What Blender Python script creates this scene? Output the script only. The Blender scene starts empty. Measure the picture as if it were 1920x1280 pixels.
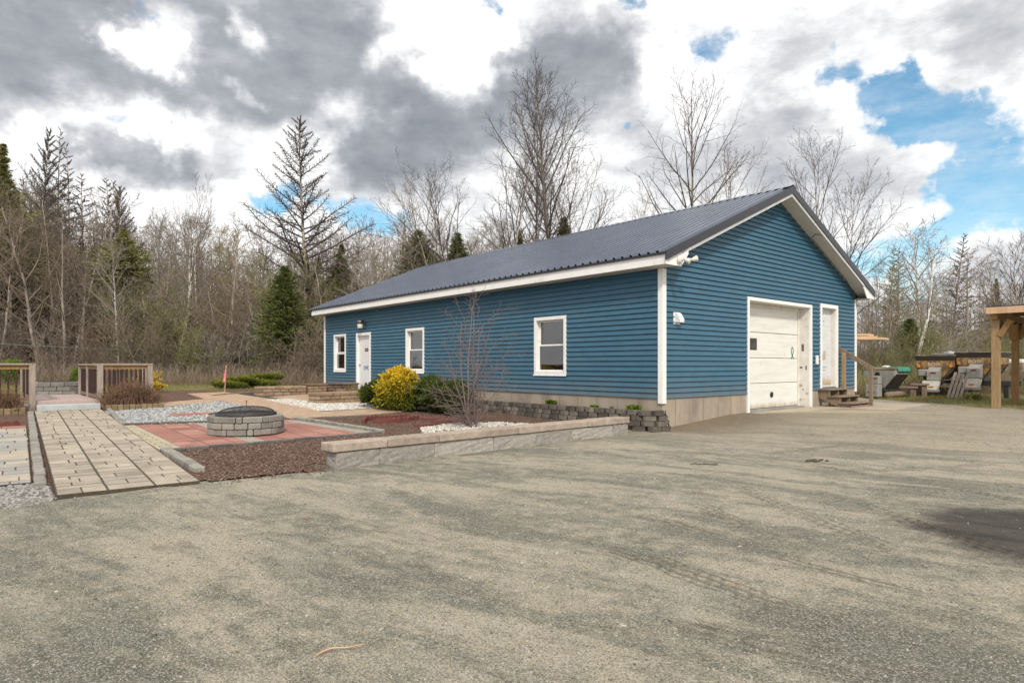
import bpy, math, random
import numpy as np
from mathutils import Vector, Matrix
R = math.radians
scene = bpy.context.scene
col = scene.collection
# ---------------------------------------------------------------- camera model and place
H, F, CX, HY = 1.32, 1190.0, 960.0, 685.0
C0 = (3.15, 13.3)
ANG = R(40.33)
GX, GY = math.cos(ANG), math.sin(ANG)          # along the gable wall
LX, LY = -GY, GX                               # along the long wall

def st(x, y):
    dx, dy = x - C0[0], y - C0[1]
    return dx*GX + dy*GY, dx*LX + dy*LY
def xy(s, t):
    return C0[0] + s*GX + t*LX, C0[1] + s*GY + t*LY
def sm(x, a, b):
    x = max(0.0, min(1.0, (x - a)/(b - a)))
    return x*x*(3 - 2*x)
def gz(x, y):
    """height of the ground"""
    s, t = st(x, y)
    zg = .022*max(0, min(t, 19))
    zl = .15*sm(s, 0, 3.4)*sm(t, -14, -1)
    w = sm(s, -1, 3)
    return zg*(1 - w) + zl*w
def gzst(s, t):
    return gz(*xy(s, t))
def gp(u, v, dz=0.0):
    """ground point seen at a place of the photograph"""
    z = 0.0
    for _ in range(50):
        Y = (H - z)*F/(v - HY); X = (u - CX)/F*Y
        z = .5*z + .5*(gz(X, Y) + dz)
    return X, Y, z
def wx(u, Y):
    return (u - CX)/F*Y

# ---------------------------------------------------------------- mesh helpers
class MB:
    def __init__(s, M=None):
        s.v = []; s.f = []; s.m = []; s.c = []; s.mi = 0; s.t = .5; s.M = M
    def add(s, vs, fs):
        b = len(s.v)
        if s.M is not None:
            vs = [tuple(s.M @ Vector(p)) for p in vs]
        s.v.extend(vs)
        for f in fs:
            s.f.append([b + i for i in f]); s.m.append(s.mi); s.c.append(s.t)
    def hexa(s, p):
        s.add(p, [(0,3,2,1),(4,5,6,7),(0,1,5,4),(1,2,6,5),(2,3,7,6),(3,0,4,7)])
    def box(s, x0, x1, y0, y1, z0, z1, b=0.0):
        if x0 > x1: x0, x1 = x1, x0
        if y0 > y1: y0, y1 = y1, y0
        if z0 > z1: z0, z1 = z1, z0
        if b <= 0:
            s.hexa([(x0,y0,z0),(x1,y0,z0),(x1,y1,z0),(x0,y1,z0),(x0,y0,z1),(x1,y0,z1),(x1,y1,z1),(x0,y1,z1)])
            return
        b = min(b, (x1-x0)*.45, (y1-y0)*.45, (z1-z0)*.45)
        s.cbox8([(x0,y0,z0),(x1,y0,z0),(x1,y1,z0),(x0,y1,z0),(x0,y0,z1),(x1,y0,z1),(x1,y1,z1),(x0,y1,z1)], b)
    def cbox8(s, P, b):
        """chamfered hexahedron from eight corners"""
        P = [Vector(p) for p in P]
        nb = {0:(1,3,4),1:(0,2,5),2:(3,1,6),3:(2,0,7),4:(5,7,0),5:(4,6,1),6:(7,5,2),7:(6,4,3)}
        e = {}
        for i in range(8):
            ax = [(P[j]-P[i]).normalized()*b for j in nb[i]]
            e[i] = (P[i]+ax[1]+ax[2], P[i]+ax[0]+ax[2], P[i]+ax[0]+ax[1])   # on the x, y and z faces
        vs = []
        for i in range(8): vs += [tuple(q) for q in e[i]]
        ix = lambda i, k: i*3 + k
        fs = []
        fx0, fx1 = (0,4,7,3), (1,2,6,5); fy0, fy1 = (0,1,5,4), (3,7,6,2); fz0, fz1 = (0,3,2,1), (4,5,6,7)
        for q, k in ((fx0,0),(fx1,0),(fy0,1),(fy1,1),(fz0,2),(fz1,2)):
            fs.append(tuple(ix(i,k) for i in q))
        for a, c, k1, k2 in ((0,1,1,2),(2,3,1,2),(4,5,1,2),(6,7,1,2),(0,3,0,2),(1,2,0,2),(4,7,0,2),(5,6,0,2),(0,4,0,1),(1,5,0,1),(2,6,0,1),(3,7,0,1)):
            fs.append((ix(a,k1),ix(c,k1),ix(c,k2),ix(a,k2)))
        for i in range(8): fs.append((ix(i,0),ix(i,1),ix(i,2)))
        s.add(vs, fs)
    def quad(s, a, b, c, d):
        s.add([a,b,c,d], [(0,1,2,3)])
    def bar(s, p, q, w, h, up=(0,0,1), b=0.0):
        """rectangular bar from p to q"""
        p, q = Vector(p), Vector(q); d = (q-p).normalized(); u = Vector(up)
        x = d.cross(u)
        if x.length < 1e-4: x = d.cross(Vector((1,0,0)))
        x.normalize(); u = x.cross(d).normalized()
        x *= w/2; u *= h/2
        P = [p-x-u, p+x-u, q+x-u, q-x-u, p-x+u, p+x+u, q+x+u, q-x+u]
        if b > 0: s.cbox8(P, b)
        else: s.hexa([tuple(k) for k in P])
    def tube(s, pts, rads, n=6, cap=True):
        pts = [Vector(p) for p in pts]
        if not isinstance(rads, (list, tuple)): rads = [rads]*len(pts)
        vs, fs = [], []
        d0 = (pts[-1]-pts[0]).normalized()
        ref = Vector((0,0,1)) if abs(d0.z) < .8 else Vector((1,0,0))
        for i, p in enumerate(pts):
            d = (pts[min(i+1,len(pts)-1)] - pts[max(i-1,0)]).normalized()
            x = d.cross(ref)
            if x.length < 1e-4: x = d.cross(Vector((0,1,0)))
            x.normalize(); y = d.cross(x)
            for k in range(n):
                a = 2*math.pi*k/n
                vs.append(tuple(p + (x*math.cos(a) + y*math.sin(a))*rads[i]))
        for i in range(len(pts)-1):
            for k in range(n):
                fs.append((i*n+k, i*n+(k+1)%n, (i+1)*n+(k+1)%n, (i+1)*n+k))
        if cap:
            fs.append(tuple(range(n-1,-1,-1))); m = (len(pts)-1)*n
            fs.append(tuple(m+k for k in range(n)))
        s.add(vs, fs)
    def prism(s, poly, f0, f1):
        """poly: 2D points; f0/f1 map a 2D point to 3D for the two ends"""
        n = len(poly)
        s.add([f0(*p) for p in poly] + [f1(*p) for p in poly],
              [tuple(range(n-1,-1,-1)), tuple(range(n,2*n))] + [(i,(i+1)%n,n+(i+1)%n,n+i) for i in range(n)])
    def lathe(s, prof, n=24, c=(0,0,0), a0=0, a1=2*math.pi):
        vs, fs = [], []; full = abs(a1-a0-2*math.pi) < 1e-6; m = n if full else n+1
        for r, z in prof:
            for k in range(m):
                a = a0 + (a1-a0)*k/n
                vs.append((c[0]+r*math.cos(a), c[1]+r*math.sin(a), c[2]+z))
        for i in range(len(prof)-1):
            for k in range(n):
                k2 = (k+1) % m
                fs.append((i*m+k, i*m+k2, (i+1)*m+k2, (i+1)*m+k))
        s.add(vs, fs)
    def build(s, name, mats, parent=None, smooth=False):
        me = bpy.data.meshes.new(name)
        me.from_pydata(s.v, [], s.f)
        if not isinstance(mats, (list, tuple)): mats = [mats]
        for m in mats: me.materials.append(m)
        me.polygons.foreach_set('material_index', s.m)
        if any(c != .5 for c in s.c):
            at = me.attributes.new('tint', 'FLOAT', 'FACE'); at.data.foreach_set('value', s.c)
        if smooth: me.polygons.foreach_set('use_smooth', [True]*len(s.f))
        me.update()
        o = bpy.data.objects.new(name, me); col.objects.link(o)
        if parent is not None: o.parent = parent
        return o

def np_mesh(name, V, Fa, mats, tint=None, parent=None, smooth=False, tint_dom='FACE'):
    me = bpy.data.meshes.new(name)
    V = np.ascontiguousarray(V, dtype=np.float32); Fa = np.ascontiguousarray(Fa, dtype=np.int32)
    nf, k = Fa.shape
    me.vertices.add(len(V)); me.vertices.foreach_set('co', V.ravel())
    me.loops.add(nf*k); me.loops.foreach_set('vertex_index', Fa.ravel())
    me.polygons.add(nf); me.polygons.foreach_set('loop_start', np.arange(0, nf*k, k, dtype=np.int32))
    me.update(calc_edges=True)
    if not isinstance(mats, (list, tuple)): mats = [mats]
    for m in mats: me.materials.append(m)
    if tint is not None:
        at = me.attributes.new('tint', 'FLOAT', tint_dom)
        at.data.foreach_set('value', np.ascontiguousarray(tint, dtype=np.float32))
    me.polygons.foreach_set('use_smooth', np.full(nf, smooth))
    me.validate()
    o = bpy.data.objects.new(name, me); col.objects.link(o)
    if parent is not None: o.parent = parent
    return o

def rand_rot(rs, n, tilt=1.0):
    """n random rotation matrices; tilt < 1 keeps the local z near up"""
    az = rs.uniform(0, 2*np.pi, n); ax = rs.uniform(0, 2*np.pi, n); an = rs.uniform(-np.pi, np.pi, n)*tilt
    ca, sa = np.cos(az), np.sin(az)
    Rz = np.zeros((n,3,3)); Rz[:,0,0]=ca; Rz[:,0,1]=-sa; Rz[:,1,0]=sa; Rz[:,1,1]=ca; Rz[:,2,2]=1
    k = np.stack([np.cos(ax), np.sin(ax), np.zeros(n)], 1); K = np.zeros((n,3,3))
    K[:,0,1]=-k[:,2]; K[:,0,2]=k[:,1]; K[:,1,0]=k[:,2]; K[:,1,2]=-k[:,0]; K[:,2,0]=-k[:,1]; K[:,2,1]=k[:,0]
    I = np.eye(3)[None]
    Rk = I + np.sin(an)[:,None,None]*K + (1-np.cos(an))[:,None,None]*(K@K)
    return Rk @ Rz
def scatter(name, bv, bf, pos, rot, scl, mats, tint=None, parent=None, smooth=False):
    bv = np.asarray(bv, float); bf = np.asarray(bf, int); n = len(pos)
    scl = np.asarray(scl, float)
    if scl.ndim == 1: scl = scl[:,None]*np.ones((1,3))
    V = np.einsum('nij,nkj->nki', rot, bv[None]*scl[:,None,:]) + np.asarray(pos)[:,None,:]
    Fa = bf[None] + (np.arange(n)*len(bv))[:,None,None]
    tt = None if tint is None else np.repeat(tint, len(bf))
    return np_mesh(name, V.reshape(-1,3), Fa.reshape(-1, bf.shape[1]), mats, tt, parent, smooth)
OCT_V = [(1,0,0),(0,1,0),(-1,0,0),(0,-1,0),(.1,.1,.8),(-.1,0,-.8)]
OCT_F = [(0,1,4),(1,2,4),(2,3,4),(3,0,4),(1,0,5),(2,1,5),(3,2,5),(0,3,5)]
# a rougher stone: cube pushed about
_rs = np.random.RandomState(3)
STONE_V = np.array([(x,y,z) for x in (-1,1) for y in (-1,1) for z in (-1,1)], float)*.62 + _rs.uniform(-.22,.22,(8,3))
STONE_F = [(0,1,3,2),(4,6,7,5),(0,4,5,1),(2,3,7,6),(0,2,6,4),(1,5,7,3)]
LEAF_V = [(0,-1,0),(.5,0,.12),(0,1,0),(-.5,0,.12)]
LEAF_F = [(0,1,2,3)]

def tag(o, label=None, cat=None, group=None, kind=None):
    if label: o['label'] = label
    if cat: o['category'] = cat
    if group: o['group'] = group
    if kind: o['kind'] = kind
    return o
def thing(name, label, cat, loc=(0,0,0), rz=0.0, group=None):
    o = bpy.data.objects.new(name, None); col.objects.link(o)
    o.empty_display_size = .2
    o.location = loc; o.rotation_euler = (0,0,rz)
    return tag(o, label, cat, group)

# ---------------------------------------------------------------- materials
class NT:
    def __init__(s, tree): s.t = tree; s.n = tree.nodes; s.l = tree.links
    def new(s, typ, **kw):
        n = s.n.new(typ)
        for k, v in kw.items():
            if k.startswith('i_'):
                key = k[2:]
                key = int(key) if key.isdigit() else key.replace('_', ' ')
                n.inputs[key].default_value = v
            else: setattr(n, k, v)
        return n
    def link(s, a, b): s.l.new(a, b)
    def math(s, op, a, b=None, c=None, clamp=False):
        n = s.n.new('ShaderNodeMath'); n.operation = op; n.use_clamp = clamp
        for i, v in enumerate((a, b, c)):
            if v is None: continue
            if isinstance(v, (int, float)): n.inputs[i].default_value = v
            else: s.l.new(v, n.inputs[i])
        return n.outputs[0]
    def mix(s, f, a, b, mode='MIX'):
        n = s.n.new('ShaderNodeMix'); n.data_type = 'RGBA'; n.blend_type = mode
        n.clamp_factor = True
        for i, v in ((0, f), (6, a), (7, b)):
            if isinstance(v, (int, float)): n.inputs[i].default_value = v
            elif isinstance(v, tuple): n.inputs[i].default_value = (*v[:3], 1)
            else: s.l.new(v, n.inputs[i])
        return n.outputs[2]
    def noise(s, vec, scale, detail=4, rough=.55, dist=0.0):
        n = s.new('ShaderNodeTexNoise'); n.inputs['Scale'].default_value = scale
        n.inputs['Detail'].default_value = detail; n.inputs['Roughness'].default_value = rough
        n.inputs['Distortion'].default_value = dist
        if vec is not None: s.l.new(vec, n.inputs['Vector'])
        return n
    def ramp(s, f, lo, hi, a=0.0, b=1.0, smooth=True):
        n = s.new('ShaderNodeMapRange'); n.interpolation_type = 'SMOOTHSTEP' if smooth else 'LINEAR'
        n.inputs[1].default_value = lo; n.inputs[2].default_value = hi; n.inputs[3].default_value = a; n.inputs[4].default_value = b
        s.l.new(f, n.inputs[0]); return n.outputs[0]
    def mapping(s, vec, rz=0.0, scale=(1,1,1), loc=(0,0,0)):
        n = s.new('ShaderNodeMapping'); n.inputs['Rotation'].default_value = (0,0,rz)
        n.inputs['Scale'].default_value = scale; n.inputs['Location'].default_value = loc
        s.l.new(vec, n.inputs['Vector']); return n.outputs[0]

def base_mat(name):
    m = bpy.data.materials.new(name); m.use_nodes = True
    N = NT(m.node_tree)
    p = m.node_tree.nodes['Principled BSDF']
    return m, N, p
def pm(name, c, rough=.7, var=.14, scale=6.0, bump=.0, bscale=60.0, metal=0.0, tint=None, tint_amt=.0, c2=None, c2scale=1.5, c2lo=.5, c2hi=.7,
       world=False, stretch=(1,1,1), spec=.5, fine=0.0, rnd=0.0):
    """general material: noise-varied colour, optional second tone in patches, optional bump"""
    m, N, p = base_mat(name)
    if world: vec = N.new('ShaderNodeNewGeometry').outputs['Position']
    else: vec = N.new('ShaderNodeTexCoord').outputs['Object']
    if stretch != (1,1,1): vec = N.mapping(vec, 0, stretch)
    n1 = N.noise(vec, scale, 6, .6)
    f = N.ramp(n1.outputs[0], .3, .7, smooth=False)
    cc = N.mix(f, tuple(x*(1-var) for x in c), tuple(min(1, x*(1+var)) for x in c))
    if c2 is not None:
        n2 = N.noise(vec, c2scale, 5, .62)
        cc = N.mix(N.ramp(n2.outputs[0], c2lo, c2hi), cc, c2)
    if fine:
        n3 = N.noise(vec, bscale, 3, .7)
        cc = N.mix(N.ramp(n3.outputs[0], .35, .65, smooth=False), N.mix(fine, cc, (0,0,0)), cc)
    if tint is not None:
        a = N.new('ShaderNodeAttribute'); a.attribute_name = 'tint'
        cc = N.mix(N.ramp(a.outputs['Fac'], 0, 1, smooth=False), cc, tint) if tint_amt == 0 else \
             N.mix(tint_amt, cc, N.mix(a.outputs['Fac'], (0.0,0.0,0.0), tint), 'MIX')
    if rnd:
        oi = N.new('ShaderNodeObjectInfo')
        hsv = N.new('ShaderNodeHueSaturation'); N.link(cc, hsv.inputs['Color'])
        N.link(N.ramp(oi.outputs['Random'], 0, 1, 1-rnd, 1+rnd, False), hsv.inputs['Value'])
        cc = hsv.outputs[0]
    N.link(cc, p.inputs['Base Color'])
    p.inputs['Roughness'].default_value = rough; p.inputs['Metallic'].default_value = metal
    p.inputs['Specular IOR Level'].default_value = spec
    if bump:
        b = N.new('ShaderNodeBump'); b.inputs['Strength'].default_value = bump; b.inputs['Distance'].default_value = .02
        nb = N.noise(vec, bscale, 5, .6); N.link(nb.outputs[0], b.inputs['Height']); N.link(b.outputs[0], p.inputs['Normal'])
    return m
def two_tone(name, a, b, rough=.75, var=.12, scale=5, bump=.3, bscale=80, spec=.3, sss=0.0, fine=0.0):
    """colour picked per piece by the stored tint (each stone, chip or leaf has its own)"""
    m, N, p = base_mat(name)
    at = N.new('ShaderNodeAttribute'); at.attribute_name = 'tint'
    vec = N.new('ShaderNodeNewGeometry').outputs['Position']
    cc = N.mix(at.outputs['Fac'], a, b)
    n1 = N.noise(vec, scale, 5, .6)
    cc = N.mix(N.ramp(n1.outputs[0], .3, .7, smooth=False), N.mix(var*2, cc, (0,0,0)), cc)
    if fine:
        n3 = N.noise(vec, 140, 3, .7)
        cc = N.mix(N.ramp(n3.outputs[0], .35, .65, smooth=False), N.mix(fine, cc, (0,0,0)), cc)
    N.link(cc, p.inputs['Base Color']); p.inputs['Roughness'].default_value = rough
    p.inputs['Specular IOR Level'].default_value = spec
    if bump:
        b_ = N.new('ShaderNodeBump'); b_.inputs['Strength'].default_value = bump; b_.inputs['Distance'].default_value = .01
        nb = N.noise(vec, bscale, 4, .6); N.link(nb.outputs[0], b_.inputs['Height']); N.link(b_.outputs[0], p.inputs['Normal'])
    return m
def leaf_mat(name, a, b, rough=.6):
    m, N, p = base_mat(name)
    at = N.new('ShaderNodeAttribute'); at.attribute_name = 'tint'
    cc = N.mix(at.outputs['Fac'], a, b)
    N.link(cc, p.inputs['Base Color']); p.inputs['Roughness'].default_value = rough; p.inputs['Specular IOR Level'].default_value = .25
    tr = N.new('ShaderNodeBsdfTranslucent'); N.link(cc, tr.inputs['Color'])
    mx = N.new('ShaderNodeMixShader'); mx.inputs[0].default_value = .3
    out = m.node_tree.nodes['Material Output']
    N.link(p.outputs[0], mx.inputs[1]); N.link(tr.outputs[0], mx.inputs[2]); N.link(mx.outputs[0], out.inputs['Surface'])
    return m
def brick_mat(name, c1, c2, mortar, w, h, msize=.008, rz=0.0, offset=.5, var=.15, bias=0.0, dirt=(.12,.1,.08), dirt_amt=.5, loc=(0,0,0), fine=.25, squash=1.0):
    m, N, p = base_mat(name)
    pos = N.new('ShaderNodeNewGeometry').outputs['Position']
    vec = N.mapping(pos, -ANG - rz, (1,1,1), loc)
    wob = N.noise(pos, 6, 3, .5)
    sub = N.new('ShaderNodeVectorMath'); sub.operation = 'MULTIPLY_ADD'
    N.link(wob.outputs['Color'], sub.inputs[0]); sub.inputs[1].default_value = (.012,.012,0); N.link(vec, sub.inputs[2])
    br = N.new('ShaderNodeTexBrick'); N.link(sub.outputs[0], br.inputs['Vector'])
    br.offset = offset; br.inputs['Scale'].default_value = 1.0
    br.inputs['Color1'].default_value = (*c1,1); br.inputs['Color2'].default_value = (*c2,1); br.inputs['Mortar'].default_value = (*mortar,1)
    br.inputs['Mortar Size'].default_value = msize; br.inputs['Brick Width'].default_value = w; br.inputs['Row Height'].default_value = h
    br.inputs['Mortar Smooth'].default_value = .3; br.inputs['Bias'].default_value = bias
    n1 = N.noise(pos, 1.7, 6, .65)
    cc = N.mix(N.math('MULTIPLY', N.ramp(n1.outputs[0], .5, .75), dirt_amt), br.outputs['Color'], dirt)
    n2 = N.noise(pos, 90, 3, .7)
    cc = N.mix(N.math('MULTIPLY', N.ramp(n2.outputs[0], .3, .7, 1, 0, False), fine), cc, tuple(x*.4 for x in c1))
    N.link(cc, p.inputs['Base Color']); p.inputs['Roughness'].default_value = .85; p.inputs['Specular IOR Level'].default_value = .3
    b = N.new('ShaderNodeBump'); b.inputs['Strength'].default_value = .6; b.inputs['Distance'].default_value = .008
    hgt = N.math('ADD', N.math('MULTIPLY', br.outputs['Fac'], -1.0), N.math('MULTIPLY', n2.outputs[0], .3))
    N.link(hgt, b.inputs['Height']); N.link(b.outputs[0], p.inputs['Normal'])
    return m
def wood_mat(name, c, var=.25, rough=.75, knots=True, c2=None):
    m, N, p = base_mat(name)
    vec = N.new('ShaderNodeTexCoord').outputs['Object']
    a = N.noise(N.mapping(vec, 0, (14,14,1.2)), 2.0, 6, .65, .4)
    cc = N.mix(N.ramp(a.outputs[0], .3, .7, smooth=False), tuple(x*(1-var) for x in c), tuple(min(1,x*(1+var)) for x in c))
    n2 = N.noise(vec, 2.2, 4, .6)
    cc = N.mix(N.ramp(n2.outputs[0], .5, .72, 0, .6), cc, c2 or tuple(x*.55 for x in c))
    N.link(cc, p.inputs['Base Color']); p.inputs['Roughness'].default_value = rough; p.inputs['Specular IOR Level'].default_value = .3
    b = N.new('ShaderNodeBump'); b.inputs['Strength'].default_value = .35; b.inputs['Distance'].default_value = .006
    N.link(a.outputs[0], b.inputs['Height']); N.link(b.outputs[0], p.inputs['Normal'])
    return m
def glass_mat(name):
    m, N, p = base_mat(name)
    tr = N.new('ShaderNodeBsdfTransparent'); tr.inputs[0].default_value = (.62,.66,.66,1)
    gl = N.new('ShaderNodeBsdfGlossy'); gl.inputs['Roughness'].default_value = .02
    n1 = N.noise(N.new('ShaderNodeTexCoord').outputs['Object'], 1.6, 2, .5)
    bp = N.new('ShaderNodeBump'); bp.inputs['Strength'].default_value = .05; bp.inputs['Distance'].default_value = .02
    N.link(n1.outputs[0], bp.inputs['Height']); N.link(bp.outputs[0], gl.inputs['Normal'])
    fr = N.new('ShaderNodeFresnel'); fr.inputs['IOR'].default_value = 1.6
    mx = N.new('ShaderNodeMixShader')
    N.link(N.math('ADD', N.math('MULTIPLY', fr.outputs[0], 1.8), .06, clamp=True), mx.inputs[0]); N.link(tr.outputs[0], mx.inputs[1]); N.link(gl.outputs[0], mx.inputs[2])
    N.link(mx.outputs[0], m.node_tree.nodes['Material Output'].inputs['Surface'])
    return m
def mesh_screen_mat(name):
    m, N, p = base_mat(name)
    p.inputs['Base Color'].default_value = (.03,.03,.032,1); p.inputs['Roughness'].default_value = .55; p.inputs['Metallic'].default_value = .4
    tr = N.new('ShaderNodeBsdfTransparent')
    vec = N.new('ShaderNodeTexCoord').outputs['Object']
    w = N.new('ShaderNodeTexNoise'); w.inputs['Scale'].default_value = 9; N.link(vec, w.inputs['Vector'])
    mx = N.new('ShaderNodeMixShader'); N.link(N.ramp(w.outputs[0], .3, .7, .45, .7), mx.inputs[0])
    N.link(tr.outputs[0], mx.inputs[1]); N.link(p.outputs[0], mx.inputs[2])
    N.link(mx.outputs[0], m.node_tree.nodes['Material Output'].inputs['Surface'])
    return m

M = {}
M['siding'] = pm('blue_vinyl', (.032,.110,.174), .5, .10, 3.0, .12, 220, stretch=(1,1,3), c2=(.047,.130,.190), c2scale=.7, c2lo=.5, c2hi=.75)
def splash(m, z0, z1, c):
    N = NT(m.node_tree); p = m.node_tree.nodes['Principled BSDF']; src = p.inputs['Base Color'].links[0].from_socket
    vec = N.new('ShaderNodeTexCoord').outputs['Object']; sp = N.new('ShaderNodeSeparateXYZ'); N.link(vec, sp.inputs[0])
    n = N.noise(N.mapping(vec, 0, (1,1,.5)), 3.2, 7, .7)
    f = N.math('MULTIPLY', N.ramp(N.math('ADD', sp.outputs[2], N.math('MULTIPLY', N.math('SUBTRACT', n.outputs[0], .5), .9)), z1, z0), .38)
    N.link(N.mix(f, src, c), p.inputs['Base Color'])
splash(M['siding'], .5, 1.15, (.17,.165,.145))
M['seam'] = pm('siding_seam', (.02,.06,.1), .6)
M['trim'] = pm('white_trim', (.82,.81,.79), .45, .05, 3, c2=(.6,.57,.52), c2scale=2.2, c2lo=.6, c2hi=.8)
M['oldtrim'] = pm('weathered_white', (.68,.65,.6), .6, .1, 6, .15, 60, c2=(.34,.25,.17), c2scale=3.5, c2lo=.6, c2hi=.74)
M['soffit'] = pm('soffit_white', (.6,.56,.5), .6, .06, 4)
M['roof'] = pm('dark_roof_metal', (.15,.17,.215), .17, .1, 2, metal=.75, c2=(.18,.2,.24), c2scale=.8)
M['rooftrim'] = pm('black_roof_trim', (.035,.037,.045), .38, .1, 3, metal=.3)
M['concrete'] = pm('foundation_concrete', (.36,.30,.235), .9, .16, 3, .3, 70, c2=(.24,.2,.165), c2scale=1.4, c2lo=.48, c2hi=.72, stretch=(1,1,.5))
M['apron'] = pm('apron_concrete', (.40,.34,.26), .9, .16, 2, .25, 60, c2=(.3,.25,.2), c2scale=.9, world=True)
M['doorwhite'] = pm('white_door', (.70,.70,.70), .45, .04, 2)
def door_stain(name, c, z0, z1):
    m, N, p = base_mat(name)
    vec = N.new('ShaderNodeTexCoord').outputs['Object']
    sep = N.new('ShaderNodeSeparateXYZ'); N.link(vec, sep.inputs[0])
    n = N.noise(N.mapping(vec, 0, (3,3,1)), 2.2, 6, .7)
    f = N.math('ADD', N.ramp(sep.outputs[2], z0, z1, 1, 0), N.math('MULTIPLY', N.math('SUBTRACT', n.outputs[0], .5), 1.1))
    n2 = N.noise(N.mapping(vec, 0, (1,1,9)), 1.2, 5, .6)
    cc = N.mix(N.ramp(n2.outputs[0], .35, .7), c, tuple(x*.88 for x in c))
    cc = N.mix(N.ramp(f, .35, 1.15), cc, (.38,.24,.1))
    N.link(cc, p.inputs['Base Color']); p.inputs['Roughness'].default_value = .5
    return m
M['garagedoor'] = door_stain('garage_door_panel', (.78,.765,.72), .10, .55)
M['sidedoor'] = door_stain('side_door_panel', (.66,.67,.68), .7, 1.25)
M['groove'] = pm('groove_dark', (.12,.11,.1), .8)
M['rubber'] = pm('black_rubber', (.02,.02,.02), .7)
M['black'] = pm('black_plastic', (.02,.021,.023), .5)
M['glass'] = glass_mat('window_glass')
M['inside'] = pm('dim_room', (.27,.265,.25), .9, .25, 2)
M['curtain'] = pm('pale_curtain', (.45,.45,.43), .9, .15, 9)
M['lampglass'] = pm('frosted_lamp_glass', (.62,.60,.5), .3)
M['lampmetal'] = pm('grey_lamp_metal', (.16,.16,.16), .45, metal=.6)
M['blueink'] = pm('blue_lettering', (.03,.10,.30), .5)
M['paleink'] = pm('faded_blue_print', (.22,.38,.6), .6)
M['green'] = pm('green_vinyl', (.015,.22,.10), .5)
M['plaque'] = pm('brown_plaque', (.07,.035,.028), .5)
M['oldwood'] = wood_mat('weathered_wood', (.23,.17,.12), .3)
M['greywood'] = wood_mat('silvered_wood', (.33,.27,.225), .3)
M['darkwood'] = wood_mat('dark_balusters', (.05,.028,.026), .3)
M['treated'] = wood_mat('treated_lumber', (.33,.225,.12), .25, c2=(.22,.145,.075))
M['newpine'] = wood_mat('fresh_pine', (.60,.40,.25), .16, c2=(.5,.3,.16))
M['orangewood'] = wood_mat('orange_cedar', (.29,.17,.07), .25)
M['deckwood'] = pm('deck_boards', (.42,.32,.29), .8, .15, 5, .2, 50, stretch=(6,1,1))
M['greystep'] = pm('grey_stone_step', (.42,.44,.44), .85, .14, 6, .3, 60)
M['firepit'] = two_tone('grey_ring_block', (.25,.235,.205), (.40,.375,.33), .9, .14, 9, .5, 90, fine=.35)
M['tanblock'] = two_tone('tan_wall_block', (.33,.225,.15), (.47,.34,.235), .9, .16, 7, .5, 80, fine=.3)
M['brownblock'] = two_tone('brown_wall_block', (.17,.105,.075), (.29,.195,.14), .9, .16, 7, .5, 80, fine=.3)
M['darkblock'] = two_tone('dark_wall_block', (.12,.105,.09), (.29,.25,.21), .92, .25, 5, .6, 70, fine=.4)
M['moss'] = pm('moss', (.045,.05,.015), .95, .4, 20, .5, 90)
M['rwgrey'] = two_tone('split_grey_block', (.40,.365,.33), (.55,.505,.45), .92, .16, 16, 1.0, 34, fine=.35)
M['rwcap'] = two_tone('split_tan_cap', (.46,.375,.30), (.60,.49,.40), .9, .2, 9, .8, 40, fine=.25)
M['kerbgrey'] = two_tone('grey_edging_block', (.33,.305,.265), (.46,.425,.37), .9, .2, 8, .5, 90, fine=.35)
M['kerbdark'] = two_tone('dark_edging_block', (.13,.125,.115), (.2,.19,.175), .9, .2, 8, .5, 90, fine=.35)
M['edgetan'] = two_tone('tan_edging_block', (.28,.2,.11), (.4,.3,.17), .9, .2, 8, .5, 90, fine=.3)
M['scallop'] = two_tone('red_scalloped_block', (.22,.075,.06), (.34,.14,.11), .9, .2, 8, .4, 90, fine=.3)
M['paver'] = two_tone('tan_paver', (.38,.325,.255), (.57,.49,.39), .85, .16, 4, .5, 110, fine=.25)
M['joint'] = pm('sand_joint', (.075,.06,.04), .95, .3, 20, .3, 90)
M['samplepaver'] = two_tone('bluish_paver', (.36,.355,.33), (.54,.455,.355), .85, .1, 5, .4, 110, fine=.2)
M['redpaver'] = brick_mat('red_paver', (.33,.14,.11), (.45,.235,.185), (.12,.08,.06), .40, .40, .010, 0, 0.0, dirt=(.15,.07,.055), dirt_amt=.75)
M['borderpaver'] = brick_mat('buff_paver', (.42,.36,.25), (.52,.46,.33), (.14,.11,.08), .24, .16, .009, 0, .5, dirt_amt=.3)
M['greypaver'] = brick_mat('grey_strip_paver', (.34,.31,.26), (.40,.37,.31), (.14,.12,.09), .24, .16, .007, 0, .5, dirt_amt=.3)
M['tanpath'] = brick_mat('tan_path_paver', (.44,.30,.20), (.54,.395,.28), (.24,.16,.10), .24, .12, .008, R(45), .5, dirt=(.3,.22,.15), dirt_amt=.5)
M['metal_grey'] = pm('grey_equipment_metal', (.34,.33,.305), .5, .12, 5, metal=.2, c2=(.25,.2,.15), c2scale=3, c2lo=.55, c2hi=.75)
M['cream'] = pm('cream_equipment_metal', (.72,.69,.61), .5, .08, 5, c2=(.42,.33,.2), c2scale=4, c2lo=.56, c2hi=.75)
M['rust'] = pm('rusty_yellow_hopper', (.46,.26,.07), .7, .35, 7, .4, 50, c2=(.17,.105,.065), c2scale=4.5, c2lo=.38, c2hi=.58, fine=.3, stretch=(1.6,1.6,.6))
M['rustgrey'] = pm('stained_hopper_side', (.3,.24,.17), .65, .2, 4, .2, 50, c2=(.15,.1,.07), c2scale=2.5, c2lo=.45, c2hi=.65)
M['rim'] = pm('dark_hopper_rim', (.055,.045,.04), .6, .2, 5)
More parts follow.
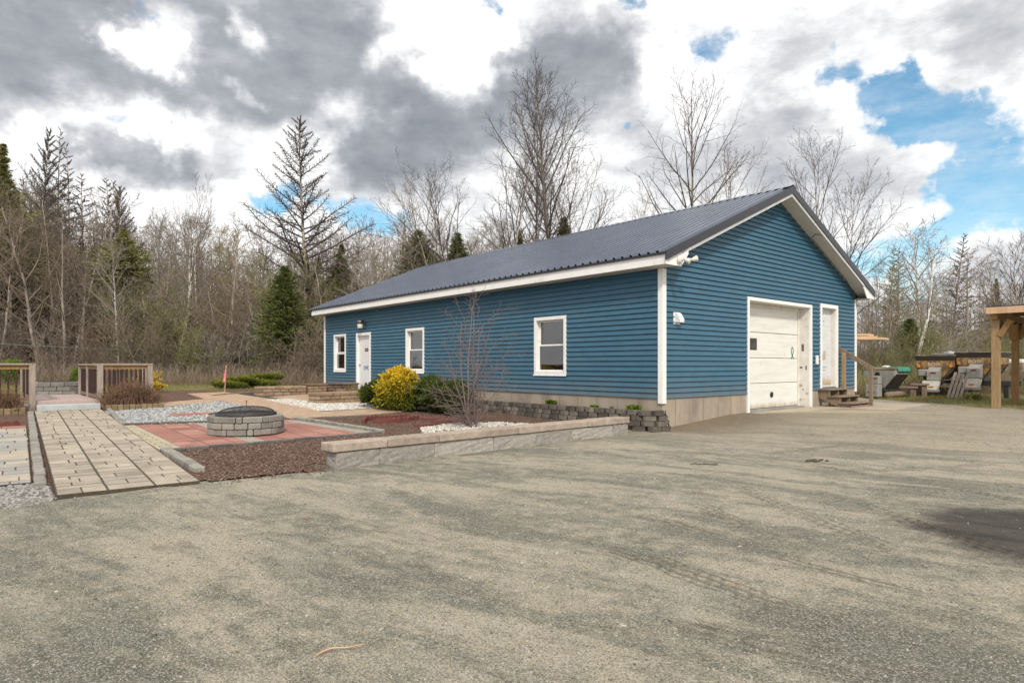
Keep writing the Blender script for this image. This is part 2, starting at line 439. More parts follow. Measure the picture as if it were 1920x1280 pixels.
M['amber'] = pm('amber_lens', (.65,.25,.02), .25)
M['redlens'] = pm('dark_red_lens', (.16,.012,.012), .3)
M['decal'] = pm('white_decal', (.62,.56,.46), .6)
M['tarp'] = pm('green_tarp', (.02,.19,.12), .5, .3, 5, .5, 14)
M['blacktarp'] = pm('black_tarp', (.018,.018,.02), .35, .2, 5, .6, 9)
M['steelblack'] = pm('black_steel', (.03,.028,.027), .6, .2, 4)
M['jug'] = pm('pale_plastic', (.6,.6,.52), .5)
M['screen'] = mesh_screen_mat('spark_screen_mesh')
M['pink'] = pm('pink_ribbon', (.75,.2,.28), .6)
M['lath'] = pm('wood_lath', (.5,.33,.2), .8, .2, 9)
M['wire'] = pm('dark_cable', (.05,.05,.05), .6)
M['rope'] = pm('green_rope', (.13,.19,.14), .7)
M['bark'] = pm('grey_brown_bark', (.34,.29,.24), .9, .25, 3, .4, 25, rnd=.25, stretch=(1,1,.35))
M['twig'] = pm('brown_twig', (.215,.165,.125), .9, .2, 1.5, rnd=.3)
M['greytwig'] = pm('grey_twig', (.27,.228,.188), .9, .2, 1.5, rnd=.3)
M['olive'] = pm('olive_twig', (.22,.205,.085), .9, .25, 1.5, rnd=.3)
M['bigbark'] = pm('pale_poplar_bark', (.20,.175,.135), .9, .22, 2, .4, 20, stretch=(1,1,.4), c2=(.11,.095,.08), c2scale=1.2)
M['bigtwig'] = pm('dark_poplar_twig', (.11,.088,.078), .9, .2, 1.5)
M['larchtwig'] = pm('larch_twig', (.10,.08,.068), .9, .2, 1.5, rnd=.2)
M['needle'] = leaf_mat('spruce_needle', (.085,.12,.03), (.27,.31,.09))
M['pineneedle'] = leaf_mat('pine_needle', (.20,.205,.07), (.44,.41,.17))
M['redtwig'] = pm('reddish_twig', (.20,.115,.078), .85, .25, 6)
M['shrubtwig'] = pm('violet_grey_twig', (.17,.125,.115), .7, .2, 9)
M['yewleaf'] = leaf_mat('dark_shrub_leaf', (.035,.06,.012), (.15,.19,.035))
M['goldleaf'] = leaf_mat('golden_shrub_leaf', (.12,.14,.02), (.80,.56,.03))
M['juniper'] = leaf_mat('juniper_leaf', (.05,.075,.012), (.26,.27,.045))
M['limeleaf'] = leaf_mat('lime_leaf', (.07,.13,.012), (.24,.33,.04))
M['forsythia'] = leaf_mat('yellow_blossom', (.5,.36,.02), (.8,.58,.03))
M['dryleaf'] = leaf_mat('dry_russet_leaf', (.13,.075,.035), (.3,.19,.06))
M['grassblade'] = leaf_mat('grass_blade', (.15,.155,.042), (.40,.36,.135))
M['drygrass'] = leaf_mat('dry_grass', (.24,.18,.115), (.42,.33,.22))
M['mulchchip'] = two_tone('mulch_chip', (.085,.046,.034), (.42,.30,.23), .9, .15, 9, 0)
M['blackchip'] = pm('black_mulch', (.03,.028,.028), .9, .4, 25, .7, 60, world=True)
M['greystone'] = two_tone('grey_gravel_stone', (.17,.175,.175), (.60,.60,.585), .85, .1, 9, .2)
M['whitestone'] = two_tone('white_gravel_stone', (.36,.33,.29), (.80,.77,.71), .8, .06, 9, .2)
M['crushed'] = two_tone('crushed_stone', (.15,.145,.14), (.46,.43,.40), .9, .1, 9, .2)
M['pebble'] = two_tone('lot_pebble', (.12,.115,.095), (.5,.46,.4), .9, .1, 9, 0)
M['deadleaf'] = pm('dead_leaf', (.36,.17,.08), .8, .25, 30)
# ---------------------------------------------------------------- camera, world, sun
cam = bpy.data.cameras.new('camera'); cam.sensor_width = 36; cam.lens = 36*F/1920
cam.shift_y = (HY - 640)/1920; cam.clip_end = 3000; cam.clip_start = .05
co = bpy.data.objects.new('camera', cam); col.objects.link(co)
co.location = (0,0,H); co.rotation_euler = (R(90),0,0); scene.camera = co
scene.view_settings.view_transform = 'Standard'; scene.view_settings.look = 'None'
scene.view_settings.exposure = .12; scene.view_settings.gamma = 1
scene.cycles.max_bounces = 6; scene.cycles.diffuse_bounces = 3; scene.cycles.glossy_bounces = 3
scene.cycles.transparent_max_bounces = 12; scene.cycles.use_denoising = True
SUN_EL, SUN_AZ = R(41), R(171)       # azimuth clockwise from +Y: behind the camera, to the right
sd = bpy.data.lights.new('sun', 'SUN'); sd.energy = 2.7; sd.angle = R(6.5); sd.color = (1, .94, .83)
so = bpy.data.objects.new('sun', sd); col.objects.link(so)
sv = Vector((math.sin(SUN_AZ)*math.cos(SUN_EL), math.cos(SUN_AZ)*math.cos(SUN_EL), math.sin(SUN_EL)))
so.rotation_euler = sv.to_track_quat('Z', 'Y').to_euler(); so.location = (0,0,30)

w = bpy.data.worlds.new('World'); scene.world = w; w.use_nodes = True
N = NT(w.node_tree)
bg = w.node_tree.nodes['Background']; bg.inputs['Strength'].default_value = .1
sky = N.new('ShaderNodeTexSky'); sky.sky_type = 'NISHITA'; sky.sun_disc = False
sky.sun_elevation = SUN_EL; sky.sun_rotation = SUN_AZ; sky.air_density = 1.0; sky.dust_density = .3; sky.ozone_density = 2.0
gen = N.new('ShaderNodeTexCoord').outputs['Generated']
wn = N.noise(gen, 5.5, 5, .6)
wv = N.new('ShaderNodeVectorMath'); wv.operation = 'SUBTRACT'; N.link(wn.outputs['Color'], wv.inputs[0]); wv.inputs[1].default_value = (.5,.5,.5)
ws = N.new('ShaderNodeVectorMath'); ws.operation = 'MULTIPLY_ADD'; N.link(wv.outputs[0], ws.inputs[0]); ws.inputs[1].default_value = (.14,.14,.11); N.link(gen, ws.inputs[2])
wv2 = N.noise(gen, 22, 5, .62)
wv3 = N.new('ShaderNodeVectorMath'); wv3.operation = 'SUBTRACT'; N.link(wv2.outputs['Color'], wv3.inputs[0]); wv3.inputs[1].default_value = (.5,.5,.5)
ws2 = N.new('ShaderNodeVectorMath'); ws2.operation = 'MULTIPLY_ADD'; N.link(wv3.outputs[0], ws2.inputs[0]); ws2.inputs[1].default_value = (.06,.06,.05); N.link(ws.outputs[0], ws2.inputs[2])
wsq = N.new('ShaderNodeVectorMath'); wsq.operation = 'MULTIPLY'; N.link(ws2.outputs[0], wsq.inputs[0]); wsq.inputs[1].default_value = (1,1,1.5)
WARP = wsq.outputs[0]
def blob_sum(bl, soft):
    acc = None
    for u, v, r, wt in bl:
        d = Vector(((u-CX)/F, 1, (HY-v)/F)); ln = d.length; d.normalize()
        n = N.new('ShaderNodeVectorMath'); n.operation = 'DISTANCE'; N.link(WARP, n.inputs[0]); n.inputs[1].default_value = (d.x, d.y, d.z*1.5)
        k = N.ramp(n.outputs['Value'], 1.2*r/F/ln*soft, 1.2*r/F/ln*.15, 0, wt)
        acc = k if acc is None else N.math('ADD', acc, k)
    return acc
BLUE = [(1700,175,95,1),(1780,235,110,1),(1640,165,55,.9),(1870,310,120,1),(1900,390,110,1),(1790,345,60,.8),(1860,420,90,.6),(1740,425,60,.4),(1690,255,45,.8),
        (1770,285,60,-.7),(1700,320,70,-.8),(1850,455,70,-.9),(1875,90,120,-1.2),(1620,260,60,-.5),
        (1555,140,42,.8),(1340,98,45,.75),(1185,12,38,.8),(1203,48,16,.7),(1545,92,24,.6),(920,4,34,.8),(1155,255,22,.7),(1212,205,18,.6),(1222,240,14,.6),
        (282,55,38,.55),(90,232,34,.7),(205,243,26,.6),(560,388,42,.75),(480,384,36,.7),(520,384,36,.6),(620,402,36,.6),(690,408,60,.75),(745,415,30,.5),(1560,45,24,.5),(1270,72,14,.5),
        (1660,480,60,.55),(1620,510,40,.5),(1750,490,80,.6),(1700,560,60,.5),(1790,200,80,.4),(300,245,12,.5)]
DARK = [(60,60,170,.8),(200,0,120,.7),(110,140,120,.8),(330,150,120,.8),(450,185,110,.7),(540,110,115,.8),(640,150,120,.9),(740,160,110,.85),(480,15,150,.6),(660,20,120,.6),(300,15,90,.5),
        (780,245,115,.9),(690,270,100,.6),(880,215,80,.7),(1060,110,90,.75),(1140,120,90,.8),(980,140,90,.6),(1010,215,80,.6),(230,310,65,.8),(290,335,60,.7),(180,290,50,.6),(120,330,40,.3),(640,330,80,.35),
        (740,335,80,.5),(1460,215,60,.55),(1330,265,120,.3),(1500,320,120,.35),(1870,70,120,.45),(0,240,40,.7),(1130,210,80,.55),(1210,310,90,.4),(850,60,60,.25),(400,300,60,.25),(1460,120,60,.3),(1640,330,60,.25),(1840,500,70,.25),(1580,60,60,.2)]
GAPS = [(236,92,56,.85),(312,112,60,.95),(335,58,52,.6),(195,78,36,.5),(290,140,40,.5),(170,235,95,.6),(60,275,70,.5),(650,215,60,.8),(860,150,65,1),(800,75,95,1),(700,90,45,.6),(460,50,34,.7),(455,165,28,.5),(300,262,55,.6),(560,300,90,.6),(420,250,70,.35),(920,60,60,.6),(1240,150,80,.5),(740,215,30,.4)]
gs = N.mapping(gen, 0, (1,1,2.1))
cn = N.noise(gs, 9, 9, .66); cn2 = N.noise(gs, 3.6, 10, .64, .25); cn3 = N.noise(gs, 15, 8, .62)
blue = N.math('ADD', N.math('MINIMUM', blob_sum(BLUE, 1.2), 1.0), N.math('MULTIPLY', N.math('SUBTRACT', cn.outputs[0], .5), 1.7))
blue = N.math('MULTIPLY', N.ramp(blue, .26, .92), N.ramp(N.noise(N.mapping(gen, 0, (1,1,3)), 8, 7, .65).outputs[0], .35, .65, .98, .74))
dark = N.math('ADD', .12, N.math('ADD', N.math('SUBTRACT', N.math('MINIMUM', blob_sum(DARK, 1.45), 1.05), N.math('MULTIPLY', blob_sum(GAPS, 1.3), 1.2)), N.math('ADD', N.math('MULTIPLY', N.math('SUBTRACT', cn2.outputs[0], .5), 1.9), N.math('MULTIPLY', N.math('SUBTRACT', cn3.outputs[0], .5), 1.25))))
cl = N.new('ShaderNodeValToRGB'); N.link(N.math('MULTIPLY', dark, .47, clamp=True), cl.inputs[0])
e = cl.color_ramp.elements
e[0].position = 0.0; e[0].color = (10.4,10.4,10.4,1); e[1].position = 1.0; e[1].color = (1.85,2.08,2.45,1)
for pos, c in ((.10,(9.4,9.45,9.5)),(.26,(6.5,6.6,6.85)),(.48,(4.0,4.22,4.6)),(.74,(2.65,2.9,3.28))):
    k = e.new(pos); k.color = (*c,1)
skyc = N.mix(1.0, sky.outputs[0], (1.0,1.5,1.46), 'MULTIPLY')
wcol = N.mix(blue, cl.outputs[0], skyc)
N.link(wcol, bg.inputs['Color'])

# ---------------------------------------------------------------- the ground
rs = np.random.RandomState(11)
def axis(dense0, dense1, step, lo, hi):
    a = list(np.arange(dense0, dense1 + 1e-6, step)); d = step
    x = a[-1]
    while x < hi: d *= 1.22; x += d; a.append(x)
    x = a[0]; d = step; pre = []
    while x > lo: d *= 1.22; x -= d; pre.append(x)
    return np.array(pre[::-1] + a)
xs, ys = axis(-14, 17, .13, -600, 700), axis(1.6, 24, .13, -60, 900)
def vnoise(x, y, sc, seed):
    r = np.random.RandomState(seed); g = r.rand(64,64)
    x = np.asarray(x)*sc; y = np.asarray(y)*sc; xi = np.floor(x).astype(int); yi = np.floor(y).astype(int)
    fx, fy = x-xi, y-yi; fx = fx*fx*(3-2*fx); fy = fy*fy*(3-2*fy)
    G = lambda a, b: g[a % 64, b % 64]
    return (G(xi,yi)*(1-fx)+G(xi+1,yi)*fx)*(1-fy) + (G(xi,yi+1)*(1-fx)+G(xi+1,yi+1)*fx)*fy
def verge(s, t):      # >0 on the grass right of the lot
    return s - .58*t - 12.75 if t > -20 else -1
def zones(x, y):
    s, t = st(x, y)
    litter = sm(y, 30, 34) if s < 2 else sm(y, 28, 31)
    if s > 9: litter = max(litter, 0) 
    grass = 0.0
    if -1 < s or t > 19: pass
    if t > 16.2 and s < 3: grass = sm(t, 17.2, 18.2)
    if s < -10.8 and t > 9: grass = max(grass, sm(-s, 11.5, 13))
    if s > 6: grass = max(grass, sm(verge(s, t), -.25, .45))
    if t > 17.5: grass = 1.0
    return litter, grass
XX, YY = np.meshgrid(xs, ys); Z = np.zeros_like(XX); LIT = np.zeros_like(XX); GRA = np.zeros_like(XX)
for j in range(XX.shape[0]):
    for i in range(XX.shape[1]):
        x, y = XX[j,i], YY[j,i]
        Z[j,i] = gz(x, y); LIT[j,i], GRA[j,i] = zones(x, y)
SS = (XX-C0[0])*GX + (YY-C0[1])*GY; TT = (XX-C0[0])*LX + (YY-C0[1])*LY
lotm = ((SS > .05) | (TT < -.5)).astype(float)
und = (vnoise(XX,YY,.55,1)-.5)*.05 + (vnoise(XX,YY,1.6,2)-.5)*.022 + (vnoise(XX,YY,4,3)-.5)*.008
near = np.clip((XX**2+YY**2)**.5/60, 0, 1)
Z += np.where(lotm > 0, und*np.clip(1.3-np.abs(SS-5)/60,0,1), -.012 + (und-.02)*.2)
# low ridges of soil heaped along the gable foundation
Z += .05*np.exp(-((TT+.12)/.22)**2)*((SS > .3) & (SS < 3.3))*vnoise(XX,YY,2.2,5)
nv = XX.shape
idx = np.arange(nv[0]*nv[1]).reshape(nv)
Fq = np.stack([idx[:-1,:-1], idx[:-1,1:], idx[1:,1:], idx[1:,:-1]], -1).reshape(-1,4)

def ground_mat():
    m, N, p = base_mat('gravel_lot')
    pos = N.new('ShaderNodeNewGeometry').outputs['Position']
    rot = N.mapping(pos, -R(-38))                      # streaks run along the wheel tracks
    flat = N.mapping(rot, 0, (.35,1.5,1))
    a = N.noise(flat, 1.1, 7, .68, .6)
    b = N.noise(pos, .55, 6, .6)
    f = N.math('ADD', N.math('MULTIPLY', a.outputs[0], .75), N.math('MULTIPLY', b.outputs[0], .45))
    mm = N.noise(pos, 5.5, 6, .72)
    f = N.math('ADD', f, N.math('MULTIPLY', N.math('SUBTRACT', mm.outputs[0], .5), .40))
    cc = N.mix(N.ramp(f, .49, .70), (.175,.170,.125), (.50,.43,.315))
    g = N.noise(N.mapping(rot, 0, (.55,1.2,1)), 1.15, 7, .72)
    cc = N.mix(N.math('MULTIPLY', N.ramp(g.outputs[0], .52, .70), .7), cc, (.135,.155,.118))
    d = N.noise(flat, 2.6, 8, .76)
    cc = N.mix(N.math('MULTIPLY', N.ramp(d.outputs[0], .53, .68), .7), cc, (.135,.11,.073))
    d2 = N.noise(N.mapping(rot, 0, (.5,1.3,1), (7,3,0)), .9, 7, .7)
    cc = N.mix(N.math('MULTIPLY', N.ramp(d2.outputs[0], .55, .68), .6), cc, (.52,.47,.375))
    # warmer, sandier towards the far right
    sx = N.new('ShaderNodeSeparateXYZ'); N.link(pos, sx.inputs[0])
    far = N.ramp(N.math('ADD', N.math('MULTIPLY', sx.outputs[0], .5), sx.outputs[1]), 9.5, 17)
    n5 = N.noise(N.mapping(pos, -R(10), (.25,1.6,1)), 1.2, 6, .65)
    cc = N.mix(N.math('MULTIPLY', far, N.ramp(n5.outputs[0], .25, .65, .25, .75)), cc, (.42,.335,.225))
    cl_ = N.noise(pos, 26, 5, .7)
    cc = N.mix(N.math('MULTIPLY', N.ramp(cl_.outputs[0], .60, .70), .65), cc, (.10,.085,.06))
    cc = N.mix(N.math('MULTIPLY', N.ramp(cl_.outputs[0], .40, .30), .5), cc, (.55,.50,.41))
    # fine grit
    v1 = N.new('ShaderNodeTexVoronoi'); v1.inputs['Scale'].default_value = 150; N.link(pos, v1.inputs['Vector'])
    sepc = N.new('ShaderNodeSeparateColor'); N.link(v1.outputs['Color'], sepc.inputs[0])
    v2 = N.new('ShaderNodeTexVoronoi'); v2.inputs['Scale'].default_value = 70; N.link(pos, v2.inputs['Vector'])
    sepd = N.new('ShaderNodeSeparateColor'); N.link(v2.outputs['Color'], sepd.inputs[0])
    cc = N.mix(N.math('MULTIPLY', N.ramp(sepc.outputs[0], .5, 1.0, smooth=False), .85), cc, N.mix(.6, cc, (.80,.76,.68)))
    cc = N.mix(N.math('MULTIPLY', N.ramp(sepc.outputs[1], .45, 1.0, smooth=False), .85), cc, N.mix(.75, cc, (.05,.048,.04)))
    cc = N.mix(N.ramp(sepd.outputs[0], .955, .975), cc, N.mix(sepd.outputs[1], (.5,.47,.41), (.17,.165,.15)))
    sq = N.mapping(pos, 0, (1,1,0), (-8.6,-16.15,0))
    sq = N.mapping(sq, -R(20), (.40,1.5,1))
    sl_ = N.new('ShaderNodeVectorMath'); sl_.operation = 'LENGTH'; N.link(sq, sl_.inputs[0])
    cc = N.mix(N.math('MULTIPLY', N.ramp(N.math('ADD', sl_.outputs['Value'], N.math('MULTIPLY', N.math('SUBTRACT', mm.outputs[0], .5), 1.2)), 1.1, .25), .75), cc, (.54,.455,.32))
    stq = N.new('ShaderNodeMapping'); stq.vector_type = 'TEXTURE'; stq.inputs['Location'].default_value = (C0[0],C0[1],0); stq.inputs['Rotation'].default_value = (0,0,ANG); N.link(pos, stq.inputs['Vector'])
    sst = N.new('ShaderNodeSeparateXYZ'); N.link(stq.outputs[0], sst.inputs[0])
    tn = N.math('ADD', sst.outputs[1], N.math('MULTIPLY', N.math('SUBTRACT', mm.outputs[0], .5), 2.6))
    dirt = N.math('MULTIPLY', N.math('MULTIPLY', N.ramp(tn, -2.2, -.2), N.ramp(sst.outputs[0], -.6, .4)), N.ramp(sst.outputs[0], 5.6, 2.6))
    cc = N.mix(N.math('MULTIPLY', dirt, .8), cc, (.215,.165,.11))
    # damp dark patch at the right
    wp = N.new('ShaderNodeVectorMath'); wp.operation = 'MULTIPLY_ADD'
    nw = N.noise(rot, 2.0, 8, .75); N.link(nw.outputs['Color'], wp.inputs[0]); wp.inputs[1].default_value = (.9,.9,0); N.link(pos, wp.inputs[2])
    wl = N.mapping(wp.outputs[0], 0, (1,1,0), (-4.72,-5.22,0))
    wr = N.mapping(wl, R(18), (.95,1.05,1))
    ln = N.new('ShaderNodeVectorMath'); ln.operation = 'LENGTH'; N.link(wr, ln.inputs[0])
    wet = N.ramp(ln.outputs['Value'], 1.25, .8)
    cc = N.mix(N.math('MULTIPLY', wet, N.ramp(d.outputs[0], .3, .6, .99, .82)), cc, (.032,.027,.021))
    # wheel tracks: bands of tread ridges pressed into the gravel
    bump_tr = None; trk = None
    for (ua, va, ub, vb, wd) in ((1290,935,1560,1060,.13),(1340,895,1790,1075,.12),(1480,905,1990,1075,.13),(1640,880,1990,960,.12),(1500,862,1700,905,.08),(1240,1160,1750,1290,.12),(1790,905,1960,930,.08),(1060,990,1700,1225,.13),(1180,960,1840,1150,.10),(1400,850,1640,830,.12),(1480,885,1900,865,.12)):
        A, B = gp(ua,va), gp(ub,vb); dx, dy = B[0]-A[0], B[1]-A[1]; L_ = math.hypot(dx,dy); an = math.atan2(dy,dx)
        q = N.new('ShaderNodeMapping'); q.vector_type = 'TEXTURE'; q.inputs['Location'].default_value = (A[0],A[1],0); q.inputs['Rotation'].default_value = (0,0,an)
        N.link(wp.outputs[0] if False else pos, q.inputs['Vector'])
        sp = N.new('ShaderNodeSeparateXYZ'); N.link(q.outputs[0], sp.inputs[0])
        wob = N.math('MULTIPLY', N.math('SUBTRACT', b.outputs[0], .5), .5)
        yy = N.math('ADD', sp.outputs[1], wob)
        band = N.ramp(N.math('ABSOLUTE', yy), wd, wd*.75)
        along = N.math('MULTIPLY', N.ramp(sp.outputs[0], 0, L_*.25), N.ramp(sp.outputs[0], L_, L_*.75))
        mk = N.math('MULTIPLY', N.math('MULTIPLY', band, along), N.ramp(a.outputs[0], .4, .55, .25, 1))
        wv_ = N.math('SINE', N.math('MULTIPLY', yy, 78.0))
        lug = N.math('SINE', N.math('ADD', N.math('MULTIPLY', sp.outputs[0], 60.0), N.math('MULTIPLY', yy, 40.0)))
        rg = N.math('MULTIPLY', mk, N.ramp(wv_, .45, .98))
        hh = N.math('MULTIPLY', mk, N.math('SUBTRACT', N.math('ADD', N.math('MULTIPLY', wv_, .55), N.math('MULTIPLY', lug, .3)), .5))
        bump_tr = hh if bump_tr is None else N.math('ADD', bump_tr, hh)
        mk2 = N.math('ADD', N.math('MULTIPLY', mk, .14), N.math('MULTIPLY', rg, .8)); trk = mk2 if trk is None else N.math('MAXIMUM', trk, mk2)
    cc = N.mix(N.math('MULTIPLY', trk, .62), cc, (.12,.10,.065))
    # forest floor and grass
    at = N.new('ShaderNodeAttribute'); at.attribute_name = 'litter'
    ag = N.new('ShaderNodeAttribute'); ag.attribute_name = 'grass'
    en = N.noise(pos, 1.8, 5, .65)
    gm = N.ramp(N.math('ADD', ag.outputs['Fac'], N.math('MULTIPLY', N.math('SUBTRACT', en.outputs[0], .5), .8)), .4, .6)
    gcol = N.mix(N.ramp(N.noise(pos, 2.2, 5, .6).outputs[0], .35, .65), (.15,.14,.06), (.27,.225,.12))
    cc = N.mix(gm, cc, gcol)
    lm = N.ramp(N.math('ADD', at.outputs['Fac'], N.math('MULTIPLY', N.math('SUBTRACT', en.outputs[0], .5), .8)), .4, .6)
    lcol = N.mix(N.ramp(N.noise(pos, 3, 6, .65).outputs[0], .35, .65), (.09,.065,.045), (.22,.165,.115))
    cc = N.mix(lm, cc, lcol)
    N.link(cc, p.inputs['Base Color'])
    N.link(N.math('SUBTRACT', .95, N.math('MULTIPLY', wet, .25)), p.inputs['Roughness'])
    p.inputs['Specular IOR Level'].default_value = .25
    h1 = N.noise(pos, 11, 7, .75); h2 = N.noise(pos, 70, 4, .75)
    hh = N.math('ADD', N.math('MULTIPLY', h1.outputs[0], .45), N.math('MULTIPLY', h2.outputs[0], .28))
    hh = N.math('ADD', hh, N.math('MULTIPLY', v1.outputs['Distance'], -.22))
    hh = N.math('ADD', hh, N.math('MULTIPLY', bump_tr, 1.0))
    bp = N.new('ShaderNodeBump'); bp.inputs['Strength'].default_value = .9; bp.inputs['Distance'].default_value = .05
    N.link(hh, bp.inputs['Height']); N.link(bp.outputs[0], p.inputs['Normal'])
    return m
ground = np_mesh('ground', np.stack([XX.ravel(), YY.ravel(), Z.ravel()], 1), Fq, ground_mat(), smooth=True)
for nm, arr in (('litter', LIT), ('grass', GRA)):
    a_ = ground.data.attributes.new(nm, 'FLOAT', 'POINT'); a_.data.foreach_set('value', arr.ravel().astype(np.float32))
tag(ground, 'greenish grey and sandy gravel lot running back to the verge and forest floor', 'ground', kind='structure')

# distant wooded rise
def hill_mat():
    m, N, p = base_mat('wooded_hill')
    pos = N.new('ShaderNodeNewGeometry').outputs['Position']
    a = N.noise(N.mapping(pos, 0, (1,1,.35)), .35, 8, .7)
    cc = N.mix(N.ramp(a.outputs[0], .35, .65), (.06,.05,.045), (.17,.14,.125))
    N.link(cc, p.inputs['Base Color']); p.inputs['Roughness'].default_value = 1; p.inputs['Specular IOR Level'].default_value = 0
    b = N.new('ShaderNodeBump'); b.inputs['Strength'].default_value = 1; b.inputs['Distance'].default_value = 2
    N.link(a.outputs[0], b.inputs['Height']); N.link(b.outputs[0], p.inputs['Normal'])
    return m
hv, hf = [], []; nx, ny = 160, 14
for j in range(ny):
    for i in range(nx):
        x = -420 + 1000*i/(nx-1); k = j/(ny-1); y = 150 + 190*k + 25*math.sin(i*.21)
        hgt = (7.5 + 5*math.sin(i*.11+1) + 3*math.sin(i*.37) + 1.2*math.sin(i*1.7) + (9 if x > 150 else 0)*sm(x,130,220))*(sm(k,0,.6) if k < .6 else 1-.6*sm(k,.6,1))*(1.7 if x < 0 else 1.35)
        hv.append((x, y, -.3 + max(0,hgt))); 
for j in range(ny-1):
    for i in range(nx-1):
        hf.append((j*nx+i, j*nx+i+1, (j+1)*nx+i+1, (j+1)*nx+i))
tag(np_mesh('hills', hv, hf, hill_mat(), smooth=True), 'low brown wooded rise far behind the trees', 'hill', kind='structure')

# ---------------------------------------------------------------- garden surfaces
def px(*uv):
    return [st(*gp(u, v)[:2]) for u, v in uv]
def slab(name, poly, mat, up, skirt=.10, label=None, cat=None, kind='structure'):
    """flat paved area on the garden slope, from its outline in wall coordinates"""
    m = MB()
    def f(dz): return lambda s, t: (*xy(s,t), gzst(s,t)+dz)
    m.prism(poly, f(-skirt), f(up))
    o = m.build(name, mat)
    return tag(o, label, cat, kind=kind)
def in_poly(s, t, poly):
    c = False; j = len(poly)-1
    for i in range(len(poly)):
        if (poly[i][1] > t) != (poly[j][1] > t) and s < (poly[j][0]-poly[i][0])*(t-poly[i][1])/(poly[j][1]-poly[i][1]) + poly[i][0]: c = not c
        j = i
    return c
# mulch bed: its own sheet just above the soil
mx = np.arange(-16, .0, .11); mt = np.arange(-.9, 17.6, .11)
SG, TG = np.meshgrid(mx, mt)
XG = C0[0]+SG*GX+TG*LX; YG = C0[1]+SG*GY+TG*LY
edge = np.maximum(-.38,np.where(SG > -7.6, .02 + .05*(SG+7.5), -9)) + (SG <= -7.6)*1.0* (vnoise(XG,YG,1.3,7)-.5)*.45 + (vnoise(XG,YG,5,8)-.5)*.2
BLK = np.clip((vnoise(XG,YG,3.5,9)+vnoise(XG,YG,9,10)*.6-.8), -.5, .8)
ZG = .022*np.clip(TG,0,19) + .006 + np.maximum(BLK,-.2)*.03*np.clip((TG-edge)/.3,0,1)
ok = (TG > edge) & ((SG > -10.5) | (TG > .7))
ii = np.arange(SG.size).reshape(SG.shape)
cell = ok[:-1,:-1] & ok[:-1,1:] & ok[1:,1:] & ok[1:,:-1]
MFq = np.stack([ii[:-1,:-1], ii[:-1,1:], ii[1:,1:], ii[1:,:-1]], -1)[cell]
def mulch_mat():
    m, N, p = base_mat('brown_mulch')
    pos = N.new('ShaderNodeNewGeometry').outputs['Position']
    v = N.new('ShaderNodeTexVoronoi'); v.inputs['Scale'].default_value = 30; N.link(N.mapping(pos, .6, (1,2.2,1)), v.inputs['Vector'])
    sc = N.new('ShaderNodeSeparateColor'); N.link(v.outputs['Color'], sc.inputs[0])
    cc = N.mix(sc.outputs[0], (.07,.038,.029), (.26,.165,.125))
    n = N.noise(pos, 1.2, 5, .6)
    cc = N.mix(N.math('MULTIPLY', N.ramp(n.outputs[0], .5, .7), .5), cc, (.2,.145,.11))
    N.link(cc, p.inputs['Base Color']); p.inputs['Roughness'].default_value = .95; p.inputs['Specular IOR Level'].default_value = .15
    b = N.new('ShaderNodeBump'); b.inputs['Strength'].default_value = .9; b.inputs['Distance'].default_value = .03
    N.link(N.math('ADD', v.outputs['Distance'], N.noise(pos, 50, 4, .7).outputs[0]), b.inputs['Height']); N.link(b.outputs[0], p.inputs['Normal'])
    return m
tag(np_mesh('mulch_bed', np.stack([XG.ravel(), YG.ravel(), ZG.ravel()],1), MFq, mulch_mat(), smooth=True),
    'reddish brown bark mulch covering the display garden', 'mulch bed', kind='structure')

P_patio = [(-8.62,2.28),(-5.32,2.5),(-5.75,5.35),(-8.62,6.05)]
P_gravel = px((196,773),(246,800),(395,796),(520,779),(487,767),(415,753),(297,766))
P_pathA = px((352,739),(420,736),(560,757),(600,774),(720,766),(782,770),(700,778),(545,786),(520,780),(415,752.5),(384,749))
P_pathC = px((298,756.5),(385,749),(416,752.5),(300,764.5))
P_black = px((398,742.5),(486,735),(560,752),(491,752))
P_white = px((495,751),(541,748.5),(597,757.5),(694,757),(712,765),(600,772))
P_alc = px((505,745),(590,739),(690,738),(694,758),(597,758),(541,749))
P_white2 = [(-4.75,1.75),(-4.2,2.75),(-3.3,3.05),(-2.2,2.7),(-1.7,1.9),(-1.9,1.2),(-3.6,.75)]
slab('red_patio', P_patio, M['redpaver'], .03, label='square red paver patio under the fire pit', cat='patio')
slab('buff_border', [(-8.92,2.3),(-8.62,2.28),(-8.62,6.05),(-8.9,6.05)], M['borderpaver'], .033, label='buff paver strip along the left side of the red patio', cat='paving')
slab('grey_border', [(-5.6,2.47),(-5.32,2.5),(-5.75,5.35),(-6.0,5.42)], M['greypaver'], .034, label='grey paver strip along the right side of the red patio', cat='paving')
slab('grey_band', [(-7.62,2.33),(-7.36,2.34),(-7.36,5.7),(-7.62,5.78)], M['greypaver'], .034, label='grey paver band crossing the red patio beside the fire pit', cat='paving')
slab('tan_path', P_pathA, M['tanpath'], .03, label='tan herringbone path crossing the garden to the bushes', cat='path')
slab('side_path', P_pathC, M['tanpath'], .026, label='short tan path branching left behind the grey gravel', cat='path')
slab('entrance_patio', P_alc, M['tanpath'], .022, label='tan paving between the low block walls before the office door', cat='patio')
slab('gravel_base', P_gravel, pm('gravel_base', (.2,.2,.195), .95, .3, 30, .6, 60, world=True), .012, label='bed under the grey stones', cat='gravel bed')
slab('black_bed', P_black, M['blackchip'], .012, label='triangle of black mulch by the tan path', cat='mulch bed')
slab('white_base', P_white, pm('white_base', (.27,.25,.22), .95, .2, 30, .6, 60, world=True), .012, label='bed under the white stones by the tan path', cat='gravel bed')
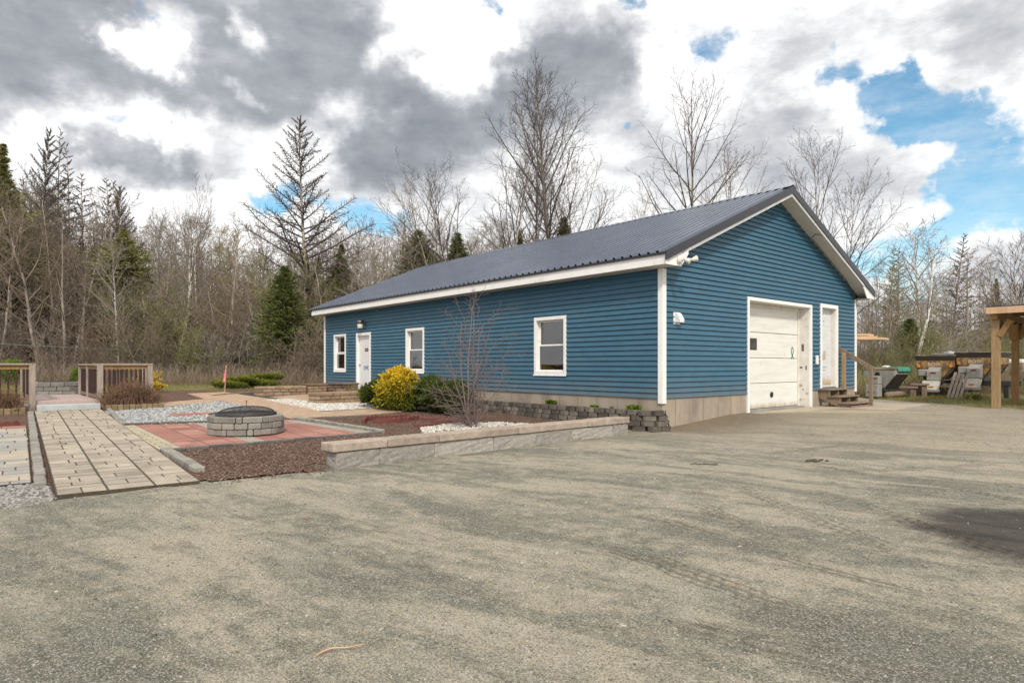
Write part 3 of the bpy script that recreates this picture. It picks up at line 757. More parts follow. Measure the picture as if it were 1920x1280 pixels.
slab('white_ring_base', P_white2, pm('white_base_two', (.25,.23,.2), .95, .3, 20, .6, 60, world=True), .010, label='bed under the white stones at the bare shrub', cat='gravel bed')
P_pad = px((316,778),(390,774.5),(412,777.5),(330,783.5))
slab('red_pad', P_pad, M['redpaver'], .03, label='small red paver pad set in the grey gravel', cat='paving')

def fill_stones(name, poly, size, dens, mat, label, base=.012, seed=1, holes=()):
    r = np.random.RandomState(seed); s0 = min(p[0] for p in poly); s1 = max(p[0] for p in poly); t0 = min(p[1] for p in poly); t1 = max(p[1] for p in poly)
    n = int((s1-s0)*(t1-t0)*dens); S = r.uniform(s0,s1,n); T = r.uniform(t0,t1,n)
    keep = [i for i in range(n) if in_poly(S[i],T[i],poly) and not any(in_poly(S[i],T[i],h) for h in holes)]
    pos = np.array([(*xy(S[i],T[i]), gzst(S[i],T[i])+base+r.uniform(0,.35)*size) for i in keep]); k = len(keep)
    sc = r.uniform(.55,1.15,(k,1))*size*np.stack([r.uniform(.8,1.3,k), r.uniform(.7,1.1,k), r.uniform(.5,.8,k)],1)
    return tag(scatter(name, STONE_V, STONE_F, pos, rand_rot(r,k), sc, mat, r.beta(1.4,1.4,k)), label, 'gravel', kind='stuff')
fill_stones('grey_gravel', P_gravel, .03, 560, M['greystone'], 'loose light grey stones beside the paver walkway', seed=4, holes=(P_pad,))
fill_stones('white_gravel', P_white, .032, 620, M['whitestone'], 'white stones in the bed before the tan block wall', seed=5)
fill_stones('white_gravel', P_white2, .028, 520, M['whitestone'], 'white stones round the foot of the bare shrub', seed=6, base=.008)
P_crush = px((-60,905),(88,908),(104,936),(60,951),(0,957),(-90,960))
fill_stones('crushed_stone', P_crush, .026, 1500, M['crushed'], 'crushed grey stone at the front edge of the left pavers', seed=7, base=.0)

# mulch chips lying on the bed
r = np.random.RandomState(21); pos, sc = [], []
solid = [P_patio, P_gravel, P_pathA, P_pathC, P_black, P_white, P_alc, P_white2, [(-8.92,2.3),(-8.62,2.28),(-8.62,6.05),(-8.9,6.05)],[(-10.6,-.5),(-9.0,-.5),(-8.5,10.5),(-10.1,10.5)],[(-16,-.5),(-10.35,-.5),(-10.35,7.3),(-16,7.3)]]
n = 0
while n < 22000:
    if n % 3: s, t = r.uniform(-9.2,-3.5), r.uniform(-.75,2.4)
    else: s, t = r.uniform(-9.5,-.6), r.uniform(-.5,6.5)
    if any(in_poly(s,t,q) for q in solid): 
        continue
    if t < -.42 and (r.rand() > .25 or s > -7.3): continue
    if t < -.2 and s > -7.5 and t < -.05: 
        continue
    pos.append((*xy(s,t), gzst(s,t)+.012+r.uniform(0,.014))); n += 1
pos = np.array(pos); l = r.uniform(.008,.023,n)
chips = scatter('mulch_chips', STONE_V, STONE_F, pos, rand_rot(r,n,.25), np.stack([l, l*r.uniform(.25,.5,n), l*.22],1), M['mulchchip'], r.beta(1.0,1.6,n))
tag(chips, 'loose bark chips strewn over the mulch', 'mulch chips', kind='stuff')
# pebbles and grit on the lot
n = 22000; u = r.uniform(-150,2100,n*3); v = HY + 62 + (1300-HY-62)*r.uniform(0,1,n*3)**1.15
pp, ss = [], []
for k in range(n*3):
    x, y, z = gp(u[k], v[k]) if k % 1 == 0 else None
    s, t = st(x, y)
    if (s < .1 and t > -.55) or (s > 0 and t > -.1) or verge(s,t) > -.3 or (s > 6.7 and t > -2 and s < 10.8): continue
    if abs(x-4.15) < 1.2 and abs(y-4.85) < 1.15 and r.rand() < .85: continue
    pp.append((x,y,z)); ss.append(min(.013, (.0018+.0011*y)*r.uniform(.4,1.0)*(2.4 if r.rand() < .06 else 1)))
    if len(pp) >= n: break
pp = np.array(pp); ss = np.array(ss)
pp[:,2] += (vnoise(pp[:,0],pp[:,1],.55,1)-.5)*.05 + (vnoise(pp[:,0],pp[:,1],1.6,2)-.5)*.022 + (vnoise(pp[:,0],pp[:,1],4,3)-.5)*.008
k = len(pp)
tag(scatter('pebbles', STONE_V, STONE_F, pp, rand_rot(r,k), ss[:,None]*np.stack([r.uniform(.8,1.4,k), r.uniform(.6,1,k), r.uniform(.4,.7,k)],1), M['pebble'], r.beta(1.2,1.5,k)),
    'small loose pebbles scattered over the gravel lot', 'pebbles', kind='stuff')

# ---------------------------------------------------------------- paver walkway (each stone modelled, three lanes)
def frame2(a, b):
    """matrix whose x runs from a to b (wall coordinates), lying on the garden slope"""
    ax, ay = xy(*a); bx, by = xy(*b); za, zb = gzst(*a), gzst(*b)
    x = Vector((bx-ax, by-ay, zb-za)); L_ = x.length; x.normalize()
    y = Vector((-x.y, x.x, 0)).normalized(); z = x.cross(y)
    m = Matrix(((x.x,y.x,z.x,ax),(x.y,y.y,z.y,ay),(x.z,y.z,z.z,za),(0,0,0,1)))
    return m, L_
def pavers(name, a, b, width, lanes, rowlen, mat, seed, up=.042, split=.7, label='', gap=.013, cat='path', cross=True):
    Mx, L_ = frame2(a, b); r = random.Random(seed); m = MB(Mx)
    m.mi = 1; m.box(0, L_, -width, 0, -.06, up-.005); m.mi = 0
    for k in range(lanes):
        y1 = -width*k/lanes - gap*.8; y0 = -width*(k+1)/lanes + gap*.8
        x = 0.0
        while x < L_:
            d = min(r.choice(rowlen), L_-x)
            if d < .05: break
            q = r.random()
            cuts = [y0, y1]
            if q < split: cuts = [y0, y0+(y1-y0)*r.choice((.35,.45,.5,.65)), y1]
            for c0, c1 in zip(cuts, cuts[1:]):
                m.t = min(.99, max(.01, r.gauss(.55,.3)))
                dz = r.uniform(-.003,.003)
                m.box(x+gap*1.25, x+d-gap*1.25, c0+gap/2*(c0 != y0), c1-gap/2*(c1 != y1), -.07, up+dz, .006)
            x += d
    m.t = .5
    return tag(m.build(name, [mat, M['joint']]), label, cat, kind='structure')
pavers('paver_walkway', (-10.38,-.40), (-9.93,10.30), 1.30, 3, (.16,.2,.26,.26,.3), M['paver'], 5, label='buff paver walkway leading to the wooden footbridge')
# sample pavers left of the walkway
Mx, L_ = frame2((-10.52,.62), (-10.26,6.6))
m = MB(Mx); r_ = random.Random(8); m.mi = 1; m.box(0, L_, 0, 4, -.08, .026); m.mi = 0
y = 0.0; rowi = 0
x = 0.0
while x < L_:
    d = r_.choice((.19,.24,.3)); y = -r_.uniform(0,.3)
    while y < 4:
        e_ = r_.choice((.28,.38,.55,.3)); m.t = r_.choice((.05,.2,.35,.75,.9,.95)); 
        m.box(x+.013, min(x+d,L_)-.013, max(y,0)+.005, min(y+e_,4)-.005, -.09, .03+r_.uniform(-.003,.003), .006); y += e_
    x += d
m.t = .5
tag(m.build('mixed_pavers', [M['samplepaver'], M['joint']]), 'patchwork of bluish grey and buff pavers left of the walkway', 'paving', kind='structure')
slab('red_strip', [(-13.5,6.6),(-10.27,6.6),(-10.25,7.05),(-13.5,7.05)], M['redpaver'], .03, label='strip of red pavers behind the mixed pavers', cat='paving')
m = MB(Mx); m.box(-.03, 0, -.0, 4, -.08, .028, .004)
tag(m.build('black_edging', M['black']), 'thin black plastic edging along the front of the mixed pavers', 'edging', kind='structure')

def edging(name, a, b, w, h, bl, mat, label, seed=1, up=0.0, cat='kerb', taper=0.0):
    """a course of blocks laid end to end"""
    Mx, L_ = frame2(a, b); r = random.Random(seed); m = MB(Mx); n = max(1, round(L_/bl)); d = L_/n
    for k in range(n):
        m.t = r.random(); j = r.uniform(-.006,.006)
        m.box(k*d+.004, (k+1)*d-.004, -w/2+j, w/2+j, -.08, h+up+r.uniform(-.006,.006), .012)
    return tag(m.build(name, mat), label, cat)
edging('kerb_row', (-10.455,.35), (-10.005,10.2), .11, .055, .165, M['kerbgrey'], 'long row of grey edging blocks on the left of the paver walkway')
edging('kerb_row', (-8.90,.25), (-8.88,2.25), .13, .085, .27, M['kerbgrey'], 'short row of raised grey blocks beside the front right of the walkway', seed=2)
edging('kerb_row', (-8.80,6.2), (-8.50,9.95), .10, .07, .25, M['kerbgrey'], 'row of grey blocks between the walkway and the grey gravel', seed=3)
edging('kerb_row', (-8.75,6.12), (-5.95,5.5), .10, .07, .3, M['kerbdark'], 'dark edging row between the red patio and the grey gravel', seed=4)
edging('kerb_row', (-8.95,2.18), (-5.25,2.42), .09, .055, .35, M['kerbdark'], 'dark edging row along the front of the red patio', seed=5)
edging('kerb_row', (-5.22,2.4), (-5.62,5.5), .10, .085, .2, M['kerbgrey'], 'grey edging row along the right side of the red patio', seed=6)
pw = px((600,773.5),(716,766.5)); edging('kerb_row', pw[0], pw[1], .05, .04, .6, M['kerbdark'], 'thin dark edging in front of the white stone bed', seed=7)
pw = px((545,788),(700,780)); edging('kerb_row', pw[0], pw[1], .05, .04, .6, M['kerbdark'], 'thin dark edging between the tan path and the mulch', seed=8)
pw = px((694,757),(716,765)); edging('kerb_row', pw[0], pw[1], .08, .06, .3, M['kerbgrey'], 'grey edging at the right end of the white stones', seed=9)
pw = px((398,743),(486,735.5)); edging('kerb_row', pw[0], pw[1], .10, .06, .3, M['edgetan'], 'tan edging row along the back of the black mulch', seed=10)

# scalloped red edging stones, one block each
def scallop_mesh():
    m = MB(); n = 7; W = .40
    for k in range(3):
        for i in range(n):
            pass
    pts = [(-W/2,-.05)]
    for k in range(3):
        for i in range(n+1):
            a = i/n; pts.append((-W/2 + W*(k+a)/3, .07 + .035*math.sin(math.pi*a)))
    pts.append((W/2,-.05))
    m.prism(pts, lambda a,b: (a,-.03,b), lambda a,b: (a,.03,b))
    return m
sc0 = None
def scallop(s, t, rot, label, grp, tilt=0.0):
    global sc0
    if sc0 is None: sc0 = scallop_mesh().build('scalloped_edging', M['scallop']); o = sc0
    else: o = sc0.copy(); col.objects.link(o)
    o.location = (*xy(s,t), gzst(s,t)+.01); o.rotation_euler = (tilt, 0, ANG+rot)
    return tag(o, label, 'edging stone', grp)
for i, ss_ in enumerate((-10.52,-10.93,-11.34)):
    scallop(ss_, 7.2, .02, ('red scalloped edging stone at the left kerb, nearest the walkway', 'red scalloped edging stone, second from the walkway kerb', 'red scalloped edging stone, third from the walkway kerb')[i], 'scalloped stones behind the mixed pavers')
ring_sc = [(-4.62,4.28,.9),(-4.3,4.62,.35),(-3.98,4.48,-.1),(-3.62,4.5,.05),(-4.33,4.02,-.55),(-3.98,3.92,.1),(-3.55,4.08,.35)]
names_sc = ['at the left end of the small ring','at the back left of the small ring','in the middle of the back of the small ring','at the back right of the small ring','at the front left of the small ring','at the front of the small ring','at the right end of the small ring']
for (a, b, c_), nm in zip(ring_sc, names_sc):
    scallop(a, b, c_, 'red scalloped stone '+nm+' in the mulch', 'scalloped stones ringed in the mulch')
m = MB(); 
for k, (a, b) in enumerate(((-3.2,4.35),(-2.75,3.9),(-3.35,3.35))):
    pass
def flat_stone(s, t, lx, ly, rot, label):
    m = MB(); q = []
    for k in range(9):
        a = 2*math.pi*k/9; rr = 1+.12*math.sin(k*2.3+s); q.append((lx*rr*math.cos(a), ly*rr*math.sin(a)))
    m.prism(q, lambda a,b: (a,b,-.03), lambda a,b: (a*.96,b*.96,.035))
    o = m.build('stepping_stone', M['scallop']); o.location = (*xy(s,t), gzst(s,t)+.01); o.rotation_euler = (0,0,ANG+rot)
    tag(o, label, 'stepping stone', 'flat stones in the mulch')
flat_stone(-2.95,4.15,.38,.22,.2,'flat reddish stepping stone behind the others, left of the bare shrub')
flat_stone(-3.05,3.45,.40,.25,-.1,'flat reddish stepping stone close to the bare shrub trunk')
flat_stone(-3.85,3.1,.33,.2,.3,'flat reddish stepping stone at the edge of the white gravel')
# ---------------------------------------------------------------- retaining walls and block work
def block_course(m, x0, x1, y0, y1, z0, z1, bl, r, off=0.0, b=.012, jit=.006, rough=0.0):
    x = x0 - off
    while x < x1 - 1e-6:
        d = bl*r.uniform(.85,1.15)
        a, c = max(x, x0), min(x+d, x1)
        if x1 - c < bl*.3: c = x1
        if c - a > .03:
            m.t = r.random(); j = r.uniform(-jit,jit)
            m.box(a+.003, c-.003, y0+j, y1+j, z0+.002, z1-.002, b)
        x = c if c == x1 else x+d
    m.t = .5
def rough_faces(o, seed, amt, div=3):
    import bmesh
    bm = bmesh.new(); bm.from_mesh(o.data)
    long = [e for e in bm.edges if e.calc_length() > .12]
    bmesh.ops.subdivide_edges(bm, edges=long, cuts=div, use_grid_fill=True)
    r = random.Random(seed)
    for v in bm.verts:
        v.co += Vector((r.uniform(-1,1), r.uniform(-1,1), r.uniform(-.6,.6)))*amt
    bm.to_mesh(o.data); bm.free()
# front retaining wall of large split blocks
a, b = (-7.50,-.42), (-1.26,-.14)
Mx, L_ = frame2(a, b); Mx[2][3] = 0
Mx = Matrix.Translation((xy(*a)[0], xy(*a)[1], 0)) @ Matrix.Rotation(math.atan2(xy(*b)[1]-xy(*a)[1], xy(*b)[0]-xy(*a)[0]), 4, 'Z')
rw = thing('retaining_wall', 'long low retaining wall of rough grey blocks with tan caps facing the lot', 'retaining wall')
rw.matrix_world = Mx
r = random.Random(4)
m = MB(); block_course(m, .06, L_, .02, .30, -.12, .20, 1.02, r, .3, .008, .004)
o = m.build('wall_blocks', M['rwgrey'], rw); rough_faces(o, 1, .007, 6)
m = MB(); block_course(m, 0, L_+.01, -.01, .33, .203, .315, .78, r, 0, .008, .005)
o = m.build('cap_stones', M['rwcap'], rw); rough_faces(o, 2, .0035, 4)
# dark battered wall along the foundation
dw = thing('block_wall', 'low dark curved block wall of stepped courses along the blue building', 'block wall', (C0[0],C0[1],0), ANG)
m = MB(); r = random.Random(9)
def path_pts(off):
    pts = [(-.10, -.14-off), (-.36-off*.3, -.12-off), (-.48-off, .05), (-.52-off, .6)]
    return pts + [(-.55-off-.01*k, .6+k*.5) for k in range(1,14)]
def walk(pts, d):
    """points every d along a polyline with their direction"""
    out = []; acc = 0.0; nxt = 0.0
    for p, q in zip(pts, pts[1:]):
        L__ = math.hypot(q[0]-p[0], q[1]-p[1])
        while nxt <= acc + L__:
            k = (nxt-acc)/L__; out.append((p[0]+(q[0]-p[0])*k, p[1]+(q[1]-p[1])*k, math.atan2(q[1]-p[1], q[0]-p[0]))); nxt += d
        acc += L__
    return out
dwt = []
for c_ in range(4):
    z0 = -.02 + c_*.105; off = .105 - .035*c_
    for (sx, sy, an) in walk([(p[0]+0, p[1]) for p in path_pts(off)], .285)[(0):]:
        k = .5*(c_ % 2)
        cx_, cy_ = sx + math.cos(an)*(.14+.14*k), sy + math.sin(an)*(.14+.14*k)
        loc = Matrix.Translation((cx_,cy_,z0)) @ Matrix.Rotation(an, 4, 'Z')
        m.M = loc; m.t = r.random();
        # bowed front face: left side of walking direction is outward (towards the garden)
        w2 = .139; f = -.0
        w2 = .133; poly = [(-w2*.9,-.10),(w2*.9,-.10),(w2,.045),(w2*.55,.095),(-w2*.55,.095),(-w2,.045)]
        m.prism(poly, lambda a,b: (a,b,.002), lambda a,b: (a*.985,b*.985,.098))
m.M = None; m.t = .5
o = m.build('blocks', M['darkblock'], dw)
m = MB()
rr = random.Random(2)
for k in range(70):
    a_ = rr.uniform(-.36,-.06); z = rr.uniform(.0,.40)
    m.tube([(a_, -.235-rr.uniform(0,.02)+.035*int((z+.02)/.105), z), (a_+rr.uniform(-.03,.03), -.25+.035*int((z+.02)/.105), z-.05)], [.022,.006], 4)
m.build('moss', M['moss'], dw, smooth=True)
# the soil bed held by the dark wall
m = MB(); m.M = Matrix.Translation((C0[0],C0[1],0)) @ Matrix.Rotation(ANG,4,'Z')
m.box(-.56, -.02, .02, 6.8, -.1, .345)
tag(m.build('planting_bed', pm('planting_soil', (.075,.05,.036), .95, .35, 25, .8, 50)), 'narrow soil bed between the dark block wall and the foundation', 'soil bed', kind='structure')

# tan block seat walls at the entrance
def seat_wall(a, b, depth, courses, ch, mat, label, bl=.30, seed=1, cap=None, base=0.0):
    Mx_, L2 = frame2(a, b)
    an = math.atan2(xy(*b)[1]-xy(*a)[1], xy(*b)[0]-xy(*a)[0])
    root = thing('seat_wall', label, 'block wall', (*xy(*a), gzst(*a)+base), an, 'low block walls by the office door')
    r = random.Random(seed); m = MB()
    for c_ in range(courses):
        block_course(m, 0, L2, 0, depth, c_*ch - (.05 if c_ == 0 else 0), (c_+1)*ch, bl, r, (c_ % 2)*bl*.5, .02, .006)
    m.build('block_courses', mat, root)
    if cap is not None:
        m = MB(); block_course(m, -.02, L2+.02, -.03, depth+.03, courses*ch, courses*ch+.07, bl*1.2, r, 0, .015, .004)
        m.build('cap_course', cap, root)
    return root
seat_wall((-3.78,13.55), (-2.12,13.45), .42, 3, .105, M['tanblock'], 'long low tan block wall left of the office door paving', seed=1)
seat_wall((-2.10,13.30), (-1.45,13.28), .60, 3, .105, M['tanblock'], 'square tan block pier with a dark cap between two low walls', seed=2, cap=M['brownblock'])
seat_wall((-1.43,13.55), (-.12,13.5), .36, 3, .105, M['brownblock'], 'brown capped block wall running from the pier to the building', seed=3, cap=M['brownblock'])
seat_wall((-1.43,12.9), (-.35,12.3), .32, 2, .10, M['brownblock'], 'lower brown block wall in front of the pier, by the grass tuft', seed=4)
seat_wall((-3.50,9.36), (-1.45,9.55), .55, 3, .11, M['tanblock'], 'tan block wall with rounded stones in front of the office door, by the yellow bush', seed=5)
seat_wall((-1.30,11.6), (-.08,11.6), 1.5, 1, .16, M['tanblock'], 'tan block step before the office door', seed=6)

# fire pit
def ring_blocks(m, rad, th, z0, h, n, r, off=0.0, small=False, g=.006, inward=0.0):
    a = off
    seq = []
    while len(seq) < n: seq.append(1.0 if not small or len(seq) % 2 == 0 else .32)
    tot = sum(seq)
    for q in seq:
        da = 2*math.pi*q/tot; m.t = r.random(); j = r.uniform(-.006,.006)
        a0, a1 = a+g/rad, a+da-g/rad; am = (a0+a1)/2
        P = []
        for z in (z0+.003, z0+h-.003):
            for (rr_, aa) in ((rad-th,a0),(rad+j,a0),(rad+j,a1),(rad-th,a1)):
                P.append((rr_*math.cos(aa), rr_*math.sin(aa), z))
        # bow the outer face
        m.cbox8(P, .012)
        a += da
    m.t = .5
fx, fy, fz = gp(462, 814); 
fp = thing('fire_pit', 'round grey block fire pit with a domed spark screen on the red patio', 'fire pit', (fx,fy,gz(fx,fy)+.03), .3)
m = MB(); r = random.Random(3)
for c_ in range(3): ring_blocks(m, .645, .215, c_*.108, .108, 18, r, c_*.21+.1, small=(c_ != 1))
m.build('stone_ring', M['firepit'], fp)
m = MB(); m.lathe([(.50,.0),(.50,.325),(.435,.33),(.435,.0)], 40); m.build('fire_ring', pm('rusty_ring', (.24,.12,.08), .8, .3, 6), fp, smooth=True)
m = MB(); m.lathe([(.43,.02),(.0,.03)], 24); m.build('ash_bed', pm('ash', (.05,.048,.045), 1, .4, 20), fp)
sc = None
m = MB(); m.lathe([(.50*math.cos(R(x))**.9+.002, .335+.135*math.sin(R(x))) for x in range(0,91,9)], 40); sc = m.build('spark_screen', M['screen'], fp, smooth=True)
m = MB(); m.lathe([(.51,.325),(.515,.365),(.505,.37),(.50,.33)], 40)
for k in range(4):
    an = k*math.pi/2+.35
    m.tube([(.505*math.cos(R(x))**.9*math.cos(an), .505*math.cos(R(x))**.9*math.sin(an), .338+.138*math.sin(R(x))) for x in range(0,91,10)], .008, 5)
m.build('screen_frame', M['steelblack'], sc, smooth=True)
m = MB(); m.tube([(0,0,.465),(0,0,.55)], .008, 6); m.tube([(-.0,0,.55),(.0,0,.58)], .014, 6); m.build('handle', pm('rust_handle', (.2,.1,.06), .7), sc)
m = MB(); m.bar((-.62,-.02,.345),(-.40,.12,.375), .02, .02); m.build('poker', M['steelblack'], fp)

# stone ring beyond the footbridge
gx, gy = xy(-8.95, 16.6)
tr = thing('stone_ring', 'round grey stone ring beyond the wooden footbridge', 'fire pit', (gx,gy,gz(gx,gy)+.02), .1)
m = MB(); r = random.Random(13)
for c_ in range(3): ring_blocks(m, .78, .26, c_*.14, .14, 14, r, c_*.25, small=False)
m.build('block_courses', M['firepit'], tr)
m = MB(); m.lathe([(.53,.02),(.53,.43),(.50,.43),(.50,.02)], 32); m.build('metal_liner', M['steelblack'], tr, smooth=True)

# ---------------------------------------------------------------- wooden footbridge with rail wings
fb = thing('footbridge', 'weathered wooden footbridge with railings and dark balusters at the end of the walkway', 'footbridge', (C0[0],C0[1],0), ANG)
gb = gzst(-9.3,10.4)
zd = gb + .25; top = 1.345
def post(x, y, z0, z1, w=.125, mat='greywood'):
    m = MB(); m.box(x-w/2, x+w/2, y-w/2, y+w/2, z0, z1, .006); m.build('post', M[mat], fb)
bx0, bx1, by0, by1 = -9.95, -8.60, 10.62, 14.3
m = MB()
nb = 26
for k in range(nb):
    y0 = by0 + (by1-by0)*k/nb; m.box(bx0+.06, bx1-.06, y0+.003, y0+(by1-by0)/nb-.003, zd-.035, zd, .004)
m.box(bx0+.06, bx1-.06, by0-.02, by0-.001, zd-.15, zd-.005, .004)
m.build('deck', M['deckwood'], fb)
m = MB(); m.box(bx0+.08, bx1-.08, by0+.02, by1-.02, zd-.18, zd-.037); m.build('deck_frame', M['oldwood'], fb)
m = MB(); m.box(bx0+.07, bx1-.02, by0-.34, by0-.022, gb-.05, gb+.165, .015); m.build('stone_step', M['greystep'], fb)
def rail(p, q, n, z1, last=True):
    """top rail, under rail and balusters between two points"""
    m = MB(); m.bar((*p,z1), (*q,z1), .15, .042, b=.004); m.build('top_rail', M['greywood'], fb)
    m = MB(); m.bar((*p,z1-.075), (*q,z1-.075), .04, .09); m.build('under_rail', M['orangewood'], fb)
    m = MB(); m.bar((*p,zd+.06), (*q,zd+.06), .04, .08); m.build('bottom_rail', M['oldwood'], fb)
    for k in range(n):
        f = (k+1)/(n+1); x, y = p[0]+(q[0]-p[0])*f, p[1]+(q[1]-p[1])*f
        m = MB(); m.box(x-.019, x+.019, y-.019, y+.019, zd+.09, z1-.115); m.build('baluster', M['darkwood'], fb)
for x in (bx0, bx1):
    post(x, by0-.03, gb-.1, top-.02)
    post(x, by0+2.0, gb-.1, top-.02, .115)
    post(x, by1, gb-.1, top-.02, .115)
    rail((x, by0), (x, by1), 16, top)
xr, xl = -7.50, -12.6
post(xr, by0-.02, gb-.1, top-.02, .12)
rail((bx1, by0-.02), (xr+.06, by0-.02), 11, top+.005)
post(xr+.25, by0+2.1, gb-.1, top-.04, .115)
rail((bx1, by0+2.1), (xr+.31, by0+2.1), 10, top-.03)
rail((bx0, by0-.02), (xl, by0-.02), 17, top+.005)
post(xl, by0-.02, gb-.1, top-.02)

# tan block edging in front of the rail beds
edging('planter_edging', (-8.55,10.08), (-7.30,10.02), .14, .13, .13, M['edgetan'], 'row of tan edging blocks under the twiggy bush right of the footbridge', 21, cat='edging')
edging('planter_edging', (-12.6,9.9), (-10.1,10.15), .14, .13, .13, M['edgetan'], 'row of tan edging blocks under the russet bush left of the footbridge', 22, cat='edging')
# ---------------------------------------------------------------- the blue building (local: x along the gable wall, y along the long wall)
WL, WW = 16.7, 9.77
ZB, ZS = .627, 3.36                      # bottom of siding, soffit
PITCH = .424
def zr(x): return 3.62 + PITCH*((x if x <= WW/2 else WW-x) + .418)
bd = thing('workshop_building', 'long blue clapboard workshop with a dark metal gable roof, garage door and office door', 'building', (C0[0],C0[1],0), ANG)
def text_obj(name, body, size, mat, parent, loc, rot, ext=.002, sx=1.0):
    cu = bpy.data.curves.new(name, 'FONT'); cu.body = body; cu.size = size; cu.extrude = ext; cu.offset = .004 if size > .2 else 0; cu.align_x = 'CENTER'; cu.align_y = 'CENTER'
    t = bpy.data.objects.new(name, cu); col.objects.link(t)
    bpy.context.view_layer.update()
    me = bpy.data.meshes.new_from_object(t.evaluated_get(bpy.context.evaluated_depsgraph_get()))
    col.objects.unlink(t); bpy.data.objects.remove(t)
    me.materials.clear(); me.materials.append(mat); me.name = name
    o = bpy.data.objects.new(name, me); col.objects.link(o); o.parent = parent; o.location = loc; o.rotation_euler = rot; o.scale = (sx,1,1)
    return o
def siding(m, P, length, openings, ztop, gable=False, expo=.1145, seams=(), seed=1):
    """lap siding; P maps (u, outward offset, z) to local space"""
    def lim(z):
        if not gable or z <= 3.5: return 0.0, length
        d = (z + .14 - zr(0))/PITCH
        return max(0, d), min(length, length - d)
    zmax = ztop; n = int((zmax-ZB)/expo)+1
    for k in range(n):
        zb = ZB + k*expo; zt = min(zb+expo, zmax)
        br = sorted({zb, zt} | {z for o in openings for z in o[2:4] if zb < z < zt})
        off = lambda z: .034*(1-(z-zb)/expo)**.95 + .002 if z < zb+expo else .002
        for a, b in zip(br, br[1:]):
            (a0, a1), (b0, b1) = lim(a), lim(b)
            if b1 <= b0: 
                if a1 <= a0: continue
                b0 = b1 = (a0+a1)/2
            cuts = sorted([(o[0], o[1]) for o in openings if o[2] <= a+1e-6 and o[3] >= b-1e-6])
            segs = []; lo, lob = a0, b0
            for c0, c1 in cuts:
                segs.append((lo, c0, lob, c0)); lo = lob = c1
            segs.append((lo, a1, lob, b1))
            for s0, s1, t0, t1 in segs:
                m.quad(P(s0,off(a),a), P(s1,off(a),a), P(t1,off(b),b), P(t0,off(b),b))
                if a == zb: m.quad(P(s0,.001,a), P(s1,.001,a), P(s1,off(a),a), P(s0,off(a),a))
    r = random.Random(seed); m.mi = 1
    for (u, z) in seams:
        k = int((z-ZB)/expo); zb = ZB+k*expo
        p = [P(u,.038,zb+.002), P(u+.008,.038,zb+.002), P(u+.006,.005,zb+expo*.97), P(u,.005,zb+expo*.97)]
        m.quad(*p)
    m.mi = 0
WIN = [(2.80,3.95),(9.17,10.30),(14.76,15.82)]; WZ = (1.07,2.54)
OD = (12.74,13.88,.34,2.53)
GD = (3.42,6.74,.05,2.95); SDR = (7.34,8.46,.70,3.06)
longP = lambda u, o, z: (-o, u, z)
gabP = lambda u, o, z: (u, -o, z)
r = random.Random(5)
m = MB()
siding(m, longP, WL, [(a+.01, b-.01, WZ[0], WZ[1]) for a, b in WIN] + [(OD[0]+.01, OD[1]-.01, OD[2], OD[3])], 3.52,
       seams=[(r.uniform(.3,16), r.uniform(.7,3.3)) for _ in range(34)])
siding(m, gabP, WW, [GD, SDR], 5.72, True, seams=[(r.uniform(.3,9.4), r.uniform(.8,3.4)) for _ in range(22)] + [(r.uniform(2,7.6), r.uniform(3.4,4.7)) for _ in range(14)], seed=2)
siding(m, lambda u,o,z: (WW+o, u, z), WL, [], 3.52)
siding(m, lambda u,o,z: (u, WL+o, z), WW, [], 5.72, True)
m.build('siding', [M['siding'], M['seam']], bd)
# unseen backing added behind the siding to stop light leaking, same openings
m = MB()
def shell(P, length, openings, ztop):
    xs_ = sorted({0, length} | {q for o in openings for q in o[:2]}); 
    for a, b in zip(xs_, xs_[1:]):
        zz = sorted({.0, ztop} | {q for o in openings if o[0] <= a and o[1] >= b for q in o[2:4]})
        for z0, z1 in zip(zz, zz[1:]):
            if any(o[0] <= a and o[1] >= b and o[2] <= z0 and o[3] >= z1 for o in openings): continue
            m.hexa([P(a,-.004,z0), P(b,-.004,z0), P(b,-.12,z0), P(a,-.12,z0), P(a,-.004,z1), P(b,-.004,z1), P(b,-.12,z1), P(a,-.12,z1)])
shell(longP, WL, [(a, b, *WZ) for a, b in WIN] + [OD], 3.5)
shell(gabP, WW, [GD, SDR], 3.5)
m.box(WW-.12, WW-.004, .13, WL-.13, .0, 3.5); m.box(.13, WW-.13, WL-.12, WL-.004, 0, 3.5)
for y in (.004, WL-.12):
    m.prism([(0.05,3.502),(WW-.05,3.502),(WW/2,5.70)], lambda a,b,y=y: (a,y,b), lambda a,b,y=y: (a,y+.116,b))
m.box(.13, WW-.13, .13, WL-.13, 3.3, 3.34)
m.box(.13, WW-.13, .13, WL-.13, .10, .2)
m.build('wall_backing', M['inside'], bd)
# foundation
m = MB()
e_ = .03
for x0, x1 in ((.0, GD[0]), (GD[1], WW)):
    m.box(x0-(0 if x0 else .0055), x1, -.005, .2, -.5, ZB-.004, .004)
m.box(-.006, .195, .201, OD[0], -.5, ZB-.004, .004); m.box(-.006, .195, OD[0], OD[1], -.5, OD[2]-.003); m.box(-.006, .195, OD[1], WL, -.5, ZB-.004, .004)
m.box(WW-.2, WW+.004, .201, WL, -.5, ZB-.004); m.box(.2, WW-.2, WL-.2, WL+.004, -.5, ZB-.004)
fo = m.build('foundation', M['concrete'], bd)
m = MB()
for x in (.45, .95, 1.5, 2.1, 2.65, 3.1, 7.05, 8.9): m.box(x, x+.012, -.0075, -.004, .0, ZB-.02)
for k in range(26): m.box(-.0085, -.005, .6+k*.61, .61+k*.61, .2, ZB-.02)
m.build('form_joints', pm('joint_line', (.17,.14,.11), .9), fo)
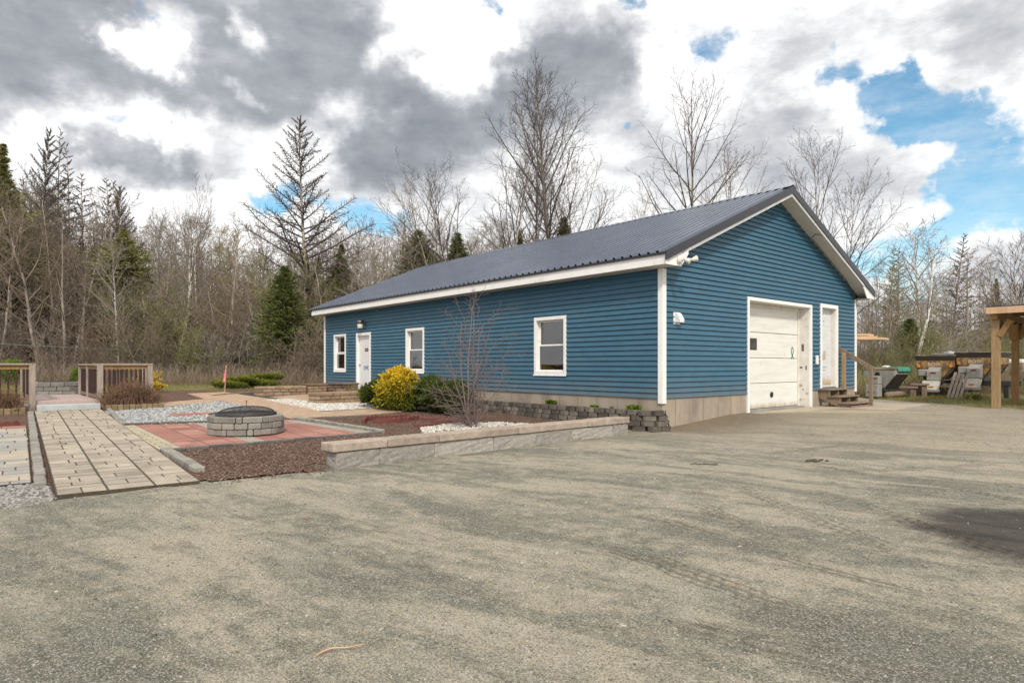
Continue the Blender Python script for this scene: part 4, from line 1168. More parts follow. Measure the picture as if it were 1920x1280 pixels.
# corner boards
for (x, y, sx, sy) in ((0,0,-1,-1),(0,WL,-1,1),(WW,0,1,-1),(WW,WL,1,1)):
    m = MB(); zz0, zz1 = ZB-.11, ZS-.012
    m.box(x+sx*.044, x-sx*.085, y+sy*.044, y+sy*.006, zz0, zz1, .004)
    m.box(x+sx*.044, x+sx*.006, y+sy*.0055, y-sy*.085, zz0, zz1, .004)
    m.build('corner_board', M['trim'], bd)
# eaves: fascia, soffit, returns
for sx, x0 in ((-1, 0), (1, WW)):
    X = lambda d: x0 + sx*d
    m = MB(); m.box(X(.395), X(.418), -.40, WL+.40, ZS, 3.60, .003); m.build('fascia', M['trim'], bd)
    m = MB(); m.box(X(.022), X(.393), -.375, WL+.375, ZS-.004, ZS+.012); m.build('soffit', M['soffit'], bd)
    for y0, y1 in ((-.40,-.376),(WL+.376,WL+.40)):
        m = MB()
        pts = [(-.392,ZS-.002),(.10,ZS-.002),(.36,zr(.36)-.30),(.30,zr(.30)-.1),(-.392,3.56)]
        m.prism([(x0-sx*a,b) for a,b in pts], lambda a,b: (a,y0,b), lambda a,b: (a,y1,b)); m.build('eave_return', M['trim'], bd)
# rakes
for y0, y1, yf in ((-.40,.03,-.40),(WL-.03,WL+.40,WL+.40)):
    sgn = -1 if yf < 0 else 1
    for side in (0,1):
        X = (lambda x: x) if side == 0 else (lambda x: WW-x)
        def strip(xa, xb, ya, yb, d0, d1):
            m = MB(); P = []
            for (d) in (d0, d1):
                for (x, y) in ((xa,ya),(xb,ya),(xb,yb),(xa,yb)):
                    P.append((X(x), y, zr(x)-d))
            m.hexa(P); return m
        strip(-.392, WW/2, min(yf,yf-sgn*.37), max(yf-sgn*.02,yf-sgn*.39), .235, .215).build('rake_soffit', M['soffit'], bd)
        strip(-.40, WW/2, yf, yf-sgn*.02, .245, .03).build('rake_board', M['trim'], bd)
        strip(-.455, WW/2, yf+sgn*.028, yf+sgn*.003, .175, -.014).build('rake_trim', M['rooftrim'], bd)
# roof sheets with ribs, and what lies under them
def roof_sheet(side):
    prof = []
    y = -.425; sp = .2286
    while y < WL+.425:
        prof += [(y,0),(y+.150,0),(y+.172,.045),(y+.212,.045),(y+.2285,.001)]; y += sp
    prof = [(min(a,WL+.425),b) for a,b in prof]
    m = MB(); xe, xrd = -.47, WW/2-.0
    nx, nz = -PITCH/math.hypot(1,PITCH), 1/math.hypot(1,PITCH)
    X = (lambda x: x) if side == 0 else (lambda x: WW-x)
    n = len(prof); vs = []
    for x in (xe, xrd):
        for (yy, h) in prof: vs.append((X(x+nx*h), yy, 3.62+PITCH*(x+.418)+nz*h))
    fs = [(i,i+1,n+i+1,n+i) if side else (i+1,i,n+i,n+i+1) for i in range(n-1)]
    m.add(vs, fs); return m.build('roof_panel', M['roof'], bd)
roof_sheet(0); roof_sheet(1)
m = MB()
for side in (0,1):
    X = (lambda x: x) if side == 0 else (lambda x: WW-x)
    P = []
    for d in (.19,.012):
        for x, y in ((-.39,-.37),(WW/2-.001,-.37),(WW/2-.001,WL+.37),(-.39,WL+.37)): P.append((X(x),y,zr(x)-d))
    m.hexa(P)
m.build('roof_backing', M['inside'], bd)  # unseen slab added under the panels to block light
for side in (0,1):
    X = (lambda x: x) if side == 0 else (lambda x: WW-x)
    m = MB(); m.box(X(-.455), X(-.42), -.425, WL+.425, 3.555, 3.600); m.build('drip_edge', M['rooftrim'], bd)
m = MB()
for side in (0,1):
    X = (lambda x: x) if side == 0 else (lambda x: WW-x)
    P = []
    for d in (-.045,-.050):
        for x, y in ((WW/2-.17,-.43),(WW/2+.002,-.43),(WW/2+.002,WL+.43),(WW/2-.17,WL+.43)): P.append((X(x),y,3.62+PITCH*(x+.418)-d))
    m.hexa(P)
m.build('ridge_cap', M['roof'], bd)
# closures between ribs and cap
# windows of the long wall
def window(y0, y1, curtain, label, gap=0.0):
    z0, z1 = WZ
    m = MB(); c = .085
    m.box(-.044, .02, y0, y0+c, z0, z1, .004); m.box(-.044, .02, y1-c, y1, z0, z1, .004)
    m.box(-.044, .02, y0+c+.001, y1-c-.001, z1-c, z1, .004); m.box(-.044, .02, y0+c+.001, y1-c-.001, z0, z0+c*1.15, .004)
    m.box(-.056, -.0445, y0-.02, y1+.02, z0-.012, z0+.018, .003)
    # jamb liners
    m.box(.021, .10, y0+.05, y0+c, z0+.06, z1-.06); m.box(.021, .10, y1-c, y1-.05, z0+.06, z1-.06)
    m.box(.021, .10, y0+c, y1-c, z1-c, z1-.05); m.box(.021, .10, y0+c, y1-c, z0+.05, z0+c*1.1)
    wd = m.build('window', M['trim'], bd)
    a0, a1 = y0+c+.002, y1-c-.002; zm = (z0+z1)/2+.02
    for nm, s0, s1, dx in (('sash', z0+c*1.15+.002, zm+.018, .040), ('sash', zm-.018, z1-c-.002, .074)):
        m = MB(); f = .042
        if dx < .06: s1 -= gap
        m.box(dx, dx+.03, a0, a0+f, s0, s1, .003); m.box(dx, dx+.03, a1-f, a1, s0, s1, .003)
        m.box(dx, dx+.03, a0+f+.001, a1-f-.001, s0, s0+f, .003); m.box(dx, dx+.03, a0+f+.001, a1-f-.001, s1-.034, s1, .003)
        m.build(nm, M['trim'], wd)
        m = MB(); m.box(dx+.012, dx+.017, a0+f+.0005, a1-f-.0005, s0+f+.0005, s1-.0345); m.build('pane', M['glass'], wd)
    # a shallow room behind, and whatever hangs in it
    m = MB(); d = 1.6
    m.quad((.121+d,a0-.4,z0-.6),(.121+d,a1+.4,z0-.6),(.121+d,a1+.4,z1+.3),(.121+d,a0-.4,z1+.3))
    m.quad((.121,a0-.4,z0-.6),(.121+d,a0-.4,z0-.6),(.121+d,a0-.4,z1+.3),(.121,a0-.4,z1+.3)); m.quad((.121,a1+.4,z0-.6),(.121+d,a1+.4,z0-.6),(.121+d,a1+.4,z1+.3),(.121,a1+.4,z1+.3))
    m.quad((.121,a0-.4,z0-.05),(.121+d,a0-.4,z0-.05),(.121+d,a1+.4,z0-.05),(.121,a1+.4,z0-.05)); m.quad((.121,a0-.4,z1+.3),(.121+d,a0-.4,z1+.3),(.121+d,a1+.4,z1+.3),(.121,a1+.4,z1+.3))
    m.build('room_lining', M['inside'], wd)
    if curtain:
        m = MB(); ya, yb = curtain; n = 22; vs = []
        for z in (z0+.02, z1-.03):
            for k in range(n+1): vs.append((.19+.02*math.sin(k*1.5), ya+(yb-ya)*k/n, z))
        m.add(vs, [(k,k+1,n+2+k,n+1+k) for k in range(n)]); m.build('curtain', M['curtain'], wd, smooth=True)
    if label: wd['label'] = label
    return wd
wa = window(*WIN[0], None, 'double hung window nearest the garage corner')
window(*WIN[1], (WIN[1][1]-.42, WIN[1][1]-.05), 'double hung window behind the yellow bush')
window(*WIN[2], (WIN[2][1]-.5, WIN[2][1]-.05), 'double hung window left of the office door, opened a crack', gap=.05)
# office door
m = MB(); y0, y1, z0, z1 = OD
m.box(.05, .09, y0+.11, y1-.11, z0+.06, z1-.10, .004)
od = m.build('office_door', M['doorwhite'], bd)
m = MB(); c = .105
m.box(-.046, .048, y0, y0+c, z0, z1, .004); m.box(-.046, .048, y1-c, y1, z0, z1, .004); m.box(-.046, .048, y0+c+.001, y1-c-.001, z1-c, z1, .004)
m.box(.049, .12, y0+.02, y0+c+.004, z0, z1-.01); m.box(.049, .12, y1-c-.004, y1-.02, z0, z1-.01); m.box(.049, .12, y0+c, y1-c, z1-c-.004, z1-.01)
m.box(-.03, .12, y0+c+.001, y1-c-.001, z0, z0+.055, .004)
m.build('door_frame', M['trim'], od)
yc = (y0+y1)/2
m = MB(); m.lathe([(.0,-.055),(.026,-.05),(.03,-.03),(.014,-.02),(.012,0)], 12)
kb = m.build('handle', M['lampmetal'], od, smooth=True); kb.location = (.05, y1-.19, z0+1.0); kb.rotation_euler = (0, R(90), 0)
m = MB(); m.box(.042, .0495, yc-.24, yc+.02, z0+1.50, z0+1.62, .002); pl = m.build('plaque', M['plaque'], od)
m = MB()
for k in range(5): m.box(.0402, .0415, yc-.20+.04*k, yc-.175+.04*k, z0+1.55, z0+1.575)
m.build('plaque_marks', M['cream'], pl)
text_obj('lettering', 'OFFICE', .21, M['blueink'], od, (.0485, yc-.13, z0+.88), (R(90),0,R(-90)), .001, .80)
# wall lamp above the office door
m = MB(); m.box(-.06, -.012, 13.20, 13.42, 2.68, 2.98, .01)
wl = m.build('wall_lamp', M['lampmetal'], bd)
m = MB(); m.lathe([(.085,.0),(.10,.01),(.10,.17),(.0,.171)], 18, (-.16,13.31,2.68)); m.build('lamp_shade', M['lampglass'], wl, smooth=True)
m = MB(); m.lathe([(.0,.0),(.108,.0),(.108,.13),(.06,.14)], 18, (-.16,13.31,2.845)); m.build('lamp_cap', M['lampmetal'], wl, smooth=True)
# garage door, set back in its opening
s0, s1, z0, z1 = GD; zf = .17; dp = .30
m = MB(); nP = 4; ph = (z1-.12-zf-.03)/nP; a0, a1 = s0+.10, s1-.11
for k in range(nP):
    zz0 = zf+.03+k*ph
    m.box(a0, a1, dp, dp+.045, zz0+.007, zz0+ph-.007, .009)
    for q in range(1,6): m.box(a0+.01, a1-.01, dp-.0025, dp+.001, zz0+ph*q/6-.002, zz0+ph*q/6+.002)
gd = m.build('garage_door', M['garagedoor'], bd)
m = MB(); m.box(a0, a1, dp+.01, dp+.04, zf-.02, z1-.13); m.build('section_joints', M['groove'], gd)
m = MB(); m.box(a0, a1, dp-.004, dp+.03, zf-.03, zf+.03); m.build('bottom_seal', M['rubber'], gd)
m = MB(); c = .085
m.box(s0-.06, s0+.03, -.046, .02, zf-.12, z1+.05, .004); m.box(s1-.03, s1+.06, -.046, .02, zf-.12, z1+.05, .004); m.box(s0+.031, s1-.031, -.046, .02, z1-.035, z1+.05, .004)
m.build('door_casing', M['trim'], gd)
m = MB()
m.box(s0+.005, s0+.028, .021, dp+.3, zf-.1, z1-.04); m.box(s1-.028, s1-.005, .021, dp+.3, zf-.1, z1-.04); m.box(s0+.03, s1-.03, .021, dp+.3, z1-.036, z1-.01)
m.box(s1-.11, s1-.029, dp-.03, dp+.02, zf, z1-.04, .004); m.box(s0+.029, s0+.10, dp-.03, dp+.02, zf, z1-.04, .004); m.box(s0+.1, s1-.11, dp-.03, dp+.02, z1-.14, z1-.04, .004)
m.build('door_jamb', M['oldtrim'], gd)
for k, (zz, yy, ww, hh) in enumerate(((1.72,.15,.07,.20),(1.24,.19,.10,.05),(1.2,.07,.04,.12),(.62,.16,.03,.05))):
    m = MB(); m.box(s1-.0295, s1-.0285, yy, yy+ww, zz, zz+hh); m.build('bare_patch', M['groove'], gd)
m = MB(); m.box(3.93, 4.40, dp-.012, dp-.0045, 1.72, 2.02, .004); gw = m.build('door_window', M['rim'], gd)
m = MB(); m.box(3.96, 4.36, dp-.016, dp-.0125, 1.755, 1.985); m.build('pane', pm('smoked_pane', (.05,.045,.04), .12), gw)
m = MB(); m.lathe([(.07,0),(.075,-.02),(.04,-.03),(.0,-.03)], 14); kn = m.build('latch', M['black'], gd); kn.location = (5.16, dp-.004, .55); kn.rotation_euler = (R(-90),0,0)
# awareness ribbon in green vinyl
m = MB(); rb = []
for k in range(25):
    a_ = -.92*math.pi/2 + k/24*(math.pi*1.92); rb.append((6.33+.058*math.cos(a_)*1.0, dp-.006, 1.73+.075*math.sin(a_)))
rb = [(6.33-.075, dp-.006, 1.50)] + [(6.33+.055*math.sin(t_), dp-.006, 1.70-.10*math.cos(t_)+.02) for t_ in [k*2*math.pi/20 for k in range(1,20)]] + [(6.33+.075, dp-.006, 1.50)]
m.M = None
for p, q in zip(rb, rb[1:]): m.bar(p, q, .032, .003, up=(0,1,0))
m.build('ribbon_sticker', M['green'], gd)
# side door with its trim
s0, s1, z0, z1 = SDR
m = MB(); m.box(s0+.10, s1-.10, .12, .16, z0+.06, z1-.10, .004); sdo = m.build('side_door', M['sidedoor'], bd)
m = MB()
m.box(s0-.02, s0+.085, -.046, .02, z0-.03, z1+.02, .004); m.box(s1-.085, s1+.02, -.046, .02, z0-.03, z1+.02, .004); m.box(s0+.086, s1-.086, -.046, .02, z1-.085, z1+.02, .004)
m.build('door_frame', M['trim'], sdo)
m = MB(); m.box(s0+.06, s0+.099, .021, .2, z0, z1-.09); m.box(s1-.099, s1-.06, .021, .2, z0, z1-.09); m.box(s0+.1, s1-.1, .021, .2, z1-.10, z1-.06); m.box(s0+.1, s1-.1, .0, .2, z0, z0+.05, .004)
m.build('door_jamb', M['oldtrim'], sdo)
xc = (s0+s1)/2; r = random.Random(2)
for (zz, w_, h_, x_) in ((2.58,.30,.05,.05),(2.50,.24,.012,.06),(2.22,.07,.05,.12),(2.12,.22,.012,.08),(1.23,.14,.085,.02),(1.25,.26,.04,.2),(1.18,.24,.03,.2),(1.03,.2,.012,.14),(2.80,.1,.02,.2)):
    m = MB()
    if h_ > .025:
        n_ = max(2, int(w_/.045))
        for k in range(n_): m.box(s0+.24+x_+k*w_/n_, s0+.24+x_+(k+.72)*w_/n_, .1175, .1195, zz, zz+h_*r.uniform(.7,1))
    else: m.box(s0+.24+x_, s0+.24+x_+w_, .1175, .1195, zz, zz+h_)
    m.build('printed_mark', M['paleink'] if zz != 1.23 else M['blueink'], sdo)
m = MB()
for k in range(9): m.box(s0+.26+.05*k, s0+.275+.05*k+r.uniform(0,.02), .1172, .1193, 1.42+r.uniform(0,.08), 1.62+r.uniform(0,.16))
m.build('brown_stain', pm('brown_smear', (.45,.36,.25), .7), sdo)
# small fittings of the gable wall
m = MB(); m.box(7.02, 7.13, -.075, -.02, 1.35, 1.60, .012); m.build('doorbell_box', M['trim'], bd)
m = MB(); m.box(.36, .58, -.03, -.006, 2.20, 2.46, .004)
m.prism([(0,2.44),(0,2.24),(-.13,2.24),(-.13,2.31),(-.05,2.44)], lambda a,b: (.39,a-.03,b), lambda a,b: (.55,a-.03,b))
m.build('vent_hood', M['trim'], bd)
fl = MB(); fl.lathe([(.0,-.03),(.07,-.03),(.075,0),(.06,.03),(.0,.03)], 14); fo_ = fl.build('floodlight', M['oldtrim'], bd, smooth=True); fo_.location = (.0,-.44,3.47); fo_.rotation_euler = (R(90),0,0)
for dx, dz, rx, rz_ in ((-.02,-.07,R(115),R(20)),(.22,-.06,R(75),R(60))):
    m = MB(); m.lathe([(.0,0),(.03,0),(.034,.05),(.048,.09),(.062,.15),(.058,.152),(.0,.14)], 14); o = m.build('lamp_head', M['oldtrim'], fo_, smooth=True)
    o.location = (dx, -.0-dz*.2, .07+.02); o.rotation_euler = (rx-R(90), rz_, 0)
m = MB(); m.tube([(0,0,.03),(.1,.02,.06),(.22,.02,.08)], .018, 6); m.build('lamp_arm', M['oldtrim'], fo_)
m = MB(); 
cab = [(6.62,-.385,zr(6.62)-.30),(6.55,-.24,zr(6.55)-.25),(6.62,-.18,zr(6.62)-.252)] + [(6.7+k*.3,-.06-.01*(k%2),zr(6.7+k*.3)-.253) for k in range(9)] + [(9.5,-.05,3.42),(9.78,-.045,3.38),(9.80,-.045,3.05)]
m.tube(cab, .008, 5); m.build('cable', M['wire'], bd)
m = MB(); m.tube([(4.5,-.024,5.15),(4.62,-.024,5.19),(4.58,-.024,5.11)], .008, 4); m.build('cable_stub', M['redlens'], bd)
jg = MB(); jg.lathe([(.0,0),(.09,0),(.095,.02),(.095,.19),(.06,.24),(.028,.27),(.028,.31),(.0,.31)], 16); jg.tube([(.06,0,.25),(.115,0,.22),(.11,0,.13),(.09,0,.11)], .012, 6)
o = jg.build('plastic_jug', M['jug'], None, smooth=True); o.location = Vector((*xy(.33, 3.36), 1.02)); o.rotation_euler = (0,0,.6)
tag(o, 'pale plastic jug standing inside the window nearest the garage corner', 'jug')

# ---------------------------------------------------------------- wooden steps at the side door
ws = thing('wooden_steps', 'weathered three tread wooden steps with a handrail at the side door', 'steps', (C0[0],C0[1],0), ANG)
g0 = .13; sx0, sx1 = 7.22, 8.42
trd = [(.66,-.04,-.36),(.475,-.30,-.66),(.30,-.58,-.94)]
for z, ya, yb in trd:
    m = MB(); w2 = (ya-yb)/2
    m.box(sx0-.02, sx1+.02, ya, ya-w2+.006, z-.04, z, .005); m.box(sx0-.02, sx1+.02, ya-w2-.006, yb, z-.04, z, .005); m.build('tread', M['oldwood'], ws)
for x in (sx0+.03, sx1-.05, (sx0+sx1)/2):
    m = MB()
    poly = [(-.03,.40),(-.03,.618),(-.32,.618),(-.32,.432),(-.62,.432),(-.62,.258),(-.90,.258),(-.92,.10),(-.72,.10)]
    m.prism(poly, lambda a,b: (x,a,b), lambda a,b: (x+.042,a,b)); m.build('stringer', M['oldwood'], ws)
m = MB(); m.box(sx0-.02, sx1+.02, -.935, -.90, .10, .22, .004); m.build('kick_board', M['oldwood'], ws)
m = MB(); m.box(sx1+.03, sx1+.12, -.24, -.15, .40, 1.70, .004); m.build('post', M['treated'], ws)
m = MB(); m.box(sx1+.03, sx1+.12, -.98, -.89, .08, 1.24, .004); m.build('post', M['oldwood'], ws)
m = MB(); m.bar((sx1+.145,.0,1.83), (sx1+.145,-1.03,1.17), .045, .125, b=.004); m.build('handrail', M['oldwood'], ws)
# apron slab
m = MB(Matrix.Translation((C0[0],C0[1],0)) @ Matrix.Rotation(ANG,4,'Z'))
m.prism([(GD[0]-.05,-.02),(GD[0]-.05,-.35),(6.9,-.75),(7.1,-1.95),(10.7,-1.75),(10.6,-.3),(9.9,-.02)], lambda a,b: (a,b,-.05), lambda a,b: (a,b,gzst(a,b)+.022))
tag(m.build('concrete_apron', M['apron']), 'flat pale concrete apron before the garage door and steps', 'apron', kind='structure')
# ---------------------------------------------------------------- spreaders parked at the edge of the trees
def loft(m, lo, hi, z0, z1):
    """closed solid between two rectangles (x0,x1,y0,y1)"""
    m.hexa([(lo[0],lo[2],z0),(lo[1],lo[2],z0),(lo[1],lo[3],z0),(lo[0],lo[3],z0),(hi[0],hi[2],z1),(hi[1],hi[2],z1),(hi[1],hi[3],z1),(hi[0],hi[3],z1)])
def spreader(u, Y, az, label, k=1.0, zb=0.0, text=True, mirror=1):
    x = wx(u, Y); z = gz(x, Y) + zb
    root = thing('salt_spreader', label, 'spreader', (x,Y,z), R(-az), 'salt spreaders parked by the trees'); root.scale = (k,k,k)
    hw, ln = .64, 1.75
    m = MB(); loft(m, (-.20,.20,.06,ln-.3), (-hw,hw,0,ln), .52, 1.02); loft(m, (-hw,hw,0,ln), (-hw,hw,0,ln), 1.021, 1.28)
    hp = m.build('hopper', M['rust'], root)
    for y in (.35,.8,1.25): 
        for s_ in (-1,1):
            m = MB(); m.bar((s_*.215,y,.50),(s_*(hw+.012),y,1.03), .04, .03); m.build('rib', M['rustgrey'], hp)
    # rim flaring out over the hopper
    m = MB(); loft(m, (-hw-.005,hw+.005,-.005,ln+.005), (-hw-.075,hw+.075,-.075,ln+.06), 1.285, 1.47); m.build('rim', M['rim'], root)
    m = MB(); m.box(-hw-.06, hw+.06, -.06, ln+.05, 1.472, 1.50, .01); m.build('cover', M['rustgrey'], root)
    if text: text_obj('lettering', 'BOSS', .17, M['decal'], hp, (-.02,-.004,1.13), (R(90),0,0), .002, 1.15)
    for s_ in (-1,1):
        m = MB(); m.box(s_*.56-.055, s_*.56+.055, -.03, -.004, 1.0, 1.13, .01); m.build('marker_light', M['amber'], root)
    for q_ in ((.18,.30,.92,1.0),(.40,.56,.9,.95)):
        m = MB(); m.box(q_[0],q_[1],-.006,-.003,q_[2],q_[3]); m.build('warning_decal', M['rust'], hp)
    # engine cover with a sloping top, and a smaller box beside it
    m = MB(); m.prism([(-.40,.50),(-.02,.50),(-.02,1.02),(-.40,.86)], lambda a,b: (-.17,a,b), lambda a,b: (.25,a,b)); ec = m.build('engine_cover', M['metal_grey'], root)
    m = MB(); m.box(-.04,.14,-.409,-.401,.76,.81); m.build('tail_light', M['redlens'], ec)
    m = MB(); m.box(-.50,-.18,-.33,-.02,.66,.92,.03); m.build('motor_box', M['metal_grey'], root)
    m = MB(); m.prism([(-.29,.36),(-.29,.47),(.29,.47),(.29,.36),(.20,.12),(-.20,.12)], lambda a,b: (a,-.52,b), lambda a,b: (a*.8,-.06,b))
    ch = m.build('spinner_chute', M['cream'], root)
    m = MB(); m.box(-.21,.21,-.54,-.08,.03,.118); m.build('chute_skirt', M['metal_grey'], ch)
    m = MB(); m.box(-.08,.10,-.528,-.521,.20,.26); m.build('decal', M['amber'], ch)
    m = MB(); m.lathe([(.0,0),(.24,0),(.24,.018),(.0,.02)], 20, (0,-.32,-.03)); m.build('spinner_disc', M['steelblack'], root)
    m = MB()
    for s_ in (-1,1): m.tube([(s_*.25,-.03,.62),(s_*.36,-.16,.5),(s_*.33,-.34,.42),(s_*.27,-.45,.46)], .014, 5)
    m.build('hose', M['black'], root)
    m = MB()
    for s_ in (-1,1):
        m.bar((s_*.24,.02,.42),(s_*.24,ln,.42), .07, .10); m.bar((s_*.24,.02,.42),(s_*.6,.02,1.0), .05, .05); m.bar((s_*.24,ln-.05,.42),(s_*.6,ln-.05,1.0), .05, .05)
    m.build('frame', M['steelblack'], root)
    return root
# timbers under them
def timber(name, label, pts, w, h, mat, cat='timber', grp=None):
    m = MB(); m.bar(pts[0], pts[1], w, h, b=.01); return tag(m.build(name, M[mat]), label, cat, grp)
def trestle(u, Y, az, W, D, hh, label, mat='oldwood'):
    x = wx(u, Y); root = thing('timber_stand', label, 'stand', (x,Y,gz(x,Y)), R(-az), 'stands under the spreaders')
    m = MB(); m.box(-W/2, W/2, -D/2, D/2, hh-.07, hh, .008); m.build('top_beam', M[mat], root)
    for sx in (-1,1):
        for sy in (-1,1):
            m = MB(); a, b = sx*(W/2-.12), sy*(D/2-.10); m.box(a-.06, a+.06, b-.06, b+.06, -.05, hh-.071, .006); m.build('leg', M[mat], root)
    return root
s2 = spreader(1752, 24.0, 47, 'rusty yellow salt spreader left of the leaning pallet, with a cream chute', .93, .16)
s3 = spreader(1829, 23.2, 52, 'rusty yellow salt spreader right of the leaning pallet, behind the pavilion post', .93, .27)
def offset(root, x, y): 
    v = root.matrix_basis @ Vector((x,y,0)); return v
for rt, nm, hh in ((s2, 'brown timber stand under the spreader left of the leaning pallet', .50), (s3, 'dark timber stand under the spreader behind the pavilion post', .60)):
    v = offset(rt, 0, .95); t_ = thing('timber_stand', nm, 'stand', (v.x,v.y,gz(v.x,v.y)), rt.rotation_euler.z, 'stands under the spreaders')
    mt_ = 'oldwood' if rt is s2 else 'steelblack'
    for y in (-.6,.6):
        m = MB(); m.box(-1.0, 1.0, y-.09, y+.09, hh-.16, hh, .01); m.build('beam', M[mt_], t_)
    for sx in (-.85,.85):
        for y in (-.6,.6):
            m = MB(); m.box(sx-.07, sx+.07, y-.07, y+.07, -.05, hh-.162, .008); m.build('leg', M[mt_], t_)
# grey spreader under a green tarp
x, Y = wx(1648, 22.6), 22.6
s1 = thing('salt_spreader', 'grey salt spreader half covered by a green tarp, nearest the blue building', 'spreader', (x,Y,gz(x,Y)), R(-56), 'salt spreaders parked by the trees')
m = MB(); loft(m, (-.16,.16,.05,.9), (-.52,.52,0,1.0), .38, .82); loft(m, (-.52,.52,0,1.0), (-.52,.52,0,1.0), .821, .99); hp = m.build('hopper', M['metal_grey'], s1)
m = MB(); m.lathe([(.0,0),(.085,0),(.085,.015),(.0,.02)], 16); o = m.build('filler_port', M['black'], s1); o.location = (-.05,-.003,.86); o.rotation_euler = (R(90),0,0)
m = MB(); m.box(-.30,.12,-.34,-.02,.06,.50,.015); a_ = m.build('engine_cover', M['metal_grey'], s1)
m = MB(); m.box(-.22,.02,-.347,-.341,.20,.24); m.build('tail_light', M['redlens'], a_)
m = MB(); m.box(-.26,.12,-.28,-.02,.505,.80,.02); a_ = m.build('motor_box', M['metal_grey'], s1)
m = MB(); m.box(-.2,.08,-.287,-.281,.70,.73); m.build('tail_light', M['redlens'], a_)
m = MB(); m.box(-.50,.50,.05,.98,1.0,1.10,.02); m.build('cover', M['rustgrey'], s1)
m = MB(); m.lathe([(.0,0),(.14,0),(.13,.05),(.05,.07),(.0,.07)], 16, (.0,.5,1.10)); m.build('vent_cap', M['cream'], s1, smooth=True)
def tarp(x0, x1, y0, y1, ztop, drop, seed, mat, name, parent):
    r = np.random.RandomState(seed); nx_, ny_ = 26, 26; V = []
    for j in range(ny_):
        for i in range(nx_):
            a, b = i/(nx_-1), j/(ny_-1); x = x0+(x1-x0)*a; y = y0+(y1-y0)*b
            ov = max(0, abs(x)-.54)+0; oy = max(0, -.03-y)
            d = min(drop, ov*3.2) + min(drop, oy*3.0)
            z = ztop - d*(1+.25*math.sin(i*1.3+seed)) + .014*math.sin(i*1.9+j*.8)+.012*math.sin(j*2.3)
            x_ = x if ov == 0 else math.copysign(.54+ov*.35, x); y_ = y if oy == 0 else -.03-oy*.3
            V.append((x_+r.uniform(-.008,.008), y_+r.uniform(-.008,.008), z))
    Fq_ = [(j*nx_+i, j*nx_+i+1, (j+1)*nx_+i+1, (j+1)*nx_+i) for j in range(ny_-1) for i in range(nx_-1)]
    o = np_mesh(name, V, Fq_, M[mat], parent=parent, smooth=True)
    md = o.modifiers.new('thickness', 'SOLIDIFY'); md.thickness = .006
    return o
tarp(-.66,.68,.22,1.12,1.105,.16,3,'tarp','green_tarp',s1)
m = MB(); loft(m, (.18,.24,.1,.9), (.53,.56,.1,.98), .36, .86); m.build('black_sheet', M['blacktarp'], s1)
m = MB(); m.box(-.2,.2,.0,1.0,.26,.375); m.build('frame', M['steelblack'], s1)
v = offset(s1, .0, .9)
for k, (dx, dz, rr_) in enumerate(((-.18,.13,.13),(.14,.12,.12))):
    a = offset(s1, dx, .15); b = offset(s1, dx, 1.5); g_ = gz(a.x,a.y)+dz
    m = MB(); m.tube([(a.x,a.y,g_),((a.x+b.x)/2,(a.y+b.y)/2,g_+.02),(b.x,b.y,g_)], [rr_,rr_*.95,rr_*.9], 12)
    tag(m.build('log', M['oldwood'], None, smooth=True), ('reddish brown log under the tarp covered spreader, nearer the lot','brown log under the tarp covered spreader, on its far side')[k], 'log')
t_ = trestle(1697, 23.4, 40, .75, .5, .40, 'low dark timber stand between the tarp covered spreader and the rusty one')
t_ = trestle(1724, 23.6, 40, .55, .5, .50, 'weathered timber stand just left of the rusty spreader')
# pallet leaning at the front of the stands
x, Y = wx(1788, 22.3), 22.3
pt = thing('pallet', 'grey slatted pallet leaning between the two rusty spreaders', 'pallet', (x,Y,gz(x,Y)+.0), R(-38))
Mt = Matrix.Rotation(R(14),4,'Y') @ Matrix.Rotation(R(-16),4,'X')
for k in range(4):
    m = MB(Mt); m.box(-.22+k*.115, -.22+k*.115+.085, -.02, .0, .0, .95, .004); m.build('slat', M['greywood'], pt)
for z in (.1,.8):
    m = MB(Mt); m.box(-.22,.21,.001,.05,z,z+.08); m.build('batten', M['oldwood'], pt)
# hopper standing behind the pavilion posts
x, Y = wx(1882, 25.5), 25.5
h4 = thing('salt_hopper', 'stained grey salt hopper with a pale lid, seen between the pavilion posts', 'hopper', (x,Y,gz(x,Y)), R(-50))
m = MB(); loft(m, (-.25,.25,.1,1.4), (-.6,.6,0,1.6), .45, .95); loft(m, (-.6,.6,0,1.6), (-.6,.6,0,1.6), .951, 1.25); m.build('hopper', M['rustgrey'], h4)
m = MB(); m.box(-.63,.63,-.03,1.63,1.253,1.42,.03); m.build('lid', M['cream'], h4)
m = MB()
for sx in (-.4,.4):
    for y in (.15,1.4): m.bar((sx,y,-.05),(sx,y,.95), .07,.07)
m.build('legs', M['steelblack'], h4)
x, Y = wx(1781, 25.9), 25.9
h5 = thing('salt_hopper', 'brown sided salt hopper standing behind the two rusty spreaders', 'hopper', (x,Y,gz(x,Y)), R(-47))
m = MB(); loft(m, (-.25,.25,.1,1.4), (-.6,.6,0,1.6), .5, 1.0); loft(m, (-.6,.6,0,1.6), (-.6,.6,0,1.6), 1.001, 1.62); m.build('hopper', M['rustgrey'], h5)
m = MB(); m.box(-.63,.63,-.03,1.63,1.622,1.66,.01); m.build('lid', M['metal_grey'], h5)
m = MB()
for sx in (-.4,.4):
    for y in (.15,1.4): m.bar((sx,y,-.05),(sx,y,1.0), .07,.07)
m.build('legs', M['steelblack'], h5)
m = MB(); m.box(-.17,.17,-.12,.12,0,.07,.015); m.lathe([(.0,.07),(.09,.07),(.09,.10),(0,.11)],12)
